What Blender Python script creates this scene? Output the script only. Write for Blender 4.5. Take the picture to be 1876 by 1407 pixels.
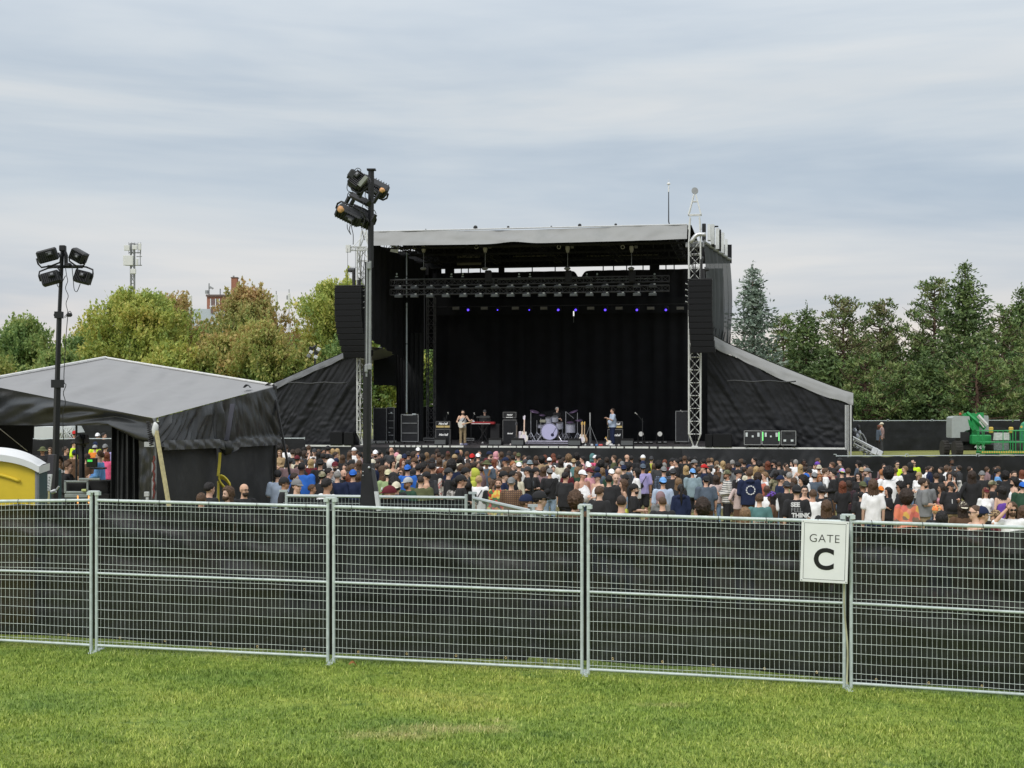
import bpy, bmesh, math, random
import numpy as np
from mathutils import Vector, Matrix, Euler, noise
R = math.radians
random.seed(11); rng = np.random.default_rng(5)
for o in list(bpy.data.objects): bpy.data.objects.remove(o)
sc = bpy.context.scene
# ---------------------------------------------------------------- camera
FP, CX, HY, HC = 2500.0, 938.0, 742.0, 4.0      # focal length, centre column and horizon row in photo pixels, eye height
cam = bpy.data.objects.new("camera", bpy.data.cameras.new("camera")); sc.collection.objects.link(cam)
cam.location = (0, 0, HC); cam.rotation_euler = (R(90), 0, 0)
cam.data.sensor_width = 36; cam.data.lens = 36 * FP / 1876
cam.data.shift_y = (HY - 703.5) / 1876
cam.data.clip_start = .1; cam.data.clip_end = 6000
sc.camera = cam
# ---------------------------------------------------------------- light and sky
sc.view_settings.view_transform = 'Standard'; sc.view_settings.look = 'None'
sc.view_settings.exposure = 0.38; sc.view_settings.gamma = 1; sc.view_settings.use_curve_mapping = False
SUN_EL, SUN_AZ = R(48), R(215)
sun = bpy.data.objects.new("sun", bpy.data.lights.new("sun", 'SUN')); sc.collection.objects.link(sun)
sun.data.energy = 1.5; sun.data.angle = R(22); sun.data.color = (1, .965, .91)
sd = Vector((math.cos(SUN_EL)*math.sin(SUN_AZ), math.cos(SUN_EL)*math.cos(SUN_AZ), math.sin(SUN_EL)))
sun.rotation_euler = sd.to_track_quat('Z', 'Y').to_euler()
w = bpy.data.worlds.new("World"); sc.world = w; w.use_nodes = True
nt = w.node_tree; N = nt.nodes; L = nt.links; N.clear()
def nd(t, **k):
    n = N.new(t)
    for a, v in k.items(): setattr(n, a, v)
    return n
out = nd('ShaderNodeOutputWorld'); skyt = nd('ShaderNodeTexSky', sky_type='NISHITA', sun_disc=False)
skyt.sun_elevation = SUN_EL; skyt.sun_rotation = SUN_AZ
bg1 = nd('ShaderNodeBackground'); bg1.inputs[1].default_value = .09; L.new(skyt.outputs[0], bg1.inputs[0])
tc = nd('ShaderNodeTexCoord'); sep = nd('ShaderNodeSeparateXYZ'); L.new(tc.outputs['Generated'], sep.inputs[0])
def mapped(sx, sz, ox):
    m = nd('ShaderNodeMapping'); m.inputs['Scale'].default_value = (sx, sx, sz); m.inputs['Location'].default_value = (ox, ox*.7, ox*.3)
    L.new(tc.outputs['Generated'], m.inputs[0]); return m.outputs[0]
def noi(vec, scale, det, dist=0., rough=.5):
    n = nd('ShaderNodeTexNoise'); n.inputs['Scale'].default_value = scale; n.inputs['Detail'].default_value = det
    n.inputs['Distortion'].default_value = dist; n.inputs['Roughness'].default_value = rough; L.new(vec, n.inputs['Vector']); return n.outputs[0]
def ramp(fac, stops):
    r = nd('ShaderNodeValToRGB'); e = r.color_ramp.elements
    while len(e) < len(stops): e.new(.5)
    for i, (p, c) in enumerate(stops): e[i].position = p; e[i].color = (*c, 1)
    L.new(fac, r.inputs[0]); return r.outputs[0]
def mix(f, a, b, mode='MIX'):
    m = nd('ShaderNodeMix', data_type='RGBA', blend_type=mode)
    if isinstance(f, (int, float)): m.inputs[0].default_value = f
    else: L.new(f, m.inputs[0])
    for s, v in ((6, a), (7, b)):
        if isinstance(v, tuple): m.inputs[s].default_value = (*v, 1)
        else: L.new(v, m.inputs[s])
    return m.outputs[2]
n1 = noi(mapped(1.3, 9.5, 1.3), 1.35, 5, .5, .55)
n2 = noi(mapped(2.4, 24, 4.1), 1.7, 5, .5, .55)
nn = nd('ShaderNodeMath', operation='MULTIPLY_ADD'); L.new(n2, nn.inputs[0]); nn.inputs[1].default_value = .26; L.new(n1, nn.inputs[2])
cl = ramp(nn.outputs[0], [(.46, (.36, .422, .492)), (.57, (.412, .468, .527)), (.68, (.475, .52, .56)), (.80, (.545, .568, .583))])
# towards the horizon the overcast thins to a warm pale band
warm = ramp(nn.outputs[0], [(.46, (.45, .47, .50)), (.58, (.57, .54, .525)), (.74, (.68, .61, .555))])
hz = ramp(sep.outputs[2], [(0., (1, 1, 1)), (.04, (.95, .95, .95)), (.085, (.42, .42, .42)), (.15, (0, 0, 0))])
top = ramp(sep.outputs[2], [(.0, (0, 0, 0)), (.22, (0, 0, 0)), (.42, (.5, .5, .5)), (.8, (1, 1, 1))])
cl = mix(hz, cl, warm)
cl = mix(top, cl, (.95, .98, 1.0))
bg2 = nd('ShaderNodeBackground'); L.new(cl, bg2.inputs[0]); bg2.inputs[1].default_value = 1.0
ms = nd('ShaderNodeMixShader'); ms.inputs[0].default_value = .94
L.new(bg1.outputs[0], ms.inputs[1]); L.new(bg2.outputs[0], ms.inputs[2]); L.new(ms.outputs[0], out.inputs[0])
cy = sc.cycles; cy.use_denoising = True; cy.max_bounces = 6; cy.diffuse_bounces = 3; cy.transparent_max_bounces = 16; cy.sample_clamp_indirect = 4
try: cy.denoiser = 'OPENIMAGEDENOISE'
except Exception: pass

# ---------------------------------------------------------------- helpers
C = sc.collection
def tag(o, label=None, cat=None, group=None, kind=None):
    if label: o['label'] = label
    if cat: o['category'] = cat
    if group: o['group'] = group
    if kind: o['kind'] = kind
    return o
def thing(name, label, cat, loc=(0, 0, 0), rz=0., group=None, rot=None):
    o = bpy.data.objects.new(name, None); C.objects.link(o); o.empty_display_size = .2
    o.location = loc; o.rotation_euler = rot if rot else (0, 0, rz)
    o['_m'] = 1
    return tag(o, label, cat, group)
def wmat(o):
    m = Matrix.Translation(o.location) @ o.rotation_euler.to_matrix().to_4x4() @ Matrix.Diagonal((*o.scale, 1))
    return wmat(o.parent) @ m if o.parent else m
def link(name, me, parent=None, mats=()):
    o = bpy.data.objects.new(name, me); C.objects.link(o)
    if parent: o.parent = parent
    return o
def copy_tree(o, parent=None):
    c = o.copy(); C.objects.link(c); c.parent = parent
    for ch in kids.get(o.name, []): copy_tree(bpy.data.objects[ch], c)
    return c
kids = {}
class MB:
    """collects boxes, bars and tubes and links them as one mesh"""
    def __init__(s): s.v = []; s.f = []
    def add(s, vs, fs, M=None):
        b = len(s.v)
        for v in vs: s.v.append(tuple(M @ Vector(v)) if M is not None else tuple(v))
        for f in fs: s.f.append(tuple(b+i for i in f))
        return s
    def box(s, c, d, M=None, rot=None):
        x, y, z = d[0]/2, d[1]/2, d[2]/2
        vs = [Vector((a*x, b*y, e*z)) for a in (-1, 1) for b in (-1, 1) for e in (-1, 1)]
        if rot: 
            q = Euler(rot).to_matrix(); vs = [q @ v for v in vs]
        vs = [v+Vector(c) for v in vs]
        return s.add(vs, [(0,1,3,2),(4,6,7,5),(0,4,5,1),(2,3,7,6),(0,2,6,4),(1,5,7,3)], M)
    def bbox(s, c, d, b=.02, rot=None, M=None):
        """box with chamfered edges"""
        x, y, z = d[0]/2, d[1]/2, d[2]/2; vs = []; fs = []
        b = min(b, x*.9, y*.9, z*.9)
        for a in (-1, 1):
            for e in (-1, 1):
                for g in (-1, 1):
                    vs += [(a*x, e*(y-b), g*(z-b)), (a*(x-b), e*y, g*(z-b)), (a*(x-b), e*(y-b), g*z)]
        bm = bmesh.new(); bv = [bm.verts.new(v) for v in vs]
        r = bmesh.ops.convex_hull(bm, input=bv); bm.verts.index_update()
        q = Euler(rot).to_matrix() if rot else Matrix.Identity(3)
        vv = [q @ v.co + Vector(c) for v in bm.verts]; ff = [[v.index for v in f.verts] for f in bm.faces]; bm.free()
        return s.add(vv, ff, M)
    def cyl(s, p, q, r, r2=None, n=8, cap=True, M=None):
        p, q = Vector(p), Vector(q); r2 = r if r2 is None else r2
        d = (q-p)
        if d.length < 1e-6: return s
        z = d.normalized(); x = z.orthogonal().normalized(); y = z.cross(x); vs = []
        for c, rr in ((p, r), (q, r2)):
            for i in range(n):
                a = 2*math.pi*(i+.5)/n; vs.append(c+(x*math.cos(a)+y*math.sin(a))*rr)
        fs = [(i, (i+1) % n, n+(i+1) % n, n+i) for i in range(n)]
        if cap: fs += [tuple(range(n-1, -1, -1)), tuple(range(n, 2*n))]
        return s.add(vs, fs, M)
    def tube(s, pts, r, n=6, M=None):
        pts = [Vector(p) for p in pts]; rs = r if isinstance(r, (list, tuple)) else [r]*len(pts); vs = []; x = None
        for i, p in enumerate(pts):
            t = (pts[min(i+1, len(pts)-1)]-pts[max(i-1, 0)]).normalized()
            x = t.orthogonal().normalized() if x is None else (x-t*x.dot(t)).normalized()
            y = t.cross(x)
            for k in range(n):
                a = 2*math.pi*k/n; vs.append(p+(x*math.cos(a)+y*math.sin(a))*rs[i])
        fs = [(j*n+i, j*n+(i+1) % n, (j+1)*n+(i+1) % n, (j+1)*n+i) for j in range(len(pts)-1) for i in range(n)]
        fs += [tuple(range(n-1, -1, -1)), tuple(range((len(pts)-1)*n, len(pts)*n))]
        return s.add(vs, fs, M)
    def loft(s, rings, n=12, M=None):
        """rings: (centre, rx, ry) horizontal ellipses"""
        vs = []
        for c, rx, ry in rings:
            for i in range(n):
                a = 2*math.pi*i/n; vs.append((c[0]+rx*math.cos(a), c[1]+ry*math.sin(a), c[2]))
        m = len(rings); fs = [(j*n+i, j*n+(i+1) % n, (j+1)*n+(i+1) % n, (j+1)*n+i) for j in range(m-1) for i in range(n)]
        fs += [tuple(range(n-1, -1, -1)), tuple(range((m-1)*n, m*n))]
        return s.add(vs, fs, M)
    def ball(s, c, r, nu=12, nv=8, M=None, fn=None):
        r = r if isinstance(r, (tuple, list)) else (r, r, r); vs = [(0, 0, 1)]; 
        for j in range(1, nv):
            for i in range(nu):
                t = math.pi*j/nv; p = 2*math.pi*i/nu; vs.append((math.sin(t)*math.cos(p), math.sin(t)*math.sin(p), math.cos(t)))
        vs.append((0, 0, -1)); o = []
        for v in vs:
            k = fn(Vector(v)) if fn else 1.
            o.append((c[0]+v[0]*r[0]*k, c[1]+v[1]*r[1]*k, c[2]+v[2]*r[2]*k))
        fs = [(0, 1+i, 1+(i+1) % nu) for i in range(nu)]
        for j in range(nv-2):
            for i in range(nu):
                a = 1+j*nu; fs.append((a+i, a+nu+i, a+nu+(i+1) % nu, a+(i+1) % nu))
        a = 1+(nv-2)*nu; l = len(vs)-1; fs += [(a+(i+1) % nu, a+i, l) for i in range(nu)]
        return s.add(o, fs, M)
    def grid(s, fn, nu, nv):
        vs = [fn(i/nu, j/nv) for j in range(nv+1) for i in range(nu+1)]
        fs = [(j*(nu+1)+i, j*(nu+1)+i+1, (j+1)*(nu+1)+i+1, (j+1)*(nu+1)+i) for j in range(nv) for i in range(nu)]
        return s.add(vs, fs)
    def prism(s, poly, y0, y1, M=None):
        """outline in x,z pushed from y0 to y1"""
        n = len(poly); vs = [(x, y0, z) for x, z in poly]+[(x, y1, z) for x, z in poly]
        fs = [tuple(range(n)), tuple(range(2*n-1, n-1, -1))]+[((i+1) % n, i, n+i, n+(i+1) % n) for i in range(n)]
        return s.add(vs, fs, M)
    def truss(s, p, q, w=.3, r=.025, n=8, up=Vector((0, 1, 0)), br=None, rungs=True):
        p, q = Vector(p), Vector(q); z = (q-p).normalized(); x = up.cross(z).normalized(); y = z.cross(x); h = w/2; br = br or r*.55
        cs = [x*h+y*h, -x*h+y*h, -x*h-y*h, x*h-y*h]
        for c in cs: s.cyl(p+c, q+c, r, n=6)
        for i in range(n):
            a = p+(q-p)*i/n; b = p+(q-p)*(i+1)/n
            for k in range(4):
                c0, c1 = cs[k], cs[(k+1) % 4]
                if i % 2: c0, c1 = c1, c0
                s.cyl(a+c0, b+c1, br, n=4, cap=False)
                if rungs: s.cyl(a+c0, a+c1, br, n=4, cap=False)
        for k in range(4): s.cyl(q+cs[k], q+cs[(k+1) % 4], br, n=4, cap=False)
        return s
    def mesh(s, name):
        me = bpy.data.meshes.new(name); me.from_pydata(s.v, [], s.f); me.update(); return me
    def build(s, name, mat, parent=None, world=False, smooth=False, kind=None, label=None):
        if world and parent is not None:
            Mi = wmat(parent).inverted(); s.v = [tuple(Mi @ Vector(v)) for v in s.v]
        me = s.mesh(name)
        if smooth is not False:
            me.polygons.foreach_set('use_smooth', [True]*len(me.polygons))
            if smooth is not True: me.set_sharp_from_angle(angle=R(smooth))
        me.materials.append(mat); o = link(name, me, parent)
        if parent is not None: kids.setdefault(parent.name, []).append(o.name)
        if kind: o['kind'] = kind
        if label: o['label'] = label
        return o

_M = {}
def mat(name, col, rough=.7, metal=0., var=.12, vs=6., bump=.0, bs=60., spec=.4, coords='Object', dirt=None, trans=0., emit=None):
    if name in _M: return _M[name]
    m = bpy.data.materials.new(name); m.use_nodes = True; t = m.node_tree; b = t.nodes['Principled BSDF']
    b.inputs['Roughness'].default_value = rough; b.inputs['Metallic'].default_value = metal
    b.inputs['Specular IOR Level'].default_value = spec
    tc = t.nodes.new('ShaderNodeTexCoord'); nz = t.nodes.new('ShaderNodeTexNoise'); nz.inputs['Scale'].default_value = vs; nz.inputs['Detail'].default_value = 5
    t.links.new(tc.outputs[coords], nz.inputs['Vector'])
    r = t.nodes.new('ShaderNodeValToRGB'); e = r.color_ramp.elements
    e[0].position = .3; e[1].position = .7
    e[0].color = (*[c*(1-var) for c in col], 1); e[1].color = (*[min(1, c*(1+var)) for c in col], 1)
    t.links.new(nz.outputs[0], r.inputs[0]); src = r.outputs[0]
    if dirt:
        dc, amt, ds = dirt; n2 = t.nodes.new('ShaderNodeTexNoise'); n2.inputs['Scale'].default_value = ds; n2.inputs['Detail'].default_value = 8; n2.inputs['Roughness'].default_value = .65
        t.links.new(tc.outputs[coords], n2.inputs['Vector'])
        r2 = t.nodes.new('ShaderNodeValToRGB'); r2.color_ramp.elements[0].position = .5; r2.color_ramp.elements[1].position = .72
        r2.color_ramp.elements[1].color = (amt, amt, amt, 1); t.links.new(n2.outputs[0], r2.inputs[0])
        mx = t.nodes.new('ShaderNodeMix'); mx.data_type = 'RGBA'; t.links.new(r2.outputs[0], mx.inputs[0]); t.links.new(src, mx.inputs[6]); mx.inputs[7].default_value = (*dc, 1); src = mx.outputs[2]
    t.links.new(src, b.inputs['Base Color'])
    if bump:
        n3 = t.nodes.new('ShaderNodeTexNoise'); n3.inputs['Scale'].default_value = bs; n3.inputs['Detail'].default_value = 4; t.links.new(tc.outputs[coords], n3.inputs['Vector'])
        bp = t.nodes.new('ShaderNodeBump'); bp.inputs['Strength'].default_value = bump; bp.inputs['Distance'].default_value = .02
        t.links.new(n3.outputs[0], bp.inputs['Height']); t.links.new(bp.outputs[0], b.inputs['Normal'])
    if emit: b.inputs['Emission Color'].default_value = (*emit[0], 1); b.inputs['Emission Strength'].default_value = emit[1]
    if trans:
        tr = t.nodes.new('ShaderNodeBsdfTransparent'); mxs = t.nodes.new('ShaderNodeMixShader'); mxs.inputs[0].default_value = trans
        t.links.new(b.outputs[0], mxs.inputs[1]); t.links.new(tr.outputs[0], mxs.inputs[2]); t.links.new(mxs.outputs[0], t.nodes['Material Output'].inputs[0])
    _M[name] = m; return m
def srgb(h):
    h = h.lstrip('#'); return tuple(((int(h[i:i+2], 16)/255+.055)/1.055)**2.4 if int(h[i:i+2], 16) > 10 else int(h[i:i+2], 16)/255/12.92 for i in (0, 2, 4))
def text_mesh(body, size, depth=.004, bold=0., align='CENTER', shear=0., spacing=1.):
    cu = bpy.data.curves.new('lettering', 'FONT'); cu.body = body; cu.size = size; cu.extrude = depth; cu.align_x = align; cu.align_y = 'CENTER'
    cu.offset = bold; cu.shear = shear; cu.space_character = spacing; cu.resolution_u = 6
    o = bpy.data.objects.new('t', cu); C.objects.link(o); dg = bpy.context.evaluated_depsgraph_get(); dg.update()
    me = bpy.data.meshes.new_from_object(o.evaluated_get(dg)); bpy.data.objects.remove(o); return me
def text(name, body, size, m, parent, loc, rot=(R(90), 0, 0), **k):
    me = text_mesh(body, size, **k); me.materials.clear(); me.materials.append(m); o = link(name, me, parent); o.location = loc; o.rotation_euler = rot
    if parent is not None: kids.setdefault(parent.name, []).append(o.name)
    return o
def scl(Y): return FP/Y
def at(px, py, Y): return Vector(((px-CX)/FP*Y, Y, HC+(HY-py)/FP*Y))

# ---------------------------------------------------------------- terrain
_G = np.array([(0,0,1.7),(-6,5,1.5),(6,5,1.4),(-5,10.5,1.26),(5,10.5,1.2),(0,10.5,1.24),(-4.8,15.7,1.16),(-2,15.15,1.14),(.8,14.66,1.11),(3.45,14.0,1.085),(5.2,13.7,1.05),(-9,17,1.15),(9,13,1.0),
 (-4.2,25,.9),(1.0,26.5,.55),(4.7,26,.52),(8.6,26,.40),(-8,28,.8),(2.1,30,.47),(12,24,.40),(14,33,.25),(0,35,.52),(6,36,.38),(10,38,.18),(-6,38,.75),(0,48,.45),(5.5,47,.22),(12,46,.2),(-10,45,.75),(-5,52,.62),(-9,60,.7),(0,62,.45),(0,72,.5),(12,62,.2),(14,57,.15),(24,57,.15),(18,66,.6),(20,72,1.3),(34,74,1.35),(26,82,1.35),
 (-16,57,.78),(-26,57,.8),(-16,40,.8),(-16,28,.9),(-20,80,1.2),(0,88,.9),(30,100,1.35),(-40,100,1.3),(0,115,1.3),(60,80,1.3),(-60,60,1.2),(40,30,.4),(30,10,.9),(-30,10,1.3)])
def _rbf():
    P = _G[:, :2]; n = len(P); D = np.linalg.norm(P[:, None]-P[None], axis=2)
    A = np.zeros((n+3, n+3)); A[:n, :n] = D; A[:n, n] = 1; A[:n, n+1:] = P; A[n:, :n] = A[:n, n:].T
    return np.linalg.solve(A, np.concatenate([_G[:, 2], [0, 0, 0]]))
_W = _rbf()
def Gz(X, Y):
    X = np.asarray(X, float); Y = np.asarray(Y, float)
    D = np.sqrt((X[..., None]-_G[:, 0])**2+(Y[..., None]-_G[:, 1])**2+.6)
    z = D @ _W[:-3]+_W[-3]+_W[-2]*X+_W[-1]*Y
    r = np.sqrt(X**2+(Y-50)**2); k = np.clip((r-60)/50, 0, 1); k = k*k*(3-2*k)
    return z*(1-k)+1.3*k
def G(x, y): return float(Gz(np.array([x]), np.array([y]))[0])
# ---------------------------------------------------------------- ground
def grass_mat(name, blade):
    m = bpy.data.materials.new(name); m.use_nodes = True; t = m.node_tree; b = t.nodes['Principled BSDF']; K = t.nodes.new; LL = t.links.new
    b.inputs['Roughness'].default_value = .65; b.inputs['Specular IOR Level'].default_value = .25
    tc = K('ShaderNodeTexCoord')
    def n(scale, det, rough=.55, sc3=(1, 1, 1)):
        mp = K('ShaderNodeMapping'); mp.inputs['Scale'].default_value = sc3; LL(tc.outputs['Object'], mp.inputs[0])
        q = K('ShaderNodeTexNoise'); q.inputs['Scale'].default_value = scale; q.inputs['Detail'].default_value = det; q.inputs['Roughness'].default_value = rough
        LL(mp.outputs[0], q.inputs['Vector']); return q.outputs[0]
    def rp(f, st):
        r = K('ShaderNodeValToRGB'); e = r.color_ramp.elements
        while len(e) < len(st): e.new(.5)
        for i, (p, c) in enumerate(st): e[i].position = p; e[i].color = (*c, 1)
        LL(f, r.inputs[0]); return r.outputs[0]
    def mx(f, a, c, mode='MIX'):
        q = K('ShaderNodeMix'); q.data_type = 'RGBA'; q.blend_type = mode
        if isinstance(f, float): q.inputs[0].default_value = f
        else: LL(f, q.inputs[0])
        for s, v in ((6, a), (7, c)):
            if isinstance(v, tuple): q.inputs[s].default_value = (*v, 1)
            else: LL(v, q.inputs[s])
        return q.outputs[2]
    base = rp(n(.55, 4, .6, (1, 1.4, 1)), [(.3, (.155, .255, .05)), (.46, (.235, .335, .06)), (.60, (.30, .385, .075)), (.75, (.38, .42, .10))])
    fine = rp(n(9, 5, .7), [(.32, (.62, .66, .6)), (.62, (1.2, 1.15, 1.1))])
    col = mx(1., base, fine, 'MULTIPLY')
    # clover-dark tufts
    cl = rp(n(1.7, 3, .6, (1, 1.6, 1)), [(.62, (0, 0, 0)), (.70, (.7, .7, .7))]); col = mx(cl, col, (.085, .17, .035))
    # two straw-dry patches
    sp = K('ShaderNodeSeparateXYZ'); LL(tc.outputs['Object'], sp.inputs[0])
    def M(op, a, b_=None, c=None):
        q = K('ShaderNodeMath'); q.operation = op
        for i, v in enumerate((a, b_, c)):
            if v is None: continue
            if isinstance(v, (int, float)): q.inputs[i].default_value = v
            else: LL(v, q.inputs[i])
        return q.outputs[0]
    nz = n(3.2, 6, .7)
    tot = None
    for (x, y, rx, ry) in ((-.98, 11.45, .52, .22), (-.5, 11.75, .62, .2), (-.15, 12.1, .35, .16), (1.5, 12.9, .8, .25)):
        dx = M('DIVIDE', M('SUBTRACT', sp.outputs[0], x), rx); dy = M('DIVIDE', M('SUBTRACT', sp.outputs[1], y), ry)
        d = M('SQRT', M('ADD', M('MULTIPLY', dx, dx), M('MULTIPLY', dy, dy)))
        e = M('SUBTRACT', 1.15 if x < -.2 and x > -2 else .55, d); tot = e if tot is None else M('MAXIMUM', tot, e)
    k = M('ADD', tot, M('MULTIPLY', M('SUBTRACT', nz, .5), 2.2))
    dm = rp(k, [(-.0, (0, 0, 0)), (.9, (.7, .7, .7))]); col = mx(dm, col, (.46, .43, .17))
    if not blade:
        # trampled, yellowed turf where the crowd stands
        wr = M('SUBTRACT', sp.outputs[1], M('MULTIPLY', M('SUBTRACT', n(.12, 3), .5), 8.)); wm = rp(M('MULTIPLY', wr, .01), [(.17, (0, 0, 0)), (.24, (.8, .8, .8)), (.60, (.8, .8, .8)), (.66, (.55, .55, .55))])
        wc = rp(n(.8, 6, .7), [(.35, (.17, .12, .065)), (.55, (.27, .22, .10)), (.7, (.20, .20, .065))]); col = mx(wm, col, wc)
        bp = K('ShaderNodeBump'); bp.inputs['Strength'].default_value = .5; bp.inputs['Distance'].default_value = .03; LL(n(28, 4, .7), bp.inputs['Height']); LL(bp.outputs[0], b.inputs['Normal'])
        col = mx(1., col, (.80, .80, .78), 'MULTIPLY'); LL(col, b.inputs['Base Color'])
    else:
        ge = K('ShaderNodeNewGeometry'); rr = rp(ge.outputs['Random Per Island'], [(0, (.45, .55, .45)), (.5, (1.0, 1.0, 1)), (.84, (1.45, 1.35, 1.6)), (1, (2.1, 1.7, 3.0))])
        col = mx(1., col, rr, 'MULTIPLY'); LL(col, b.inputs['Base Color'])
        tl = K('ShaderNodeBsdfTranslucent'); LL(col, tl.inputs[0]); q = K('ShaderNodeMixShader'); q.inputs[0].default_value = .25
        LL(b.outputs[0], q.inputs[1]); LL(tl.outputs[0], q.inputs[2]); LL(q.outputs[0], t.nodes['Material Output'].inputs[0])
    return m
def axis(a, b, n, far):
    c = list(np.linspace(a, b, n)); lo = [a-(far*(i/8)**2.5) for i in range(8, 0, -1)]; hi = [b+(far*(i/8)**2.5) for i in range(1, 9)]
    return np.array(lo+c+hi)
xs = axis(-40, 45, 120, 1500); ys = np.concatenate([[-60, -20], np.linspace(-5, 24, 80), np.linspace(24.8, 110, 80), 110+1900*(np.arange(1, 10)/9)**2.5])
XX, YY = np.meshgrid(xs, ys); ZZ = Gz(XX, YY)
near = (YY < 17)*(abs(XX) < 9)
ZZ = ZZ+near*np.vectorize(lambda a, b: .018*noise.noise(Vector((a*1.3, b*1.3, 0))))(XX, YY)
mb = MB(); mb.v = list(zip(XX.ravel(), YY.ravel(), ZZ.ravel())); nx = len(xs)
mb.f = [(j*nx+i, j*nx+i+1, (j+1)*nx+i+1, (j+1)*nx+i) for j in range(len(ys)-1) for i in range(nx-1)]
ground = mb.build('ground', grass_mat('turf', False), smooth=True, kind='structure')
# blades of grass in front of and just behind the near fence
def blades():
    nb = 190000
    Y = 10.2+8.3*rng.random(nb)**1.25; X = (rng.random(nb)*2-1)*(Y*.42)
    z = Gz(X, Y); cl = np.array([noise.noise(Vector((a*1.5, b*1.5, 3))) for a, b in zip(X[::10], Y[::10])]).repeat(10)[:nb]
    h = (.022+.028*rng.random(nb)**2)*(1+.55*cl)*np.where(Y > 16, .9, 1); wd = .0030+.0022*rng.random(nb)
    az = rng.random(nb)*2*np.pi; ln = .35+.9*rng.random(nb); dx, dy = np.cos(az), np.sin(az); ax, ay = -dy, dx
    v = np.empty((nb, 5, 3)); k = z-.006
    v[:, 0] = np.stack([X-ax*wd, Y-ay*wd, k], 1); v[:, 1] = np.stack([X+ax*wd, Y+ay*wd, k], 1)
    mx_, my_ = X+dx*h*ln*.35, Y+dy*h*ln*.35
    v[:, 2] = np.stack([mx_+ax*wd*.8, my_+ay*wd*.8, k+h*.62], 1); v[:, 3] = np.stack([mx_-ax*wd*.8, my_-ay*wd*.8, k+h*.62], 1)
    v[:, 4] = np.stack([X+dx*h*ln, Y+dy*h*ln, k+h], 1)
    me = bpy.data.meshes.new('grass'); me.vertices.add(nb*5); me.vertices.foreach_set('co', v.ravel())
    b = np.arange(nb)*5; q = np.stack([b, b+1, b+2, b+3], 1); t = np.stack([b+3, b+2, b+4], 1)
    loops = np.concatenate([q, t], 1).ravel(); me.loops.add(len(loops)); me.loops.foreach_set('vertex_index', loops)
    st = np.empty((nb, 2), int); st[:, 0] = np.arange(nb)*7; st[:, 1] = st[:, 0]+4
    me.polygons.add(nb*2); me.polygons.foreach_set('loop_start', st.ravel()); me.update(calc_edges=True); me.validate()
    me.materials.append(grass_mat('grass_blade', True)); o = link('grass', me)
    tag(o, 'short mown green lawn with straw-dry patches before the wire fence', 'grass', kind='stuff')
blades()
# a few dry leaves on the lawn below the fence
mleaf = mat('dry_leaf', (.30, .13, .04), .8, var=.3)
for (px, py, a, lb) in ((649, 1215, .3, 'curled brown leaf on the grass right of the second fence joint'),):
    Y = 14.9; p = at(px, py, Y); p.z = G(p.x, Y)+.02
    b = MB(); b.grid(lambda u, v: ((u-.5)*.12, (v-.5)*.06*math.sin(math.pi*min(1, u+.12)), .03*math.sin(u*5)+.02*abs(v-.5)), 8, 4)
    o = b.build('dead_leaf', mleaf, smooth=True); o.location = p; o.rotation_euler = (.3, .1, a); tag(o, lb, 'leaf')

# ---------------------------------------------------------------- materials
galv = mat('galvanised_steel', (.50, .565, .555), .5, .1, var=.10, vs=9, bump=.05, bs=90, dirt=((.33, .35, .32), .6, 14))
wirem = mat('zinc_wire', (.72, .79, .77), .45, .0, var=.12, vs=5)
galv2 = mat('galvanised_far', (.45, .50, .50), .55, .2, var=.08)
white_m = mat('white_sheet', (.80, .80, .80), .5, var=.03)
black_p = mat('black_powdercoat', (.018, .018, .02), .45, var=.3)
black_m = mat('black_matt', (.012, .012, .013), .85, var=.3)
dark_m = mat('charcoal_plastic', (.035, .037, .04), .6, var=.2)
blk_ink = mat('black_ink', (.006, .006, .006), .6, var=.05)
alu = mat('aluminium_tube', (.56, .57, .58), .42, .55, var=.08)
alu_d = mat('aluminium_dull', (.30, .31, .32), .5, .4, var=.15)
rubber = mat('rubber', (.035, .033, .03), .9, var=.3, bump=.2)
def screen_mat(name, base, trans, scratch=(.10, .11, .115), weave=True):
    m = mat(name, base, .50, var=.35, vs=1.4, bump=.35, bs=7, spec=.35, dirt=(scratch, .35, 1.9), trans=trans); return m
scr_near = screen_mat('mesh_tarp_near', (.0045, .0045, .005), .03, (.05, .055, .06))
scr_far = screen_mat('mesh_tarp_far', (.009, .010, .012), .0, (.035, .037, .04))

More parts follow.
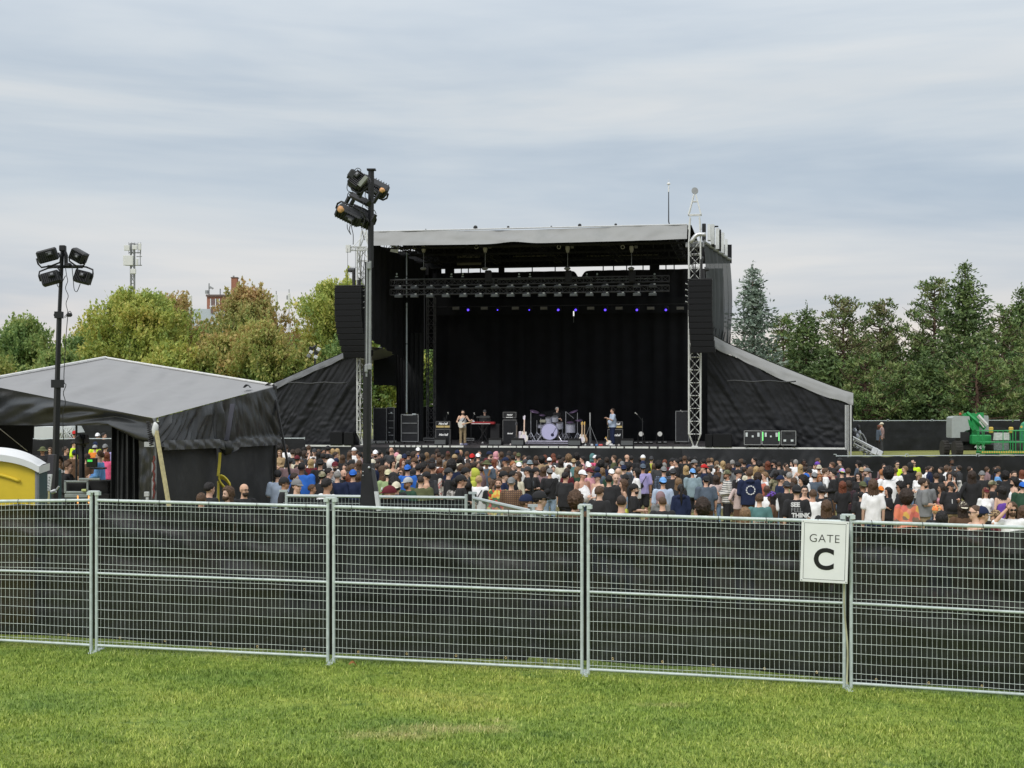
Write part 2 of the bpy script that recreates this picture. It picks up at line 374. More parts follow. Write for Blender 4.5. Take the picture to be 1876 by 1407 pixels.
# ---------------------------------------------------------------- near fence: joints (px, rail scale), tops and feet from the photo
J = [(-262, 154, 904, 921, 1038, 1158, 1168), (172, 159, 902, 916.5, 1050, 1182, 1194), (606, 165, 914, 928, 1066.5, 1203, 1214.5), (1072, 170.5, 926.5, 941.5, 1084, 1226, 1236), (1553, 178, 945, 956, 1105, 1251.5, 1261), (2060, 185, 960, 972, 1132, 1284, 1296)]
W3 = lambda px, py, s: at(px, py, FP/s)
def fence_panel(a, b, label, gap=.035, wires=True):
    A, B = [W3(a[0], a[i], a[1]) for i in (2, 3, 4, 5, 6)], [W3(b[0], b[i], b[1]) for i in (2, 3, 4, 5, 6)]
    d = (B[1]-A[1]); L_ = d.length; u = d.normalized(); hx = Vector((u.x, u.y, 0)).normalized(); nrm = Vector((-hx.y, hx.x, 0))
    root = thing('wire_fence', label, 'fence', (A[4].x, A[4].y, A[4].z), group='wire fence panels along the near lawn')
    r = .0185
    P = [A[i]+hx*gap for i in range(5)]; Q = [B[i]-hx*gap for i in range(5)]
    for S in (P, Q):
        m = MB(); top = S[0]; foot = S[4]; m.cyl(foot, top, r, n=10)
        m.build('post', galv, root, True, 40)
    for i, nm, rr in ((1, 'top_rail', .0185), (2, 'middle_rail', .015), (3, 'bottom_rail', .016)):
        MB().cyl(P[i], Q[i], rr, n=10).build(nm, galv, root, True, 40)
    m = MB(); wr = .0015
    nv = int(L_/.0512)
    up = (P[1]-P[3])
    off = nrm*-.004
    for k in range(1, nv):
        t = k/nv; lo = P[3].lerp(Q[3], t); hi = P[1].lerp(Q[1], t); mid = P[2].lerp(Q[2], t)
        j = .004*math.sin(k*1.7)
        m.tube([lo+off, lo.lerp(mid, .5)+hx*j+off, mid+off, mid.lerp(hi, .5)-hx*j+off, hi+off], wr, 4)
    for (lo, hi, n) in ((3, 2, 8), (2, 1, 8)):
        for k in range(0, n+1):
            t = k/n
            if k == 0: t = .055
            if k == n: t = .945
            a0 = P[lo].lerp(P[hi], t); b0 = Q[lo].lerp(Q[hi], t); pts = [a0.lerp(b0, s/8)+Vector((0, 0, .003*math.sin(s*2.1+k)))+nrm*-.0085 for s in range(9)]
            m.tube(pts, .0023, 4)
    m.build('wire_mesh', wirem, root, True, kind='stuff')
    return root, P, Q, hx, nrm
names = ['leftmost wire fence panel, cut by the left frame edge beside the yellow toilet', 'second wire fence panel, in front of the grey-roofed tent',
         'wire fence panel in the middle, in front of the tall light mast foot', 'wire fence panel left of the gate sign, carrying it at its right end', 'rightmost wire fence panel, right of the gate sign']
PAN = [fence_panel(J[i], J[i+1], names[i]) for i in range(5)]
for i in range(1, 5):
    a = J[i]; p = W3(a[0], a[2], a[1]); hx, nrm = PAN[i][3], PAN[i][4]; pb = W3(a[0], a[6], a[1])
    c = thing('fence_coupler', ['saddle clip over the fence joint below the left light mast', 'saddle clip over the fence joint left of the tall mast', 'saddle clip over the fence joint right of the curly head', 'saddle clip over the fence joint beside the gate sign'][i-1], 'clip', p, group='saddle clips joining the fence panels')
    m = MB(); m.bbox((0, 0, .008), (.125, .056, .022), .004); m.box((-.05, 0, -.012), (.05, .062, .04)); m.box((.05, 0, -.012), (.05, .062, .04)); m.cyl((0, -.035, .0), (0, -.045, .0), .008)
    m.build('saddle', galv, c); c.rotation_euler.z = math.atan2(hx.y, hx.x)
    f = MB(); f.bbox((0, .04, .012), (.07, .40, .02), .006); f.cyl((-.035, 0, .02), (-.035, 0, .12), .014); f.cyl((.035, 0, .02), (.035, 0, .12), .014)
    M_ = Matrix.Translation((pb.x, pb.y, G(pb.x, pb.y)-.012)) @ Matrix.Rotation(math.atan2(hx.y, hx.x)+.12, 4, 'Z'); f.v = [tuple(M_ @ Vector(v)) for v in f.v]
    f.build('foot_plate', galv, PAN[i][0], True)
# black privacy cloth laced behind the wires, one length per panel
low = [(0, 26), (1, 14), (2, 10), (3, 22), (4, 10)]
for i, (root, P, Q, hx, nrm) in enumerate(PAN):
    b0 = [.07, .06, .02, .09, .01][i]; b1 = [.06, .02, .05, .05, .02][i]
    def fn(u, v, P=P, Q=Q, nrm=nrm, i=i, b0=b0, b1=b1):
        u = -.016+1.032*u; hi = P[1].lerp(Q[1], u)-Vector((0, 0, .035+.02*math.sin(u*23+i)**2)); lo = P[3].lerp(Q[3], u)+Vector((0, 0, b0*(1-u)+b1*u+.012*math.sin(u*9+i)))
        if i == 2 and u > .78: lo.z += .045
        p = lo.lerp(hi, v); q = Vector((u*2.85+i*2.9, v*1.7, .3))
        # swags hang diagonally from the upper corners and flatten lower down
        a = .075*noise.noise(Vector((q.x*1.1+q.y*1.4, q.y*3.4, 1)))*v+.03*math.sin(q.y*16+q.x*2.4+3*noise.noise(Vector((q.x*.7, q.y, 8))))*max(0, v-.5)*(.5+.5*math.sin(u*7+i*2))+.022*noise.noise(Vector((q.x*3.3+q.y*5, q.y*7, 2)))*v**1.5+.012*noise.noise(Vector((q.x*.8, q.y*9, 5)))
        edge = min(1, max(0, u*14), max(0, (1-u)*14), (1-v)*6+.2, v*6+.2)
        return p+nrm*(.055+a*edge)
    m = MB(); m.grid(fn, 100, 44)
    o = m.build('privacy_cloth', scr_near, None, smooth=True)
    tag(o, ['black mesh cloth laced behind the leftmost fence panel', 'black mesh cloth laced behind the fence panel before the tent', 'black mesh cloth laced behind the fence panel below the tall mast', 'black mesh cloth laced behind the fence panel left of the gate sign', 'black mesh cloth laced behind the rightmost fence panel'][i], 'privacy cloth', 'black cloths laced behind the near fence')
    # cable ties on the top rail and brass eyelets at the hem
    tm = MB(); em = MB()
    for k in range(5):
        t = (k+.35+.25*random.random())/5; p = P[1].lerp(Q[1], t); tm.tube([p+Vector((0, -.023, .004)), p+Vector((0, -.004, .024)), p+Vector((0, .022, 0)), p+Vector((0, .02, -.05)), p+Vector((0, -.012, -.055)), p+Vector((0, -.024, 0))], .0035, 4)
        t = (k+.5)/5; p = P[3].lerp(Q[3], t); z = b0*(1-t)+b1*t+.035; c = p+Vector((0, .045, z))
        for q in range(8):
            a, a2 = q*math.pi/4, (q+1)*math.pi/4; em.cyl(c+Vector((math.cos(a)*.011, -.006, math.sin(a)*.011)), c+Vector((math.cos(a2)*.011, -.006, math.sin(a2)*.011)), .0035, n=4)
    tm.build('cable_ties', black_p, root, True, kind='stuff')
    kids.setdefault(o.name, [])
    e = em.build('eyelets', mat('brass', (.55, .42, .2), .4, .6), o, kind='stuff')
# gate sign wired on the panel
root, P, Q, hx, nrm = PAN[3]
s0 = FP/178+.06
Ys = 13.98
tl, tr, bl = at(1471, 953, Ys), at(1553, 957, Ys), at(1468, 1064, Ys)
W_ = .475; H_ = .635
ang = math.atan2(hx.y, hx.x)
cpt = at(1510.5, 1010.5, Ys)
sg = thing('gate_sign', 'white rectangular sign reading GATE C on the wire fence', 'sign', cpt, rot=(0, R(1.6), ang))
MB().bbox((0, 0, 0), (W_, .006, H_), .002).build('board', mat('sign_white', (.74, .75, .75), .45, var=.03), sg)
m = MB(); a, b2 = W_/2-.03, H_/2-.03
for (p, q, d) in (((0, 0, b2), (2*a, .001, .0035), 0), ((0, 0, -b2), (2*a, .001, .0035), 0), ((-a, 0, 0), (.0035, .001, 2*b2-.0035), 0), ((a, 0, 0), (.0035, .001, 2*b2-.0035), 0)): m.box((p[0], -.0042, p[2]), q)
m.build('border_line', blk_ink, sg)
text('lettering', 'GATE', .118, blk_ink, sg, (-.004, -.0045, .13), depth=.001, bold=-.0015, spacing=1.08)
text('lettering', 'C', .30, blk_ink, sg, (-.005, -.0045, -.088), depth=.001, bold=.0085)
for x in (-1, 1):
    for z in (-1, 1): MB().cyl((x*(a+.014), -.003, z*(b2+.014)), (x*(a+.014), -.008, z*(b2+.014)), .006, n=8).build('screw', alu_d, sg)
# tape hanging down the post under the sign
p = at(1547, 1066, 13.99); o = MB().grid(lambda u, v: (p.x+.018*(u-.5)+.03*v-.01*math.sin(v*7), 13.985+.004*math.sin(v*9), p.z-1.05*v+0*u), 2, 20).build('tape_strip', mat('clear_tape', (.34, .33, .22), .5, var=.6, vs=3), None)
tag(o, 'yellowed strip of tape hanging down the fence post under the gate sign', 'tape')

# ---------------------------------------------------------------- generic screened fence line (far ones)
def screen_fence(pts, label, joints_m=2.9, h=1.84, group=None, both=True, sc_=scr_far, gap=.06, wires=False, cat='fence', name='fence_line', cloth_to=1.):
    """pts: ground points; panels of joints_m with posts, rails and cloth"""
    root = thing(name, label, cat, pts[0], group=group)
    Lc = 0
    for a, b in zip(pts[:-1], pts[1:]):
        a, b = Vector(a), Vector(b); n = max(1, round((b-a).length/joints_m))
        for k in range(n):
            p, q = a.lerp(b, k/n), a.lerp(b, (k+1)/n); hx = (q-p).normalized(); up = Vector((0, 0, 1)); nr = Vector((-hx.y, hx.x, 0)).normalized()
            for s in (p+hx*.05, q-hx*.05):
                MB().cyl(s, s+up*(h+.05), .022, n=6).build('post', galv2, root, True)
            MB().cyl(p+up*h+hx*.05, q+up*h-hx*.05, .022, n=6).build('top_rail', galv2, root, True)
            MB().cyl(p+up*.1+hx*.05, q+up*.1-hx*.05, .018, n=6).build('bottom_rail', galv2, root, True)
            MB().box(p+up*(h+.07), (.12, .05, .03)).build('saddle_clip', galv2, root, True)
            if wires:
                m = MB(); nn = int((q-p).length/.0512*.96)
                for j in range(1, nn): s = p.lerp(q, j/nn); m.cyl(s+up*.1, s+up*h, .0022, n=3, cap=False)
                for j in range(1, 17): m.cyl(p+up*(.1+(h-.1)*j/17), q+up*(.1+(h-.1)*j/17), .0022, n=3, cap=False)
                m.build('wire_mesh', galv, root, True, kind='stuff')
            if k/n < cloth_to:
                def fn(u, v, p=p, q=q, nr=nr, k=k):
                    c = p.lerp(q, u)+up*(.07+(h-(.10 if wires else .085)-.03*math.sin(u*11+k)**2)*v); x = k*2.9+u*2.9
                    d = .05*noise.noise(Vector((x*.9, v*4, 3)))+.025*noise.noise(Vector((x*4, v*9, 7))); e = min(1, u*10+.3, (1-u)*10+.3, (1-v)*6+.1)
                    return c+nr*((-.06+d*e*.6) if not wires else (.05+d*e))
                m = MB(); m.grid(fn, 24, 12); m.build('cloth', sc_, root, True, smooth=True)
    return root
def gp(px, Y, dz=0.): 
    X = (px-CX)/FP*Y; return Vector((X, Y, G(X, Y)+dz))
def gtop(px, py, Y, h):      # ground point so that the fence top is seen at py
    p = at(px, py, Y); return Vector((p.x, Y, p.z-h))
screen_fence([gtop(1530, 835.5, 55.6, 1.84), gtop(1920, 834, 56.4, 1.84)], 'black-screened barrier fence right of the stage, behind the standing guard', group=None)
screen_fence([gtop(1546, 771, 80, 1.84), gtop(1869, 770, 80, 1.84)], 'distant black-screened fence on the raised grass below the pines')
screen_fence([gtop(1880, 770, 80, 1.84), gtop(2000, 769, 83, 1.84)], 'distant black-screened fence behind the second boom lift')
screen_fence([gtop(40, 774, 82, 1.84), gtop(330, 772, 82, 1.84)], 'distant black-screened fence seen high through the open tent')
screen_fence([gtop(20, 804, 57.5, 1.84), gtop(560, 803, 56.5, 1.84)], 'black-screened barrier fence seen through the open tent')
# second fence nearer, left-centre: one straight panel and one folding away to the right
pA = gtop(520, 915, 20.2, 1.84); pB = gtop(861, 912.5, 19.6, 1.84); pC = gtop(978, 935, 16.6, 1.84)
screen_fence([gtop(519, 908, 20.2, 1.84), gtop(860, 912, 19.6, 1.84)], 'low-seen inner fence row behind the tall mast, its cloth ending before its right end', joints_m=2.7, wires=True, cloth_to=1, name='inner_fence')
screen_fence([gtop(866, 912, 19.55, 1.84), gtop(976, 937, 16.4, 1.84)], 'wire fence panel running back from the near fence to the inner fence', joints_m=3.4, wires=True, cloth_to=0, name='inner_fence')
screen_fence([gtop(976, 937, 16.4, 1.84), gtop(1000, 943, 15.3, 1.84)], 'short end of inner fence just behind the near fence', joints_m=3.4, wires=True, cloth_to=0, name='inner_fence')

# ---------------------------------------------------------------- trees
def leaf_obj(name, cen, siz, m, parent, aspect=1., nb=None, flat=0.):
    """cen (n,3), siz (n,), two crossed triangles-pairs per leaf spray"""
    n = len(cen); nr = rng.normal(size=(n, 3)); nr[:, 2] += flat; nr /= np.linalg.norm(nr, axis=1)[:, None]
    t = rng.normal(size=(n, 3)) if nb is None else nb+rng.normal(size=(n, 3))*.35
    t -= (t*nr).sum(1)[:, None]*nr; t /= np.linalg.norm(t, axis=1)[:, None]+1e-9; s = np.cross(nr, t)
    a = (siz*.5)[:, None]; v = np.empty((n, 4, 3)); j = .7+.6*rng.random((n, 1))
    v[:, 0] = cen-t*a; v[:, 1] = cen+s*a*aspect*j; v[:, 2] = cen+t*a*(1.1); v[:, 3] = cen-s*a*aspect
    me = bpy.data.meshes.new(name); me.vertices.add(n*4); me.vertices.foreach_set('co', v.ravel()); me.loops.add(n*4)
    me.loops.foreach_set('vertex_index', np.arange(n*4)); me.polygons.add(n); me.polygons.foreach_set('loop_start', np.arange(n)*4); me.update(calc_edges=True)
    me.materials.append(m); o = link(name, me, parent); kids.setdefault(parent.name, []).append(o.name); return o
def foliage(name, cols, scale=.35, trl=.42):
    if name in _M: return _M[name]
    m = bpy.data.materials.new(name); m.use_nodes = True; t = m.node_tree; b = t.nodes['Principled BSDF']; K = t.nodes.new; LL = t.links.new
    b.inputs['Roughness'].default_value = .6; b.inputs['Specular IOR Level'].default_value = .3
    tc = K('ShaderNodeTexCoord'); q = K('ShaderNodeTexNoise'); q.inputs['Scale'].default_value = scale; q.inputs['Detail'].default_value = 3; LL(tc.outputs['Object'], q.inputs['Vector'])
    ge = K('ShaderNodeNewGeometry'); ad = K('ShaderNodeMath'); ad.operation = 'MULTIPLY_ADD'; LL(ge.outputs['Random Per Island'], ad.inputs[0]); ad.inputs[1].default_value = .22; 
    sb = K('ShaderNodeMath'); sb.operation = 'SUBTRACT'; LL(q.outputs[0], sb.inputs[0]); sb.inputs[1].default_value = .11; LL(sb.outputs[0], ad.inputs[2])
    r = K('ShaderNodeValToRGB'); e = r.color_ramp.elements
    while len(e) < len(cols): e.new(.5)
    for i, c in enumerate(cols): e[i].position = .3+.4*i/(len(cols)-1); e[i].color = (*c, 1)
    LL(ad.outputs[0], r.inputs[0]); LL(r.outputs[0], b.inputs['Base Color'])
    tl = K('ShaderNodeBsdfTranslucent'); LL(r.outputs[0], tl.inputs[0]); x = K('ShaderNodeMixShader'); x.inputs[0].default_value = trl
    LL(b.outputs[0], x.inputs[1]); LL(tl.outputs[0], x.inputs[2]); LL(x.outputs[0], t.nodes['Material Output'].inputs[0]); _M[name] = m; return m
bark = mat('bark', (.10, .075, .055), .9, var=.3, bump=.4, bs=12)
barkp = mat('pine_bark', (.12, .075, .055), .9, var=.3, bump=.4, bs=12)
def maple(px, top, Y, W, m, label, base=None, nbr=150, group='deciduous trees turning autumn colours behind the stage', name='maple_tree', cnt=15, leaf=.255):
    X = (px-CX)/FP*Y; zt = HC+(HY-top)/FP*Y; z0 = G(X, Y) if base is None else base; H = zt-z0
    root = thing(name, label, 'tree', (X, Y, z0), group=group)
    tb = MB(); tb.tube([(0, 0, -.2), (.05, 0, H*.25), (-.1, .1, H*.55), (0, 0, H*.93)], [.24, .2, .13, .02], 8)
    cen = []; dr = []
    for i in range(nbr):
        f = (i+random.random())/nbr; zb = H*(.10+.72*f**.9); az = i*2.399+random.random()*.6; up = R(random.uniform(22, 55)+22*f)
        # envelope: widest a third of the way up
        tz = zb/H
        Rr = W*(math.sin(math.pi*min(1, (tz*.9+.16)))**.6)*(.62+.62*random.random())*(1.22-.78*tz)
        Lr = max(.8, Rr/math.cos(up)*.80)
        d = Vector((math.cos(az)*math.cos(up), math.sin(az)*math.cos(up), math.sin(up)))
        p0 = Vector((0, 0, zb)); pts = []
        for k in range(5):
            s = k/4; pts.append(p0+d*Lr*s+Vector((0, 0, .28*Lr*s*s)))
        over = pts[-1].z/H
        rdk = random.random()
        if over > 1.0: pts = [Vector((q.x, q.y, zb+(q.z-zb)*max(.1, (1-tz)/(over-tz))*random.uniform(.8, 1.03))) for q in pts]
        pts = [Vector((q.x, q.y, min(q.z, H*(1.0-.46*min(1.2, math.hypot(q.x, q.y)/W)**1.15*(.45+.95*rdk))))) for q in pts]
        if i % 2 == 0: tb.tube(pts, [.05*(1-.5*f), .04*(1-.5*f), .03, .02, .008], 4)
        nc = int(5+Lr*1.6)
        for k in range(nc):
            s = .28+.74*(k+random.random())/nc; j = min(3, int(s*4)); c = pts[j].lerp(pts[j+1], min(1.1, s*4-j))
            sg = .13+.16*(1-abs(s-.5))
            q = rng.normal(size=(cnt, 3))*np.array([sg, sg, sg*1.15])+np.array(c); cen.append(q)
            dr.append(np.tile(np.array(d)+np.array([0, 0, .6]), (cnt, 1)))
    # leading shoots
    for k in range(34):
        a = random.random()*6.28; rr = W*.92*random.random()**.6; c = np.array([math.cos(a)*rr, math.sin(a)*rr, H*(.90+.07*random.random()-.36*(rr/W)**1.3)])
        for s in range(7): cen.append(rng.normal(size=(8, 3))*np.array([.12, .12, .16])*(1.3-s*.14)+c+np.array([math.cos(a)*.07*s, math.sin(a)*.07*s, (s-2)*.23])); dr.append(np.tile(np.array([0, 0, 1.]), (8, 1)))
    tb.build('trunk', bark, root, smooth=True)
    cen = np.concatenate(cen); dr = np.concatenate(dr)
    leaf_obj('crown', cen, leaf*(.6+.8*rng.random(len(cen))), m, root, .62, dr, .3)
    return root
GR = foliage('leaf_green', [(0.115, 0.210, 0.075), (0.196, 0.297, 0.098), (0.299, 0.396, 0.128), (0.414, 0.430, 0.150)])
YG = foliage('leaf_yellowgreen', [(0.213, 0.313, 0.090), (0.359, 0.432, 0.108), (0.494, 0.518, 0.135), (0.628, 0.540, 0.162)])
OR = foliage('leaf_orange', [(0.255, 0.332, 0.107), (0.367, 0.385, 0.131), (0.500, 0.407, 0.168), (0.530, 0.332, 0.168)], .3)
GO = foliage('leaf_green_orange', [(0.216, 0.307, 0.092), (0.335, 0.392, 0.115), (0.486, 0.445, 0.153), (0.551, 0.382, 0.168)], .28)
DG = foliage('leaf_darkgreen', [(.02, .055, .014), (.04, .09, .02), (.07, .12, .03)])
T = [(45, 576, 112, 3.6, GR, 'rounded green tree at the left frame edge'), (-30, 640, 100, 2.4, GO, 'small orange-tinged tree low at the left frame edge'), 
     (165, 596, 120, 3.2, GR, 'green tree behind the left light mast'), (248, 521, 110, 5.4, YG, 'tall yellow-green maple below the antenna mast'),
     (322, 530, 116, 2.9, OR, 'orange-brown maple right of the yellow-green one'), (318, 625, 104, 3.0, YG, 'small yellow-green tree above the tent ridge'), (385, 594, 124, 2.8, GR, 'green tree in front of the brick building'),
     (457, 512, 108, 3.9, OR, 'tall orange maple right of the brick chimney'), (405, 608, 105, 3.0, GO, 'mixed green and orange tree below the brick building'), (478, 585, 103, 3.4, GO, 'green-orange tree in front of the tall orange maple'),
     (545, 608, 126, 4.0, GR, 'low green tree below the two panel antennas'), (628, 500, 112, 5.2, YG, 'tall yellow-green tree behind the left speaker array'), (560, 640, 104, 3.0, GO, 'small green-orange tree above the left stage wing'),
     (700, 610, 106, 3.8, YG, 'yellow-green tree seen through the gap under the stage wing'), (775, 600, 110, 3.6, GR, 'green tree seen through the slit beside the rear stage tower'), (108, 640, 104, 2.6, GR, 'small green tree left of the yellow-green maple'), (640, 620, 104, 3.2, GR, 'green tree just behind the left stage wing')]
for (px, top, Y, W, m, lb) in T: maple(px, top, Y, W, m, lb, nbr=int(70+W*22))
def conifer(px, top, Y, W, m, label, kind='spruce', base=None, name='spruce_tree', group='evergreen trees behind the right stage wing', skirt=0., lean=0.):
    X = (px-CX)/FP*Y; zt = HC+(HY-top)/FP*Y; z0 = G(X, Y) if base is None else base; H = zt-z0
    root = thing(name, label, 'tree', (X, Y, z0), group=group); tb = MB(); tb.tube([(0, 0, -.2), (0, 0, H*.5), (lean, 0, H*.98)], [.22, .14, .015], 8)
    cen = []; dr = []; sz = []
    if kind == 'spruce':
        z = H*.04+skirt
        while z < H*.985:
            f = z/H; nb_ = 8 if f < .85 else 5; a0 = random.random()*6
            for k in range(nb_):
                az = a0+k*6.283/nb_+random.uniform(-.25, .25); Lr = (W*1.28*(1-f)**.86+.14)*random.uniform(.62, 1.12)
                dz = -.12 if f < .6 else .18
                hd = Vector((math.cos(az), math.sin(az), 0)); n = max(3, int(Lr*3.8)); tip = None
                for s in range(n):
                    u = (s+.6)/n; p = Vector((lean*f, 0, z))+hd*Lr*u+Vector((0, 0, dz*Lr*u+.30*Lr*u**3)); wv = .10+.30*Lr*.4*(1-u)+.1
                    c = rng.normal(size=(7, 3))*np.array([wv, wv, .09])+np.array(p); cen.append(c); dr.append(np.tile(np.array(hd)+np.array([0, 0, .15]), (7, 1))); sz.append(np.full(7, .30 if f < .9 else .2))
                if k % 2 == 0 and f < .9: tb.cyl((lean*f, 0, z), Vector((lean*f, 0, z))+hd*Lr*.7+Vector((0, 0, dz*Lr*.7)), .025, .008, n=4, cap=False)
            z += .27+.20*(1-f)
        cen.append(rng.normal(size=(26, 3))*np.array([.05, .05, .28])+np.array([lean, 0, H*.985])); dr.append(np.tile(np.array([0, 0, 1.]), (26, 1))); sz.append(np.full(26, .22))
    else:
        nb_ = int(H*12)
        for i in range(nb_):
            f = (i+random.random())/nb_; z = H*(.06+.90*f); az = i*2.399+random.random(); Lr = W*1.22*(.42+.7*math.sin(math.pi*min(1, .25+.72*f))**1.2)*random.uniform(.55, 1.15)*(1-.55*f**3)
            hd = Vector((math.cos(az), math.sin(az), 0)); up = random.uniform(.0, .35)+.35*f
            pts = [Vector((0, 0, z))+hd*Lr*s+Vector((0, 0, up*Lr*s*s)) for s in (0, .35, .7, 1)]
            tb.tube(pts, [.05, .035, .025, .012], 4)
            for s in range(max(2, int(Lr*2.0))):
                u = .38+.64*(s+random.random())/max(2, int(Lr*2.0)); p = Vector((0, 0, z))+hd*Lr*u+Vector((0, 0, up*Lr*u*u))
                off = rng.normal(size=3)*np.array([.28, .28, .12]); q = rng.normal(size=(24, 3)); q /= np.linalg.norm(q, axis=1)[:, None]
                c = np.array(p)+off+q*np.array([.34, .34, .22])*rng.random((24, 1))**.5; cen.append(c); dr.append(q+np.array([0, 0, .9])); sz.append(np.full(24, .24))
    tb.build('trunk', barkp, root, smooth=True)
    cen = np.concatenate(cen); dr = np.concatenate(dr); sz = np.concatenate(sz)
    leaf_obj('crown', cen, sz*(.7+.6*rng.random(len(cen))), m, root, .42, dr, .2); return root
BS = foliage('needle_blue', [(0.099, 0.142, 0.107), (0.165, 0.221, 0.172), (0.275, 0.333, 0.267)], .5, .1)
SP = foliage('needle_spruce', [(0.055, 0.092, 0.034), (0.093, 0.147, 0.050), (0.158, 0.212, 0.068)], .5, .1)
PN = foliage('needle_pine', [(0.059, 0.111, 0.037), (0.103, 0.170, 0.052), (0.170, 0.237, 0.071), (0.206, 0.213, 0.093)], .45, .15)
PB = foliage('needle_pine_brown', [(0.065, 0.119, 0.041), (0.115, 0.174, 0.054), (0.179, 0.213, 0.077), (0.237, 0.190, 0.117)], .5, .15)
Cn = [(1379, 487, 88, 2.7, BS, 'blue-grey spruce just right of the stage side curtain', 'spruce', 'spruce_tree'), (1435, 574, 104, 1.7, PN, 'slim pale green pine between the blue spruce and dark spruce', 'pine', 'pine_tree'),
      (1478, 562, 90, 2.9, SP, 'dark green spruce right of the blue one', 'spruce', 'spruce_tree'), (1545, 541, 94, 2.5, PB, 'brown-topped pine between spruce and centre pine', 'pine', 'pine_tree'), (1520, 640, 86, 2.4, SP, 'short dark spruce above the stage wing tip', 'spruce', 'spruce_tree'),
      (1612, 546, 97, 2.2, PB, 'thin pine with sky showing through its crown', 'pine', 'pine_tree'), (1585, 655, 86, 2.8, PN, 'low bushy pine behind the wing tip', 'pine', 'pine_tree'), (1655, 665, 88, 2.6, PN, 'low pine above the distant fence centre', 'pine', 'pine_tree'),
      (1712, 505, 96, 2.6, PN, 'tall light green pine beside the tallest spruce', 'pine', 'pine_tree'), (1768, 484, 90, 3.4, SP, 'tallest dark spruce behind the boom lift', 'spruce', 'spruce_tree'), (1838, 560, 98, 2.6, PN, 'pine right of the tallest spruce', 'pine', 'pine_tree'),
      (1700, 650, 85, 2.6, SP, 'short dark spruce behind the distant fence, left of the lift', 'spruce', 'spruce_tree'), (1872, 526, 100, 2.2, SP, 'dark spruce tip at the right frame edge', 'spruce', 'spruce_tree'), (1855, 655, 86, 2.6, PN, 'low pine at the right frame edge', 'pine', 'pine_tree'), (1630, 600, 106, 2.4, SP, 'dark spruce deep behind the thin pine', 'spruce', 'spruce_tree'),
      (1455, 640, 112, 3.6, SP, 'deep green spruce far behind the dark spruce', 'spruce', 'spruce_tree'), (1570, 625, 114, 3.8, PN, 'broad pine in the rear row behind the thin pine', 'pine', 'pine_tree'), (1690, 610, 112, 3.6, SP, 'rear-row spruce left of the tallest spruce', 'spruce', 'spruce_tree'), (1815, 600, 112, 3.8, PN, 'rear-row pine right of the tallest spruce', 'pine', 'pine_tree'),
      (1925, 560, 92, 3.0, PN, 'pine mostly beyond the right frame edge', 'pine', 'pine_tree'), (1790, 640, 84, 2.8, PN, 'bushy low pine directly behind the boom lift', 'pine', 'pine_tree')]
for (px, top, Y, W, m, lb, kd, nm) in Cn: conifer(px, top, Y, W, m, lb, kd, name=nm)

# ---------------------------------------------------------------- distant building, antennas
Y = 230; s = FP/Y
brick_m = mat('brick_wall', (.30, .135, .09), .9, var=.18, vs=3)
bd = thing('brick_building', 'brick penthouse with chimney and grey panels rising behind the trees', 'building', (at(415, 0, Y).x, Y, 1.3))
def bw(x0, x1, y0, y1, d=5, dy=0): a, b = at(x0, y1, Y+dy), at(x1, y0, Y+dy); return ((a.x+b.x)/2, Y+dy+d/2, (a.z+b.z)/2), (b.x-a.x, d, b.z-a.z)
z = at(0, 0, Y)
c_, d_ = bw(379, 446, 543, 812, 9); MB().box(c_, d_).build('wall', brick_m, bd, True)
c_, d_ = bw(377, 448, 539.5, 543, 9.6, -.3); MB().box(c_, d_).build('roof', mat('roof_edge', (.12, .09, .08), .8), bd, True)
c_, d_ = bw(423.5, 434, 509, 540, 1.2, 2); MB().box(c_, d_).build('chimney', brick_m, bd, True)
c_, d_ = bw(422.5, 435, 507.5, 509, 1.5, 1.9); MB().box(c_, d_).build('chimney_cap', mat('roof_edge', (.12, .09, .08), .8), bd, True)
MB().cyl(at(428, 508, Y+2.5), at(428, 505, Y+2.5), .15, n=6).build('flue', alu_d, bd, True)
c_, d_ = bw(340, 402, 566, 812, 7, -6); MB().box(c_, d_).build('grey_annex', mat('grey_clad', (.42, .47, .52), .7, var=.1), bd, True)
for x in (385, 394, 401): 
    c_, d_ = bw(x, x+1.6, 547, 566, .2, -.15); MB().box(c_, d_).build('mullion', mat('pale_frame', (.6, .62, .62), .6), bd, True)
for x in (387, 396): 
    c_, d_ = bw(x, x+6, 548, 564, .1, -.07); MB().box(c_, d_).build('window', mat('glass_dark', (.16, .11, .10), .2), bd, True)
c_, d_ = bw(384, 402, 560, 562, 1, -1); MB().box(c_, d_).build('balcony_rail', mat('pale_frame', (.6, .62, .62), .6), bd, True)
c_, d_ = bw(386, 391, 563, 574, .2, -6.2); MB().box(c_, d_).build('doorway', mat('glass_dark', (.16, .11, .10), .2), bd, True)
for (x, y0, hd) in ((383, 519, 1), (403.5, 529, 0)):
    m = MB(); m.cyl(at(x, 540, Y+2), at(x, y0, Y+2), .1, n=6)
    if hd: m.box(at(x+4, 527, Y+2), (.7, .4, .3), rot=(0, .5, 0)); m.cyl(at(x, 528, Y+2), at(x+6, 528, Y+2), .07, n=5); m.cyl(at(x-4, 538, Y+2), at(x-4, 532, Y+2), .3, .3, n=8)
    m.build('roof_mast', alu_d, bd, True)
